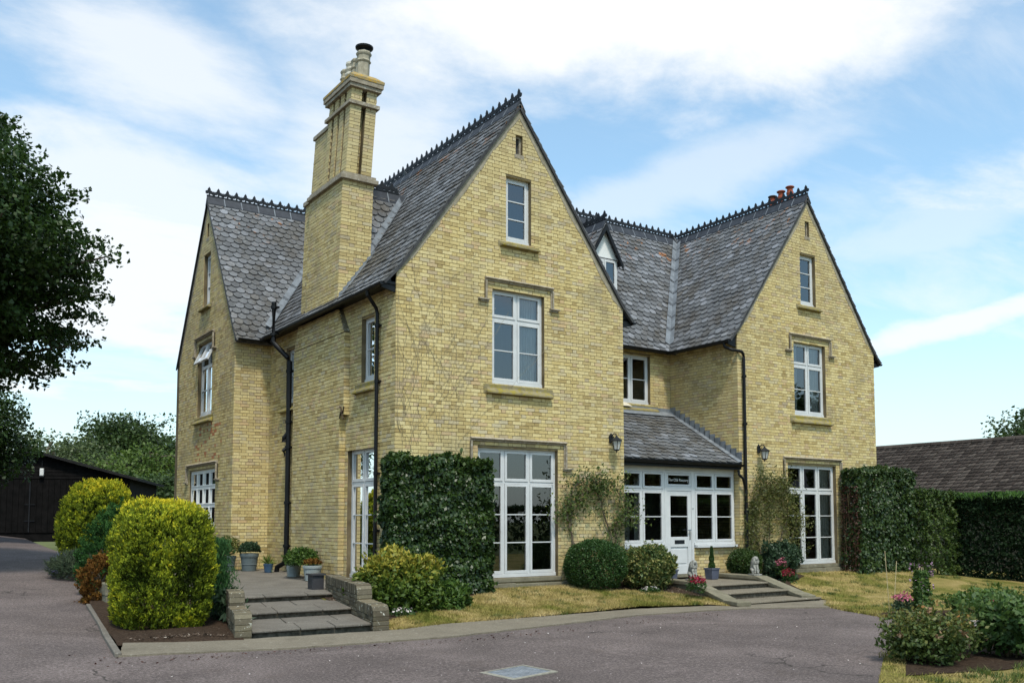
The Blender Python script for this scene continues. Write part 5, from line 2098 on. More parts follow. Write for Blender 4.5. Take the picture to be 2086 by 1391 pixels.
# ------------------------------------------------------------------ flower pots
POT = [(.12, 0), (.125, .012), (.165, .30), (.185, .305), (.19, .36), (.178, .36), (.17, .31), (.165, .30)]


def flowerpot(name, x, y, z, s, h, mat, lab, grp, rings=True):
    root = empty(name, (x, y, z), None, lab, 'pot', grp)
    prof = [(.72 * s, 0), (.74 * s, .01 * h), (.90 * s, .72 * h), (.92 * s, .80 * h), (.99 * s, .83 * h), (1.0 * s, .985 * h), (.97 * s, h), (.90 * s, h), (.88 * s, .9 * h), (.01, .88 * h)]
    mb = MB()
    mb.lathe(prof, (x, y, z), 24)
    mb.build('body', mat, root, smooth=False)
    if rings:
        for q in (.80, .40):
            mb = MB()
            rr = s * (.74 + .2 * q) + .004
            mb.lathe([(rr, -.008), (rr + .008, 0), (rr, .008)], (x, y, z + q * h * .95), 24)
            mb.build('ring', mat, root)
    mb = MB()
    mb.lathe([(.86 * s, .86 * h), (.80 * s, .93 * h), (.3 * s, .95 * h)], (x, y, z), 16)
    mb.build('compost', 'soil', root)
    return root


flowerpot('plant_pot', -.68, 6.12, zt(-1, 6.1), .22, .42, 'grey_plastic', 'large ridged grey plastic plant pot near the inner corner', 'pots on the terrace')
flowerpot('plant_pot', -1.12, 6.36, zt(-1.6, 6.2), .20, .36, 'grey_plastic', 'grey plastic plant pot partly hidden by the tall green herb', 'pots on the terrace')
flowerpot('plant_pot', -.50, 5.32, zt(-.4, 5.9), .115, .2, 'blue_glaze', 'small blue glazed plant pot with a spiky plant', 'pots on the terrace', False)
flowerpot('plant_pot', -.46, 3.85, zt(-.6, 4.1), .18, .33, 'pale_planter', 'pale grey planter standing at the foot of the soil pipe', 'pots on the terrace', False)
flowerpot('plant_pot', -.56, 2.55, zt(-.6, 3.0), .20, .31, 'pale_planter', 'pale grey planter in front of the chimney breast', 'pots on the terrace', False)
simple('dark_metal_box', (.03, .03, .035), (.05, .05, .055), 4.0, 0.5)
bx = empty('square_planter', (-1.25, .72, .5), None, 'tall dark metal square planter at the top of the terrace steps', 'planter')
mb = MB()
mb.box(-1.36, .58, .49, -1.14, .82, .78)
mb.build('box', 'dark_metal_box', bx, bevel=.006)
mb = MB()
mb.box(-1.39, .55, .782, -1.11, .85, .81)
mb.build('rim', 'dark_metal_box', bx)
for (x, y, z, lab) in ((8.30, -.15, .41, 'square slate-blue planter with a topiary spiral right of the front door'), (6.98, -.12, .41, 'square slate-blue planter with a topiary cone left of the front door')):
    root = empty('topiary_planter', (x, y, z), None, lab, 'planter', 'planters either side of the front door')
    mb = MB()
    w0, w1, h = .105, .125, .23
    mb.hexa([(x - w0, y - w0, z), (x + w0, y - w0, z), (x + w0, y + w0, z), (x - w0, y + w0, z), (x - w1, y - w1, z + h), (x + w1, y - w1, z + h), (x + w1, y + w1, z + h), (x - w1, y + w1, z + h)])
    mb.build('box', 'slate_planter', root, bevel=.006)
    mb = MB()
    for a, b, c, d in ((-1, 1, -1, -.86), (-1, 1, .86, 1), (-1, -.86, -.86, .86), (.86, 1, -.86, .86)):
        mb.box(x + a * (w1 + .012), y + c * (w1 + .012), z + h, x + b * (w1 + .012), y + d * (w1 + .012), z + h + .035)
    mb.build('rim', 'slate_planter', root)

# ------------------------------------------------------------------ black barn at the head of the drive
barn = empty('black_barn', (-3.0, 22.4, 1.3), None, 'black timber barn with double doors at the end of the drive', 'barn')
bd = nrm((.93, -.36, 0))           # along the front
bn = np.array((-bd[1] * -1, bd[0] * -1, 0))
bn = nrm((-.36, -.93, 0))          # out of the front
B0 = np.array((-7.3, 24.0, 1.30))
FBn = (B0, bd, Z, bn)
BWD, BH = 7.6, 2.05
apex_u = 4.25
top = lambda u: BH + (2.95 - BH) * (u / apex_u if u < apex_u else (BWD - u) / (BWD - apex_u))
mb = MB()
P = lambda u, v, d: B0 + bd * u + Z * v + bn * d
mb.prism([P(0, -.3, -.08), P(BWD, -.3, -.08), P(BWD, BH, -.08), P(apex_u, 2.95, -.08), P(0, BH, -.08)], -bn * 7.0)
mb.build('body', 'black_board', barn)
u = .0
while u < BWD - .05:
    w = .20
    mb = MB()
    mb.lbox(FBn, u + .006, min(u + w, BWD) - .006, 0.03, BH - .06, -.075, -.045 + random.uniform(-.006, .006))
    mb.build('door_plank' if 1.4 < u < 5.8 else 'plank', 'black_board', barn)
    u += w
v = BH - .03
while v < 2.85:
    us = [q for q in np.linspace(0, BWD, 200) if top(q) > v + .06]
    if not us:
        break
    mb = MB()
    mb.prism([P(us[0], v, -.05), P(us[-1], v, -.05), P(us[-1], v + .12, -.065), P(us[0], v + .12, -.065)], -bn * .012)
    mb.build('weatherboard', 'black_board', barn)
    v += .125
for a, b in (((0 - .25, BH - .05), (apex_u, 2.98)), ((apex_u, 2.98), (BWD + .3, BH - .08))):
    mb = MB()
    mb.prism([P(a[0], a[1], .18), P(b[0], b[1], .18), P(b[0], b[1] + .10, .18), P(a[0], a[1] + .10, .18)], -bn * 7.4)
    mb.build('roof', 'barn_roof', barn)
mb = MB()
mb.lbox(FBn, 4.15, 4.19, .05, BH - .1, -.045, -.025)
for z in (.45, 1.05):
    mb.lbox(FBn, 4.0, 4.36, z, z + .03, -.044, -.02)
mb.build('latch', 'cast_iron', barn)
lampb = empty('barn_lamp', P(4.55, 2.08, 0), None, 'pale bulkhead lamp fixed above the barn doors', 'lamp')
mb = MB()
mb.lbox(FBn, 4.49, 4.63, 2.12, 2.40, -.05, .06)
mb.build('diffuser', 'white_render', lampb, bevel=.03)
mb = MB()
mb.lbox(FBn, 4.48, 4.64, 2.08, 2.12, -.05, .07)
mb.build('mount', 'cast_iron', lampb)
mb = MB()
mb.tube([P(4.56, 2.40, 0), P(4.56, 2.7, 0)], .012, 6)
mb.build('conduit', 'cast_iron', lampb)

# ------------------------------------------------------------------ bungalow beyond the hedge
bung = empty('bungalow', (27, 8, 0), None, 'low bungalow with a dark tiled roof behind the right hedge', 'house')
bx0, bxr, by0, by1, bz0, bzr = 25.6, 29.4, -12.0, 32.0, 2.35, 5.02
mb = MB()
mb.box(bx0 + .4, by0 + .3, -.2, 2 * bxr - bx0 - .4, by1 - .3, bz0 + .1)
mb.build('wall', 'old_brick', bung, rnd=True)
sl_ = nrm((bxr - bx0, 0, bzr - bz0))
nb_ = nrm((-(bzr - bz0), 0, bxr - bx0))
mb = MB()
mb.prism([(bx0, by0, bz0), (bxr, by0, bzr), (bxr, by1, bzr), (bx0, by1, bz0)], (0, 0, -.08))
mb.prism([(2 * bxr - bx0, by0, bz0), (bxr, by0, bzr), (bxr, by1, bzr), (2 * bxr - bx0, by1, bz0)], (0, 0, -.08))
mb.build('roof', 'slate_bed', bung)
# rolled interlocking tiles, too small to tell apart: joined
Ls = math.hypot(bxr - bx0, bzr - bz0)
rows, tw = 19, .30
Vt, Ft, Rt = [], [], []
nt = int((by1 - by0) / tw)
for i in range(rows):
    for j_ in range(nt):
        y0 = by0 + j_ * tw
        if y0 > 26 or y0 < -6:
            continue
        b = len(Vt)
        for k in range(5):
            yy = y0 + tw * k / 4
            hh = .03 * (1 if k in (1,) else .55 if k in (0, 2) else .05)
            for s_, ex in ((i / rows, .035), ((i + 1.06) / rows, .002), (i / rows, 0.0)):
                p = np.array((bx0, yy, bz0)) + sl_ * (Ls * s_) + nb_ * (hh + ex if ex else 0)
                Vt.append(p)
        r_ = random.random()
        for k in range(4):
            a = b + k * 3
            Ft += [(a, a + 3, a + 4, a + 1), (a + 2, a + 5, a + 3, a)]
            Rt += [r_, r_]
o = mesh_obj('roof_tile', np_mesh('roof_tile', np.array(Vt) - wo(bung), Ft, Rt), 'roof_tile', bung)
o['kind'] = 'stuff'
y = by0
while y < by1:
    if -6 < y < 26:
        mb = MB()
        mb.tube([(bxr, y + .01, bzr + .0), (bxr, y + .44, bzr + .0)], .13, 8)
        mb.build('ridge_tile', 'roof_tile', bung, rnd=True)
    y += .45
# ------------------------------------------------------------------ foliage
def lumps(P, k=1.0, n=9, seed=0):
    """smooth pseudo-noise in about -1..1 from a few sine waves"""
    g = np.random.default_rng(seed)
    out = np.zeros(len(P))
    for i in range(n):
        f = g.normal(size=3) * k * (1 + .35 * i)
        out += np.sin(P @ f + g.uniform(0, 6.28)) / (1 + .25 * i)
    return out / 3.0


def unit(A):
    return A / (np.linalg.norm(A, axis=1, keepdims=True) + 1e-9)


def leaves(P, A, N, L, W, fold=.25, seed=1):
    """leaf quads: P centres, A long axes, N facing normals; L, W arrays or numbers. returns V,F"""
    n = len(P)
    L = np.broadcast_to(L, (n,))[:, None]
    W = np.broadcast_to(W, (n,))[:, None]
    A = unit(A)
    B = unit(np.cross(A, N))
    Nn = unit(np.cross(B, A))
    base, tip = P - A * L * .5, P + A * L * .5
    mid = P - A * L * .06
    l, r = mid + B * W * .5 - Nn * W * fold, mid - B * W * .5 - Nn * W * fold
    V = np.stack([base, r, tip, l], 1).reshape(-1, 3)
    F = np.arange(n * 4).reshape(-1, 4)
    return V, F


def leaf_obj(name, P, A, N, L, W, rnd, mat, parent=None, loc=None, fold=.25):
    V, F = leaves(P, A, N, L, W, fold)
    off = wo(parent) if parent is not None else np.zeros(3)
    if loc is not None:
        off = off + np.array(loc)
    me = np_mesh(name, V - off, F, np.clip(rnd, 0, 1))
    return mesh_obj(name, me, mat, parent, loc)


def dirs(n, g, zmin=-1.0):
    d = unit(g.normal(size=(n * 2, 3)))
    d = d[d[:, 2] > zmin][:n]
    return d


def blob(g, n, c, r, zmin=-.5, power=2.0, lump=.10, k=3.0, depth=.25, seed=0):
    """points in the outer shell of a lumpy superellipsoid; returns P, outward N, t (0 deep .. 1 outside)"""
    d = dirs(n, g, zmin)
    e = (np.abs(d) ** power).sum(1) ** (-1 / power)
    s = e * (1 + lump * lumps(d * e[:, None], k, seed=seed))
    t = 1 - depth * g.random(len(d)) ** 1.6
    P = np.array(c) + d * (s * t)[:, None] * np.array(r)
    N = unit(np.sign(d) * np.abs(d) ** (power - 1) / np.array(r))
    return P, N, (t - (1 - depth)) / depth


def bush(name, c, r, n, mat, leaf, lab, cat='bush', group=None, zmin=-.6, power=2.2, lump=.12, k=3.5, depth=.3, seed=0, aspect=.55, up=.2, droop=0.0, bias=None, stems=4, stem_mat='stem', outer=1.0, clump=0.0):
    g = np.random.default_rng(seed + 100)
    base = (c[0], c[1], c[2] - r[2] * (-zmin if zmin < 0 else 0))
    root = empty(name, base, None, lab, cat, group)
    P, N, t = blob(g, n, c, r, zmin, power, lump, k, depth, seed)
    m = len(P)
    if clump:
        P = P + N * (clump * lumps(P, 14.0, seed=seed + 5))[:, None]
    A = unit(N * outer + g.normal(size=(m, 3)) * .75 + np.array((0, 0, up)))
    Nf = unit(N + g.normal(size=(m, 3)) * .55 + np.array((0, 0, .35)))
    ns = m // 260
    if ns:
        ks = g.integers(0, m, ns)
        dv_ = unit(N[ks] + np.array((0, 0, .8)) + g.normal(size=(ns, 3)) * .4)
        ln = g.uniform(.5, 1.3, (ns, 1)) * min(.16, r[2] * .28)
        P2 = (P[ks][:, None, :] + (dv_ * ln)[:, None, :] * np.linspace(.1, 1, 9)[None, :, None]).reshape(-1, 3) + g.normal(size=(ns * 9, 3)) * .01
        P, N, t = np.concatenate([P, P2]), np.concatenate([N, np.repeat(N[ks], 9, axis=0)]), np.concatenate([t, np.ones(ns * 9)])
        A = np.concatenate([A, unit(g.normal(size=(ns * 9, 3)) + np.repeat(dv_, 9, axis=0))])
        Nf = np.concatenate([Nf, unit(g.normal(size=(ns * 9, 3)) + np.array((0, 0, .7)))])
        m = len(P)
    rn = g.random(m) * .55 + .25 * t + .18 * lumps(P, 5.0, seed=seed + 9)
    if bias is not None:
        rn = bias(P, N, t, rn, g)
    L = leaf * g.uniform(.65, 1.3, m)
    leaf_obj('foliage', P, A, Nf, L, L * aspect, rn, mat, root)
    if stems:
        mb = MB()
        for i in range(stems):
            a = g.uniform(0, 6.28)
            q = np.array((c[0] + math.cos(a) * r[0] * .12, c[1] + math.sin(a) * r[1] * .12, base[2] - .05))
            e = np.array((c[0] + math.cos(a) * r[0] * .55, c[1] + math.sin(a) * r[1] * .55, c[2] + r[2] * .35))
            mid = (q + e) / 2 + g.normal(size=3) * .05
            mb.tube([q, mid, e], [.022, .016, .008], 6)
        mb.build('stems', stem_mat, root)
    return root


def box_hedge(name, x0, x1, y0, y1, z0, z1, n, mat, leaf, lab, seed=0, cat='hedge', rough=.06, k=2.5, faces='xXyYZ', aspect=.75, hang=.6, bias=None, tip=None, depth=.16, round_=.0, parent=None, face_n=None, stray=0):
    """clipped block: leaves over its visible faces"""
    g = np.random.default_rng(seed + 300)
    root = empty(name, ((x0 + x1) / 2, (y0 + y1) / 2, z0), None, lab, cat)
    ar = {'x': (y1 - y0) * (z1 - z0), 'X': (y1 - y0) * (z1 - z0), 'y': (x1 - x0) * (z1 - z0), 'Y': (x1 - x0) * (z1 - z0), 'Z': (x1 - x0) * (y1 - y0)}
    tot = sum(ar[f] for f in faces)
    Ps, Ns = [], []
    for f in faces:
        m = int(n * ar[f] / tot)
        u, v = g.random(m), g.random(m)
        xx, yy, zz = x0 + (x1 - x0) * u, y0 + (y1 - y0) * u, z0 + (z1 - z0) * v
        o1 = np.ones(m)
        if f in 'xX':
            P = np.stack([o1 * (x0 if f == 'x' else x1), yy, zz], 1)
            N = np.stack([o1 * (-1 if f == 'x' else 1), 0 * o1, 0 * o1], 1)
        elif f in 'yY':
            P = np.stack([xx, o1 * (y0 if f == 'y' else y1), zz], 1)
            N = np.stack([0 * o1, o1 * (-1 if f == 'y' else 1), 0 * o1], 1)
        else:
            P = np.stack([xx, y0 + (y1 - y0) * v, o1 * z1], 1)
            N = np.stack([0 * o1, 0 * o1, o1], 1)
        Ps.append(P)
        Ns.append(N)
    P, N = np.concatenate(Ps), np.concatenate(Ns)
    m = len(P)
    if round_:
        c = np.array(((x0 + x1) / 2, (y0 + y1) / 2, (z0 + z1) / 2))
        h = np.array((x1 - x0, y1 - y0, z1 - z0)) / 2
        q = (P - c) / h
        q[:, 2] = np.maximum(q[:, 2], 0)
        e = ((np.abs(q) ** 6).sum(1)) ** (1 / 6)
        e = np.maximum(e, 1)
        P[:, :2] = c[:2] + (P[:, :2] - c[:2]) * (1 - round_ + round_ / e)[:, None]
        P[:, 2] = np.where(P[:, 2] > c[2], c[2] + (P[:, 2] - c[2]) * (1 - round_ + round_ / e), P[:, 2])
    t = g.random(m) ** 1.5
    P = P - N * (t * depth)[:, None] + N * (rough * lumps(P, k, seed=seed))[:, None] + N * (rough * .5 * lumps(P, k * 4, seed=seed + 1))[:, None]
    A = unit(np.array((0, 0, -hang)) + N * .45 + g.normal(size=(m, 3)) * .6)
    Nf = unit(N + g.normal(size=(m, 3)) * .5 + np.array((0, 0, .4)))
    if stray:
        # shoots that escape the shears
        ks = g.integers(0, m, stray // 12)
        q = np.repeat(ks, 12)
        st = np.tile(np.linspace(0, 1, 12), len(ks))[:, None]
        dv_ = unit(N[ks] * .9 + g.normal(size=(len(ks), 3)) * .6 + np.array((0, 0, .35)))
        P2 = P[q] + np.repeat(dv_ * g.uniform(.08, .24, (len(ks), 1)), 12, axis=0) * st + g.normal(size=(len(q), 3)) * .012
        P, N, t = np.concatenate([P, P2]), np.concatenate([N, N[q]]), np.concatenate([t, np.zeros(len(q))])
        A, Nf = np.concatenate([A, unit(g.normal(size=(len(q), 3)))]), np.concatenate([Nf, unit(g.normal(size=(len(q), 3)) + np.array((0, 0, .6)))])
        m = len(P)
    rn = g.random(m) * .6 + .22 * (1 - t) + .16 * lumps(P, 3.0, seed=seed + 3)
    if bias is not None:
        rn = bias(P, N, t, rn, g)
    L = leaf * g.uniform(.6, 1.3, m)
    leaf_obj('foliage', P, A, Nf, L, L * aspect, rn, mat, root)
    mb = MB()
    for i in range(5):
        x = x0 + (x1 - x0) * (i + .5) / 5
        ym = (y0 + y1) / 2
        mb.tube([(x, ym, z0 - .05), (x + g.normal() * .06, ym + g.normal() * .05, (z0 + z1) / 2), (x + g.normal() * .1, ym, z1 - .15)], [.028, .02, .01], 6)
    mb.build('stems', 'stem', root)
    return root


# ---- clipped climber on the left wing
def ivy_bias(P, N, t, rn, g):
    top = np.clip((P[:, 2] - 2.75) / .35, 0, 1)
    return np.clip(rn * .82 + top * .45 * g.random(len(P)), 0, 1)


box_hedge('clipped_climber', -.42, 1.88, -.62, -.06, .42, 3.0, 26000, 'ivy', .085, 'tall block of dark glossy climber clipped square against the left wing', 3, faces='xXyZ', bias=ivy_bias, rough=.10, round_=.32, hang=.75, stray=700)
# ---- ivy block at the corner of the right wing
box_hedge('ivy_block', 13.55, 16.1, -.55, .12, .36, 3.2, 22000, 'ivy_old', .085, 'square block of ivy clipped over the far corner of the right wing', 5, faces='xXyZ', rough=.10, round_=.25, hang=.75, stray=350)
# dead growth on its near edge
g = np.random.default_rng(11)
m = 2200
P = np.stack([13.48 + g.random(m) * .22, -.5 + g.random(m) * .55, .4 + g.random(m) * 2.3], 1)
dv = empty('dead_ivy', (13.75, -.2, .36), None, 'strip of dead brown ivy stems along the near edge of the ivy block', 'ivy')
leaf_obj('leaves', P, g.normal(size=(m, 3)) + np.array((0, 0, -.5)), g.normal(size=(m, 3)) - np.array((.6, .6, 0)), .07 * g.uniform(.6, 1.2, m), .035, g.random(m), 'dead_leaf', dv)
mb = MB()
for i in range(12):
    x, y = 13.50 + random.random() * .2, -.45 + random.random() * .5
    mb.tube([(x, y, .38), (x + random.uniform(-.1, .1), y, 1.3), (x + random.uniform(-.12, .12), y, 2.5)], .008, 5)
mb.build('stems', 'stem', dv)
# ---- hedges on the right
box_hedge('privet_hedge', 16.0, 17.9, -.9, .6, .15, 2.62, 16000, 'privet', .07, 'loosely clipped olive-green hedge between the ivy block and the dark yew hedge', 7, rough=.16, faces='xyZ', hang=.2, stray=300)


def yew_bias(P, N, t, rn, g):
    return rn * .8


box_hedge('yew_hedge', 17.6, 19.6, -9.5, -.4, .05, 2.45, 46000, 'yew', .12, 'very dark clipped yew hedge closing the right lawn', 8, rough=.10, faces='xZ', hang=.0, bias=yew_bias, aspect=.5, depth=.3)
g = np.random.default_rng(21)
m = 9000
P = np.stack([17.45 + g.random(m) * 2.1, -9.5 + g.random(m) * 9.1, 2.40 + g.random(m) * .18], 1)  # layer of brighter leaves: light on the hedge top put into colour
tp = empty('hedge_lit_top', (18.5, -5, 2.4), None, 'bright green shoots on top of the yew hedge, coloured as lit from above', 'hedge top')
leaf_obj('shoots', P, g.normal(size=(m, 3)) * .4 + np.array((0, 0, 1)), g.normal(size=(m, 3)), .12 * g.uniform(.6, 1.3, m), .025, g.random(m), 'yew_lit_top', tp)


# ---- conifers on the left: tufts of sprays standing up and out, pale at their tips
def conifer(name, c, r, n, mat, lab, seed, power=2.6, zmin=-.75, spray=.085, lump=.05, k=6.0, tipz=None, clump=.035, dark=0.0, hole=None, wid=.25, per=26, bare=None):
    g = np.random.default_rng(seed + 500)
    base = (c[0], c[1], c[2] + r[2] * zmin)
    root = empty(name, base, None, lab, 'conifer')
    nt_ = n // per
    K, N, t = blob(g, nt_, c, r, zmin, power, lump, k, .14, seed)
    nt_ = len(K)
    size = spray * g.uniform(.7, 1.45, nt_)
    K = K + N * (clump * lumps(K * np.array((1, 1, .5)), 9.0, seed=seed + 2))[:, None]
    tone = .10 * lumps(K, 5.0, seed=seed + 4) + g.normal(size=nt_) * .07
    if hole is not None:
        for hc, hr in hole:
            d = np.clip(1 - np.linalg.norm((K - np.array(hc)) / hr, axis=1), 0, 1)
            K = K - N * (d * .30)[:, None]
            tone = tone - d * .5
    D = unit(N * .62 + np.array((0, 0, .85)) + g.normal(size=(nt_, 3)) * .22)
    s = g.random((nt_, per)) ** .8
    off = g.normal(size=(nt_, per, 3)) * (size[:, None, None] * .34) * (1.1 - .55 * s)[..., None]
    P = (K[:, None, :] + D[:, None, :] * (s * size[:, None] * 1.15 - size[:, None] * .5)[..., None] + off).reshape(-1, 3)
    m = len(P)
    Dr = np.repeat(D, per, axis=0)
    A = unit(Dr + g.normal(size=(m, 3)) * .38)
    Nf = unit(np.repeat(N, per, axis=0) + g.normal(size=(m, 3)) * .6)
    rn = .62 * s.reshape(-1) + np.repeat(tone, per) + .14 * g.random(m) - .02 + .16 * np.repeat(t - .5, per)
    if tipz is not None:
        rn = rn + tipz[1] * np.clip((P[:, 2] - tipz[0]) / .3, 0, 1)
    L = np.repeat(size, per) * g.uniform(.35, .7, m)
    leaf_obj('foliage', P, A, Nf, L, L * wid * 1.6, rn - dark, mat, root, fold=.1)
    mb = MB()
    mb.tube([(c[0], c[1], base[2] - .1), (c[0], c[1], c[2])], [.06, .03], 8)
    for i in range(10):
        a = g.uniform(0, 6.28)
        z = base[2] + g.uniform(.02, .4)
        mb.tube([(c[0], c[1], z), (c[0] + math.cos(a) * r[0] * .6, c[1] + math.sin(a) * r[1] * .6, z + r[2] * .7)], [.025, .008], 6)
    mb.build('trunk', 'bark', root)
    return root


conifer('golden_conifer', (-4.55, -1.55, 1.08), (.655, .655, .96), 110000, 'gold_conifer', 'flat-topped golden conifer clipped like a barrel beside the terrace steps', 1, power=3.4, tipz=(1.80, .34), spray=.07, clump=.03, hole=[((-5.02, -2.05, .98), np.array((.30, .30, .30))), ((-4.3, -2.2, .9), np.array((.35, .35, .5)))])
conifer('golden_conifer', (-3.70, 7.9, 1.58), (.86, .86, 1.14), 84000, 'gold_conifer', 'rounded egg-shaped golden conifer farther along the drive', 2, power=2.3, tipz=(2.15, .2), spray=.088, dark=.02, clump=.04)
conifer('dwarf_conifer', (-4.22, 3.0, 1.02), (.74, .74, 1.10), 26000, 'green_conifer', 'green cone-shaped dwarf conifer between the two golden ones', 3, power=1.7, zmin=-.75, spray=.07, clump=.05, wid=.4)
conifer('brown_conifer', (-4.74, 1.85, .70), (.36, .36, .48), 9000, 'brown_conifer', 'scorched rusty-brown conifer patch behind the stone block', 4, power=2.0, spray=.07, clump=.07, wid=.4)
bush('lavender', (-4.42, 6.2, .80), (.55, .8, .33), 6000, 'lavender_leaf', .16, 'low grey-green lavender mound with violet flowers by the drive', 'lavender', zmin=-.6, aspect=.09, up=.6, depth=.6, seed=6, stems=0)
# feathery tall herb right of the barrel conifer
g = np.random.default_rng(31)
hb = empty('tall_herb', (-3.46, -.75, .3), None, 'tall feathery green herb squeezed between the barrel conifer and the terrace', 'herb')
m = 6500
zz = g.random(m)
P = np.stack([-3.52 + g.normal(size=m) * .10 * (1.2 - zz * .6), -.70 + g.normal(size=m) * .30 * (1.2 - zz * .6), .35 + zz * 1.15], 1)
leaf_obj('foliage', P, g.normal(size=(m, 3)) * .5 + np.array((0, 0, 1.0)), g.normal(size=(m, 3)), .11 * g.uniform(.6, 1.3, m), .014, g.random(m), 'fennel', hb)
mb = MB()
for i in range(10):
    x, y = -3.52 + random.gauss(0, .06), -.70 + random.gauss(0, .2)
    mb.tube([(x, y, .3), (x + random.gauss(0, .03), y, .9), (x + random.gauss(0, .05), y, 1.4)], .007, 5)
mb.build('stems', 'fennel', hb)
P_ = np.stack([-3.56 + g.normal(size=500) * .08, -1.35 + g.normal(size=500) * .22, .28 + g.random(500) * .45], 1)
leaf_obj('lower_leaves', P_, g.normal(size=(500, 3)) * .6 + np.array((0, 0, -.8)), g.normal(size=(500, 3)) + np.array((-.5, -1, .3)), .15, .05, g.random(500) * .4, 'dark_shrub', hb)


# ---- shrubs along the front
def gold_bias(P, N, t, rn, g):
    z = np.clip((P[:, 2] - .62) / .6, 0, 1)
    return np.clip(.35 * g.random(len(P)) + .62 * z * (.5 + .5 * g.random(len(P))) + .1 * t, 0, 1)


bush('golden_shrub', (-.62, -1.38, .60), (.76, .64, .68), 13000, 'gold_shrub', .085, 'spreading yellow-leaved shrub beside the right cheek of the terrace steps', 'shrub', seed=11, lump=.22, k=4.0, depth=.4, bias=gold_bias, clump=.05)
bush('green_shrub', (.12, -1.62, .40), (.46, .40, .34), 3500, 'green_shrub', .085, 'small fresh green shrub at the right foot of the yellow shrub', 'shrub', seed=12, lump=.25)
bush('box_ball', (4.42, -.55, .86), (.63, .60, .52), 17000, 'box_leaf', .042, 'dense dark green ball of box left of the porch', 'bush', seed=13, lump=.05, zmin=-.85, power=2.5, depth=.2)
bush('euonymus', (5.58, -.88, .80), (.62, .56, .48), 9500, 'euonymus', .07, 'cream-variegated shrub in front of the porch window', 'shrub', seed=14, lump=.2, zmin=-.85, depth=.4)
bush('low_conifer', (9.36, -.22, .74), (.42, .36, .36), 9000, 'privet', .05, 'low dark conifer with olive tips behind the right stone lion', 'bush', seed=15, lump=.12, zmin=-.9, bias=lambda P, N, t, rn, g: np.clip(rn * .5 + .5 * np.clip((P[:, 0] - 9.2) * 1.4, 0, 1) * g.random(len(P)) * 1.2, 0, 1))
bush('dark_shrub', (10.18, -.62, .76), (.50, .42, .52), 7000, 'dark_shrub', .075, 'loose blue-green shrub under the climber on the right wing', 'shrub', seed=16, lump=.3, zmin=-.8, depth=.5)


# ---- climbers trained up the walls: stems with leaf sprays
def climber(name, base, pts, leaf, mat, lab, n_leaf, seed, spread=.12, cat='climber', thick=.022, density=None):
    g = np.random.default_rng(seed + 700)
    root = empty(name, base, None, lab, cat)
    mb = MB()
    tips = []
    for path in pts:
        path = [np.array(q, float) for q in path]
        # smooth by subdivision with wobble
        fine = []
        for a, b in zip(path[:-1], path[1:]):
            for k in range(5):
                fine.append(a + (b - a) * k / 5 + g.normal(size=3) * np.array((.015, .006, .015)))
        fine.append(path[-1])
        mb.tube(fine, list(np.linspace(thick, thick * .3, len(fine))), 6)
        for i in range(len(fine)):
            if i > len(fine) * .35:
                for _ in range(2):
                    e = fine[i] + np.array((g.normal() * .22, -abs(g.normal()) * .06, g.normal() * .16 + .04))
                    mb.tube([fine[i], (fine[i] + e) / 2 + g.normal(size=3) * .02, e], [thick * .25, thick * .2, thick * .1], 4)
                    tips.append(e)
                tips.append(fine[i])
    mb.build('stems', 'vine_stem', root)
    tips = np.array(tips)
    idx = g.integers(0, len(tips), n_leaf)
    P = tips[idx] + g.normal(size=(n_leaf, 3)) * np.array((spread, spread * .45, spread))
    P[:, 1] = np.minimum(P[:, 1], base[1] - .01)
    A = unit(g.normal(size=(n_leaf, 3)) + np.array((0, -.2, -.3)))
    Nf = unit(np.array((0, -1, .5)) + g.normal(size=(n_leaf, 3)) * .6)
    rn = .75 * g.random(n_leaf) + .2 * lumps(P, 5, seed=seed)
    L = leaf * g.uniform(.6, 1.3, n_leaf)
    leaf_obj('foliage', P, A, Nf, L, L * .5, rn, mat, root)
    return root


y_ = -.06
climber('climbing_rose', (4.3, -.05, .45), [
    [(4.38, y_, .45), (4.30, y_, 1.1), (4.12, y_, 1.75), (4.02, y_, 2.1), (4.2, y_ - .05, 2.5), (4.6, y_ - .1, 2.7), (5.0, y_ - .1, 2.62)],
    [(4.45, y_, .45), (4.22, y_, 1.3), (4.08, y_, 2.0), (4.4, y_ - .06, 2.35), (4.85, y_ - .1, 2.55)],
    [(5.15, y_, .5), (5.35, y_, 1.2), (5.1, y_, 1.9), (4.85, y_ - .05, 2.4), (5.2, y_ - .1, 2.6), (5.5, y_ - .12, 2.3), (5.62, y_ - .15, 1.9)],
    [(5.5, y_, .5), (5.6, y_, 1.0), (5.35, y_, 1.6), (5.55, y_ - .1, 2.0), (5.75, y_ - .22, 1.75)],
    [(5.45, y_, .5), (5.2, y_, 1.0), (4.95, y_, 1.25)]],
    .075, 'rose_leaf', 'climbing rose arching up the left wing between french window and porch', 2300, 1, spread=.10)
y_ = YB - .06
climber('wall_shrub', (10.6, YB - .05, .5), [
    [(10.5, y_, .5), (10.25, y_, 1.3), (10.15, y_, 2.0), (10.3, y_ - .1, 2.6), (10.5, y_ - .1, 2.85)],
    [(10.6, y_, .5), (10.7, y_, 1.4), (10.6, y_ - .1, 2.1), (10.85, y_ - .12, 2.7)],
    [(10.7, y_, .5), (11.1, y_, 1.2), (11.3, y_ - .1, 1.9), (11.25, y_ - .15, 2.5), (11.0, y_ - .1, 2.8)],
    [(10.9, y_, .5), (11.3, y_ - .1, 1.0), (11.55, y_ - .15, 1.7), (11.62, y_ - .15, 1.9)],
    [(10.4, y_, .5), (10.15, y_, 1.0), (10.05, y_ - .05, 1.7)]],
    .06, 'climber', 'olive climber on the right wing between drainpipe and french window', 6500, 2, spread=.14)
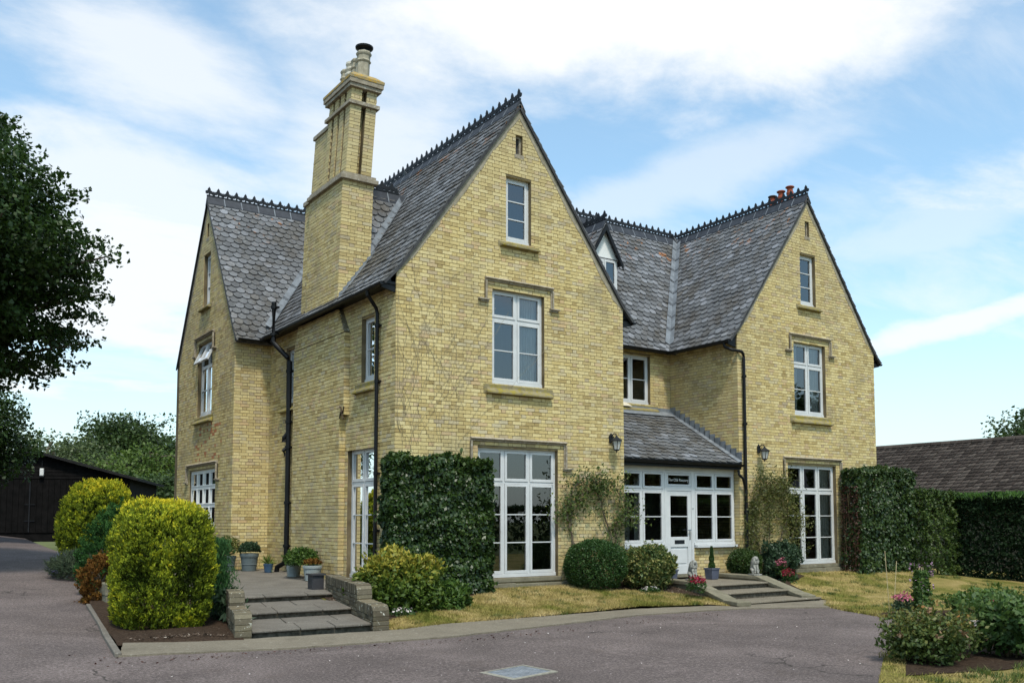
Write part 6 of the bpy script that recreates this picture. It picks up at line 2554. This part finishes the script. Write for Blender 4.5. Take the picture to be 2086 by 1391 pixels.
# bare vine traces on the corner of the left wing
vt = empty('dead_vine', (.4, -.02, 2.9), None, 'bare dead vine stems clinging to the corner of the left wing', 'vine')
g = np.random.default_rng(41)
mb = MB()
for i in range(46):
    x, z = g.uniform(.04, .2) + 1.6 * g.random() ** 1.7, g.uniform(2.9, 5.0)
    p = [np.array((x, -.012, z))]
    dx, dz = g.normal() * .02, .10
    for k in range(int(g.uniform(8, 26))):
        dx += g.normal() * .018
        dz = .10 + g.normal() * .03
        q = p[-1] + np.array((dx, 0, dz))
        q[0] = max(.03, q[0])
        if q[2] > 6.5 + q[0] * 1.2:
            break
        p.append(q)
    if len(p) > 2:
        mb.tube(p, .0024, 4)
mb.build('stems', 'dead_vine', vt)


# ---- small flowers
def flowers(name, c, r, n_leaf, n_fl, leafm, petal, lab, seed, cat='flowers', fsize=.05, lsize=.06, group=None, top=.6):
    g = np.random.default_rng(seed + 900)
    root = empty(name, (c[0], c[1], c[2]), None, lab, cat, group)
    P, N, t = blob(g, n_leaf, (c[0], c[1], c[2] + r[2] * .4), (r[0], r[1], r[2] * .6), -.6, 2.0, .2, 4, .6, seed)
    leaf_obj('leaves', P, N + g.normal(size=P.shape) * .5 + np.array((0, 0, .4)), N + g.normal(size=P.shape) * .4, lsize * g.uniform(.6, 1.3, len(P)), lsize * .5, g.random(len(P)), leafm, root)
    Pf, Nf, tf = blob(g, n_fl, (c[0], c[1], c[2] + r[2] * top), (r[0] * .9, r[1] * .9, r[2] * .55), .1, 2.0, .25, 6, .4, seed + 1)
    pt_ = leaf_obj('petals', Pf, g.normal(size=Pf.shape), Nf + np.array((0, 0, .5)), fsize * g.uniform(.6, 1.2, len(Pf)), fsize * .8, g.random(len(Pf)), petal, root)
    pt_['kind'] = 'stuff'
    return root


flowers('red_pelargonium', (5.78, -2.12, .33), (.22, .2, .32), 420, 260, 'box_leaf', 'red_petal', 'crimson flower clump in the bed left of the front steps', 1, fsize=.04, group='red flower clumps')
flowers('red_pelargonium', (9.32, -1.55, .33), (.18, .18, .32), 300, 220, 'box_leaf', 'red_petal', 'crimson flower clump just right of the right coping', 2, fsize=.04, group='red flower clumps')
flowers('pink_flower', (9.75, -1.0, .45), (.16, .16, .4), 200, 90, 'box_leaf', 'pink_petal', 'small pink flowers below the right french window', 3, fsize=.045)
for i, (x, y, lab) in enumerate(((.72, -1.1, 'white pansies at the foot of the clipped climber'), (-.95, -2.15, 'white pansies at the foot of the yellow shrub'), (5.2, -1.35, 'white pansies in front of the variegated shrub'))):
    flowers('white_pansy', (x, y, zl(x, y)), (.24, .16, .13), 200, 36, 'box_leaf', 'white_petal', lab, 5 + i, fsize=.045, lsize=.05)

# pot plants
bush('pot_plant', (-.68, 6.12, 1.10), (.24, .24, .17), 1500, 'dark_shrub', .06, 'mounded dark plant in the large ridged pot', 'plant', seed=21, stems=0, zmin=-.3)
bush('pot_plant', (-1.12, 6.36, 1.12), (.30, .28, .30), 700, 'climber', .07, 'wispy straw-coloured plant in the half-hidden pot', 'plant', seed=22, stems=6, zmin=-.3, depth=.7)
g = np.random.default_rng(51)
sp = empty('spiky_plant', (-.50, 5.32, .77), None, 'small spiky pale plant in the blue pot', 'plant')
m = 60
A = unit(g.normal(size=(m, 3)) * .6 + np.array((0, 0, .8)))
leaf_obj('blades', np.array((-.50, 5.32, .78)) + A * .13, A, g.normal(size=(m, 3)), .27, .018, .6 + .4 * g.random(m), 'green_shrub', sp)
bush('pot_plant', (-.54, 3.25, .96), (.33, .40, .24), 2800, 'green_shrub', .06, 'bright green plant spilling over the pale planters', 'plant', seed=23, stems=0, zmin=-.5, lump=.25, depth=.5)
bush('pot_plant', (-.56, 2.55, .92), (.18, .18, .08), 500, 'brown_conifer', .06, 'dry brown plant in the planter by the chimney breast', 'plant', seed=24, stems=0, zmin=-.2)
tp2 = empty('topiary', (8.30, -.15, .64), None, 'slim dark green topiary spiral in the right porch planter', 'topiary')
g = np.random.default_rng(52)
m = 3200
s = g.random(m)
rad = .085 * (1 - s * .75) * (.62 + .38 * np.abs(np.sin(s * 9.4)))
a = g.random(m) * 6.28
P = np.stack([8.30 + rad * np.cos(a), -.15 + rad * np.sin(a), .63 + s * .55], 1)
Nn = np.stack([np.cos(a), np.sin(a), .3 + 0 * a], 1)
leaf_obj('foliage', P, Nn + g.normal(size=(m, 3)) * .6, Nn, .035, .02, g.random(m), 'box_leaf', tp2)
tp3 = empty('topiary', (6.98, -.12, .64), None, 'slim dark topiary cone in the left porch planter', 'topiary')
s = g.random(m)
rad = .085 * np.sin(np.clip(1 - s, 0, 1) * 2.2) * .95
P = np.stack([6.98 + rad * np.cos(a), -.12 + rad * np.sin(a), .63 + s * .45], 1)
leaf_obj('foliage', P, Nn + g.normal(size=(m, 3)) * .6, Nn, .035, .02, g.random(m), 'box_leaf', tp3)


# ------------------------------------------------------------------ foreground rose bed
def rose_bush(name, c, r, n, mat, lab, seed, leaf=.055, flow=None, nf=0, fs_=.06, stems=9, lump=.3, depth=.75, stray=5):
    g = np.random.default_rng(seed + 1100)
    z0 = zl(c[0], c[1])
    root = empty(name, (c[0], c[1], z0), None, lab, 'rose bush')
    mb = MB()
    ends = []
    for i in range(stems):
        a = g.uniform(0, 6.28)
        f = g.uniform(.4, 1.05) if i >= stray else g.uniform(.95, 1.25)
        e = np.array((c[0] + math.cos(a) * r[0] * f, c[1] + math.sin(a) * r[1] * f, z0 + r[2] * g.uniform(.9, 1.9)))
        q = np.array((c[0] + math.cos(a) * .08, c[1] + math.sin(a) * .08, z0 - .03))
        mid = (q + e) / 2 + g.normal(size=3) * .06 + np.array((0, 0, .1))
        mb.tube([q, mid, e], [.012, .009, .005], 5)
        ends.append(e)
    mb.build('stems', 'stem', root)
    P, N, t = blob(g, n, (c[0], c[1], z0 + r[2]), r, -.85, 2.0, lump, 3.5, depth, seed)
    e = np.array(ends)
    k = n // 5
    Pe = e[g.integers(0, len(e), k)] + g.normal(size=(k, 3)) * .07
    P = np.concatenate([P, Pe])
    N = np.concatenate([N, unit(g.normal(size=(k, 3)) + np.array((0, 0, .5)))])
    m = len(P)
    # leaves come in sprays
    P = P + .04 * np.stack([lumps(P, 20, seed=s_) for s_ in (1, 2, 3)], 1)
    rn = .35 * g.random(m) + .62 * np.clip((P[:, 2] - z0) / (2 * r[2]), 0, 1) * g.uniform(.3, 1.1, m)
    L = leaf * g.uniform(.6, 1.35, m)
    leaf_obj('foliage', P, N * .5 + g.normal(size=(m, 3)), N + g.normal(size=(m, 3)) * .5 + np.array((0, 0, .6)), L, L * .6, rn, mat, root)
    if nf:
        Pf, Nf, tf = blob(g, nf, (c[0], c[1], z0 + r[2]), (r[0] * 1.03, r[1] * 1.03, r[2] * 1.05), .15, 2.0, lump, 3.5, .1, seed)
        Q = np.repeat(Pf, 9, axis=0) + g.normal(size=(len(Pf) * 9, 3)) * fs_ * .28
        fl_ = leaf_obj('flowers', Q, g.normal(size=Q.shape), g.normal(size=Q.shape) + np.array((0, 0, 1.)), fs_, fs_ * .8, g.random(len(Q)), flow, root)
        fl_['kind'] = 'stuff'
    return root


rose_bush('rose_bush', (2.18, -9.26, 0), (.46, .46, .29), 5200, 'bronze_rose', 'bronze-tipped rose bush nearest the camera at the edge of the drive', 1, flow='dead_flower', nf=22)
rose_bush('rose_bush', (2.85, -9.05, 0), (.50, .45, .22), 1900, 'bronze_rose', 'rose bush with faded white blooms behind the bronze-tipped one', 2, flow='white_petal', nf=10)
rose_bush('rose_bush', (3.55, -9.62, 0), (.40, .5, .37), 3300, 'foreground_rose', 'large-leaved dark green rose bush at the right edge of the picture', 3, leaf=.085, flow='red_petal', nf=2)
rose_bush('rose_bush', (5.6, -8.4, 0), (.40, .40, .34), 1700, 'foreground_rose', 'taller green rose bush behind the one at the right edge', 4, leaf=.075)
rose_bush('perennial', (8.55, -6.5, 0), (.62, .5, .23), 4500, 'green_shrub', 'fresh green clump of perennials beyond the roses', 5, leaf=.07, depth=.6)
# sweet peas on a wigwam
g = np.random.default_rng(61)
ox, oy = 7.85, -5.75
oz = zl(ox, oy)
swp = empty('sweet_pea', (ox, oy, oz), None, 'column of sweet peas with mauve flowers at the edge of the lawn', 'climber')
m = 4200
s = g.random(m)
a = g.random(m) * 6.28
rad = .19 * (1 - .35 * s) * np.sqrt(g.random(m)) * (1 + .35 * lumps(np.stack([np.cos(a), np.sin(a), s * 4], 1), 3.0, seed=77))
P = np.stack([ox + rad * np.cos(a), oy + rad * np.sin(a), oz + s * .80], 1)
leaf_obj('foliage', P, g.normal(size=(m, 3)) + np.array((0, 0, .3)), np.stack([np.cos(a), np.sin(a), .4 + 0 * a], 1), .06 * g.uniform(.6, 1.3, m), .035, g.random(m) * .8, 'green_shrub', swp)
m = 70
s = g.random(m)
a = g.random(m) * 6.28
P = np.stack([ox + .20 * np.cos(a), oy + .20 * np.sin(a), oz + .45 + s * .52], 1)
leaf_obj('flowers', P, g.normal(size=(m, 3)), g.normal(size=(m, 3)), .04, .035, g.random(m), 'mauve_petal', swp)['kind'] = 'stuff'
for i in range(5):
    mb = MB()
    th = i * 1.256
    mb.tube([(ox + .2 * math.cos(th), oy + .2 * math.sin(th), oz - .05), (ox + .03 * math.cos(th), oy + .03 * math.sin(th), oz + .86)], .004, 5)
    mb.build('cane', 'cane', swp)
for i, (x, y, h, dx, lab) in enumerate(((7.45, -5.35, 1.15, -.10, 'tall leaning bamboo cane left of the sweet peas'), (7.72, -5.25, .95, .14, 'shorter bamboo cane close behind the sweet peas'))):
    mb = MB()
    z = zl(x, y)
    mb.tube([(x, y, z - .05), (x + dx, y, z + h)], .007, 6)
    o = mb.build('bamboo_cane', 'cane', None, loc=(x, y, z - .05))
    tag(o, lab, 'cane')
flowers('pink_dianthus', (7.48, -5.6, zl(7.48, -5.6)), (.22, .18, .3), 500, 120, 'dark_shrub', 'pink_petal', 'tuft of pink flowers at the corner of the drive', 20, fsize=.05, top=.85)
"""trees"""


def tree(name, base, h, crown_c, crown_r, n_cl, per, mat, leaf, lab, seed, cl_r=.45, trunk=.22, cat='tree', group=None, flat=.55, aspect=.75, fill=.75, limbs=16, sel=None, rbias=0.0, zmin=-1.0):
    """tapered trunk, limbs that reach into the crown, leaf clumps at their ends"""
    g = np.random.default_rng(seed + 1300)
    root = empty(name, base, None, lab, cat, group)
    b = np.array(base, float)
    cc_ = np.array(crown_c, float)
    cr_ = np.array(crown_r, float)
    d = dirs(n_cl, g, zmin)
    t = 1 - fill * g.random(len(d)) ** 1.4
    s = 1 + .22 * lumps(d, 2.6, seed=seed) + .12 * lumps(d, 7.0, seed=seed + 1)
    K = cc_ + d * (t * s)[:, None] * cr_
    if sel is not None:
        K = K[sel(K)]
    mb = MB()
    tp_ = b + np.array((0, 0, h * .8))
    mb.tube([b - np.array((0, 0, .2)), b + np.array((.03, .02, h * .3)), tp_ * np.array((1, 1, 0)) + np.array((.05, 0, b[2] + h * .6)), np.array((cc_[0], cc_[1], max(cc_[2], b[2] + h * .65)))], [trunk * 1.25, trunk, trunk * .6, trunk * .15], 10)
    far = K[np.argsort(-np.linalg.norm((K - cc_) / cr_, axis=1))][:limbs * 3:3]
    for e in far:
        z = b[2] + h * g.uniform(.3, .7)
        q = np.array((b[0], b[1], z))
        mid = q + (e - q) * .5 + np.array((0, 0, .08 * np.linalg.norm(e - q)))
        mb.tube([q, mid, e], [trunk * .38, trunk * .2, trunk * .05], 6)
    for e in K[::max(1, len(K) // 90)]:
        o1 = far[np.argmin(np.linalg.norm(far - e, axis=1))]
        mb.tube([(o1 + cc_) / 2, (o1 + cc_) * .25 + e * .5 + g.normal(size=3) * .1, e], [trunk * .09, trunk * .06, trunk * .03], 5)
    mb.build('trunk', 'bark', root)
    m = len(K) * per
    Q = np.repeat(K, per, axis=0)
    o_ = np.clip(g.normal(size=(m, 3)), -1.5, 1.5) * cl_r * np.array((.55, .55, .55 * flat))
    P = Q + o_
    out = unit(Q - cc_)
    A = unit(out * .5 + g.normal(size=(m, 3)) * .8 + np.array((0, 0, -.35)))
    Nf = unit(np.array((0, 0, 1.0)) + g.normal(size=(m, 3)) * .55 + out * .3)
    rn = .45 * g.random(m) + .35 * np.repeat(g.random(len(K)), per) + rbias
    L = leaf * g.uniform(.6, 1.3, m)
    leaf_obj('crown', P, A, Nf, L, L * aspect, rn, mat, root)
    return root


tree('sycamore', (-8.3, 8.6, .35), 10.4, (-7.85, 8.3, 7.55), (4.0, 4.0, 3.5), 3000, 52, 'sycamore', .12, 'big dark sycamore reaching in from the left edge', 1, cl_r=.46, trunk=.34, flat=.36, limbs=30)
tree('holly', (-5.9, 18.6, 1.0), 4.5, (-5.9, 18.6, 4.5), (1.9, 1.6, 1.9), 420, 46, 'sycamore', .12, 'small dark tree at the left end of the barn', 2, cl_r=.5, trunk=.15)
BG = 'trees behind the barn'
tree('horse_chestnut', (6.0, 52.0, 1.0), 9.0, (6.0, 52.0, 5.6), (4.0, 3.4, 2.9), 420, 70, 'far_dark', .24, 'round-topped dark tree rising above the other trees behind the barn', 3, cl_r=1.1, trunk=.4, group=BG, zmin=-.6)
tree('ash_tree', (.5, 46.0, 1.0), 8.0, (.6, 46.0, 4.4), (4.0, 3.0, 2.6), 260, 60, 'far_pale', .20, 'pale wispy tree just right of the barn apex', 4, cl_r=1.1, trunk=.3, group=BG)
tree('apple_tree', (5.5, 41.0, .8), 7.0, (5.6, 41.0, 3.2), (4.4, 3.2, 2.5), 420, 70, 'far_green', .19, 'broad mid-green tree behind the egg-shaped conifer', 5, cl_r=1.0, trunk=.3, group=BG, zmin=-.8)
tree('hawthorn', (9.4, 40.0, .8), 7.0, (9.6, 40.0, 3.5), (3.6, 3.0, 2.7), 360, 70, 'far_green', .19, 'mid-green tree next to the rear gable', 6, cl_r=1.0, trunk=.3, group=BG, zmin=-.8, rbias=-.1)
tree('walnut', (14.5, 50.0, 1.0), 9.0, (13.8, 50.0, 5.2), (3.6, 3.0, 3.2), 300, 60, 'far_pale', .20, 'paler tree half hidden by the rear gable', 7, cl_r=1.1, trunk=.3, group=BG)
tree('elder', (1.5, 35.5, 1.0), 4.4, (1.6, 35.0, 2.4), (3.4, 1.6, 1.8), 240, 40, 'far_dark', .22, 'dark bushy elder directly behind the barn roof', 8, cl_r=.7, trunk=.15, group=BG, zmin=-.8)
tree('elder', (4.2, 31.5, 1.0), 4.0, (4.2, 31.5, 2.3), (3.0, 1.6, 1.7), 240, 40, 'far_dark', .2, 'dark shrubby elder between the egg-shaped conifer and the house', 9, cl_r=.6, trunk=.15, group=BG, zmin=-.8)
tree('oak', (54.0, 11.5, 0), 9.0, (54.5, 11.0, 6.9), (5.6, 5.2, 2.6), 420, 70, 'far_dark', .26, 'dark oak above the bungalow roof at the right edge', 10, cl_r=1.2, trunk=.5, zmin=-.6)
# the other side of the road, seen in the window panes
box_hedge('roadside_hedge', -22, 34, -32.0, -30.5, -.1, 2.6, 26000, 'far_dark', .22, 'long boundary hedge behind the photographer, mirrored in the windows', 31, faces='YZ', rough=.25)
for i, (x, y, w, lab) in enumerate(((33.0, -27.0, 7.0, 'broad tree behind the photographer, mirrored in the left porch panes'), (44.0, -27.0, 7.5, 'second tree behind the photographer, mirrored in the right porch panes'), (56.0, -26.0, 8.0, 'third tree behind the photographer, mirrored in the right french window'))):
    tree('roadside_tree', (x, y, 0), 10.0, (x, y, 5.2), (w, 4.5, 5.2), 420, 36, 'far_dark', .6, lab, 32 + i, cl_r=1.4, trunk=.4, group='trees behind the photographer')

# ------------------------------------------------------------------ grass, chips, fallen leaves
def in_poly(poly, X_, Y_):
    ins = np.zeros(len(X_), bool)
    for i in range(len(poly)):
        (x0, y0), (x1, y1) = poly[i], poly[(i + 1) % len(poly)]
        c = (y0 > Y_) != (y1 > Y_)
        xi = x0 + (Y_ - y0) / ((y1 - y0) if y1 != y0 else 1e-9) * (x1 - x0)
        ins ^= c & (X_ < xi)
    return ins


BEDS = [[(-1.45, .01), (-1.55, -1.0), (-1.42, -2.5), (-.2, -1.75), (.9, -1.0), (1.75, -.45), (2.1, .01)],
        [(4.05, .01), (4.0, -.55), (4.7, -.85), (5.6, -1.3), (6.0, -2.0), (6.2, -2.2), (6.5, -1.4), (6.56, .3), (5.75, .3), (5.75, .01)],
        [(8.98, .3), (8.95, -1.9), (9.35, -1.9), (9.8, -1.2), (11.3, -.45), (11.5, .18), (9.72, .18)],
        [(6.75, -6.2), (7.0, -5.3), (8.2, -5.1), (9.6, -5.8), (9.4, -7.6), (6.6, -9.0), (4.4, -10.0), (2.4, -10.1), (1.05, -9.75), (2.3, -8.95), (4.3, -8.0), (5.7, -7.15)]]
zl_v = np.vectorize(zl)


def blades(name, poly, n, h, lab, seed, w=.010):
    g = np.random.default_rng(seed)
    xs, ys = [q[0] for q in poly], [q[1] for q in poly]
    x = g.uniform(min(xs), max(xs), n * 2)
    y = g.uniform(min(ys), max(ys), n * 2)
    k = in_poly(poly, x, y)
    for b in BEDS:
        k &= ~in_poly(b, x, y)
    x, y = x[k][:n], y[k][:n]
    m = len(x)
    z = zl_v(x, y)
    a = g.random(m) * 6.28
    hh = h * g.uniform(.5, 1.4, m)
    B = np.stack([x, y, z - .005], 1)
    s = np.stack([np.cos(a), np.sin(a), 0 * a], 1) * (w / 2)
    tip = B + np.stack([g.normal(size=m) * hh * .6, g.normal(size=m) * hh * .6, hh], 1)
    V = np.stack([B - s, B + s, tip], 1).reshape(-1, 3)
    me = np_mesh(name, V, np.arange(m * 3).reshape(-1, 3), g.random(m))
    o = mesh_obj(name, me, 'grass_blade', None)
    tag(o, lab, 'grass', None, 'stuff')


FL_ = KERB_IN[2:] + [(6.1, -2.6), (6.5, -1.2), (6.6, .35), (5.7, .35), (5.7, -.1), (-1.3, -.1), (-1.34, -1.0)]
blades('front_grass', FL_, 70000, .042, 'short dry grass on the bank before the left wing', 71)
blades('lawn_grass', [q for q in RL if q[1] > -14] + [], 130000, .04, 'short dry grass of the right lawn', 72, .013)
# ragged longer tufts along the edges
g = np.random.default_rng(73)
ed = []
for line, cnt in ((KERB_IN[2:-1], 1700), (DRIVE_R[:8], 1500)):
    for a, b in zip(line[:-1], line[1:]):
        n = int(cnt / (len(line) - 1))
        t_ = g.random(n)
        ed.append(np.stack([a[0] + (b[0] - a[0]) * t_ + g.normal(size=n) * .03, a[1] + (b[1] - a[1]) * t_ + .02 + g.normal(size=n) * .03], 1))
ed = np.concatenate(ed)
m = len(ed)
z = zl_v(ed[:, 0], ed[:, 1])
B = np.stack([ed[:, 0], ed[:, 1], z - .005], 1)
a = g.random(m) * 6.28
s = np.stack([np.cos(a), np.sin(a), 0 * a], 1) * .006
tip = B + np.stack([g.normal(size=m) * .04, g.normal(size=m) * .04 - .02, g.uniform(.03, .09, m)], 1)
o = mesh_obj('edge_grass', np_mesh('edge_grass', np.stack([B - s, B + s, tip], 1).reshape(-1, 3), np.arange(m * 3).reshape(-1, 3), g.random(m)), 'grass_blade', None)
tag(o, 'ragged grass along the lawn edges', 'grass', None, 'stuff')


g = np.random.default_rng(74)
tc = np.concatenate([np.stack([g.uniform(-1.2, 6, 60), g.uniform(-2.9, -.3, 60)], 1), np.stack([g.uniform(7.5, 17, 170), g.uniform(-9, -.2, 170)], 1), np.stack([g.uniform(.6, 5, 50), g.uniform(-11, -9.9, 50)], 1)])
ok = in_poly(FL_, tc[:, 0], tc[:, 1]) | in_poly(RL, tc[:, 0], tc[:, 1])
for b_ in BEDS:
    ok &= ~in_poly(b_, tc[:, 0], tc[:, 1])
tc = tc[ok]
q = np.repeat(tc, 60, axis=0) + g.normal(size=(len(tc) * 60, 2)) * .06
m = len(q)
z = zl_v(q[:, 0], q[:, 1])
B = np.stack([q[:, 0], q[:, 1], z - .005], 1)
a = g.random(m) * 6.28
s = np.stack([np.cos(a), np.sin(a), 0 * a], 1) * .006
tip = B + np.stack([g.normal(size=m) * .035, g.normal(size=m) * .035, g.uniform(.03, .085, m)], 1)
o = mesh_obj('grass_tufts', np_mesh('grass_tufts', np.stack([B - s, B + s, tip], 1).reshape(-1, 3), np.arange(m * 3).reshape(-1, 3), g.random(m)), 'rose_leaf', None)
tag(o, 'greener tufts and weeds in the dry lawn', 'grass', None, 'stuff')


def litter(name, poly, n, zf, mat, size, lab, seed, asp=.5):
    g = np.random.default_rng(seed)
    xs, ys = [q[0] for q in poly], [q[1] for q in poly]
    x, y = g.uniform(min(xs), max(xs), n * 3), g.uniform(min(ys), max(ys), n * 3)
    k = in_poly(poly, x, y)
    x, y = x[k][:n], y[k][:n]
    z = np.array([zf(p, q) for p, q in zip(x, y)])
    P = np.stack([x, y, z + .008], 1)
    m = len(P)
    A = g.normal(size=(m, 3)) * np.array((1, 1, .25))
    N = np.array((0, 0, 1.)) + g.normal(size=(m, 3)) * .5
    L = size * g.uniform(.4, 1.5, m)
    V, F = leaves(P, A, N, L, L * asp, .1)
    o = mesh_obj(name, np_mesh(name, V, F, g.random(m)), mat, None)
    tag(o, lab, 'litter', None, 'stuff')


LB = [(-5.28, -2.9), (-4.0, -3.22), (-3.62, -2.2), (-3.4, .3), (-4.95, 1.3), (-5.15, -.97)]
litter('bark_chips', LB, 5000, lambda x, y: zd(x, y) + .03 + .05 * min(1, max(0, 1 - abs(x + 4.4))), 'wood_chip', .035, 'bark chips and crumbs on the left soil bed', 81)
litter('bed_litter', BEDS[0], 2200, lambda x, y: zl(x, y) + .012, 'wood_chip', .03, 'crumbs of bark in the bed by the climber', 82)
litter('bed_litter', BEDS[1], 1500, lambda x, y: zl(x, y) + .012, 'wood_chip', .03, 'crumbs of bark in the bed by the porch', 84)
litter('fallen_leaves', [(-6.2, -3.5), (-5.5, -4.3), (-1.5, -4.6), (5.0, -3.5), (5, -3.9), (-1.5, -5.0), (-5.9, -4.8)], 420, zd, 'dead_leaf', .035, 'dry leaves blown along the edge of the drive', 83)
litter('drive_grit', [(-9, -9), (6, -9), (6, -4), (-9, -4.5)], 260, zd, 'white_petal', .016, 'pale grit scattered on the tarmac', 85, .8)
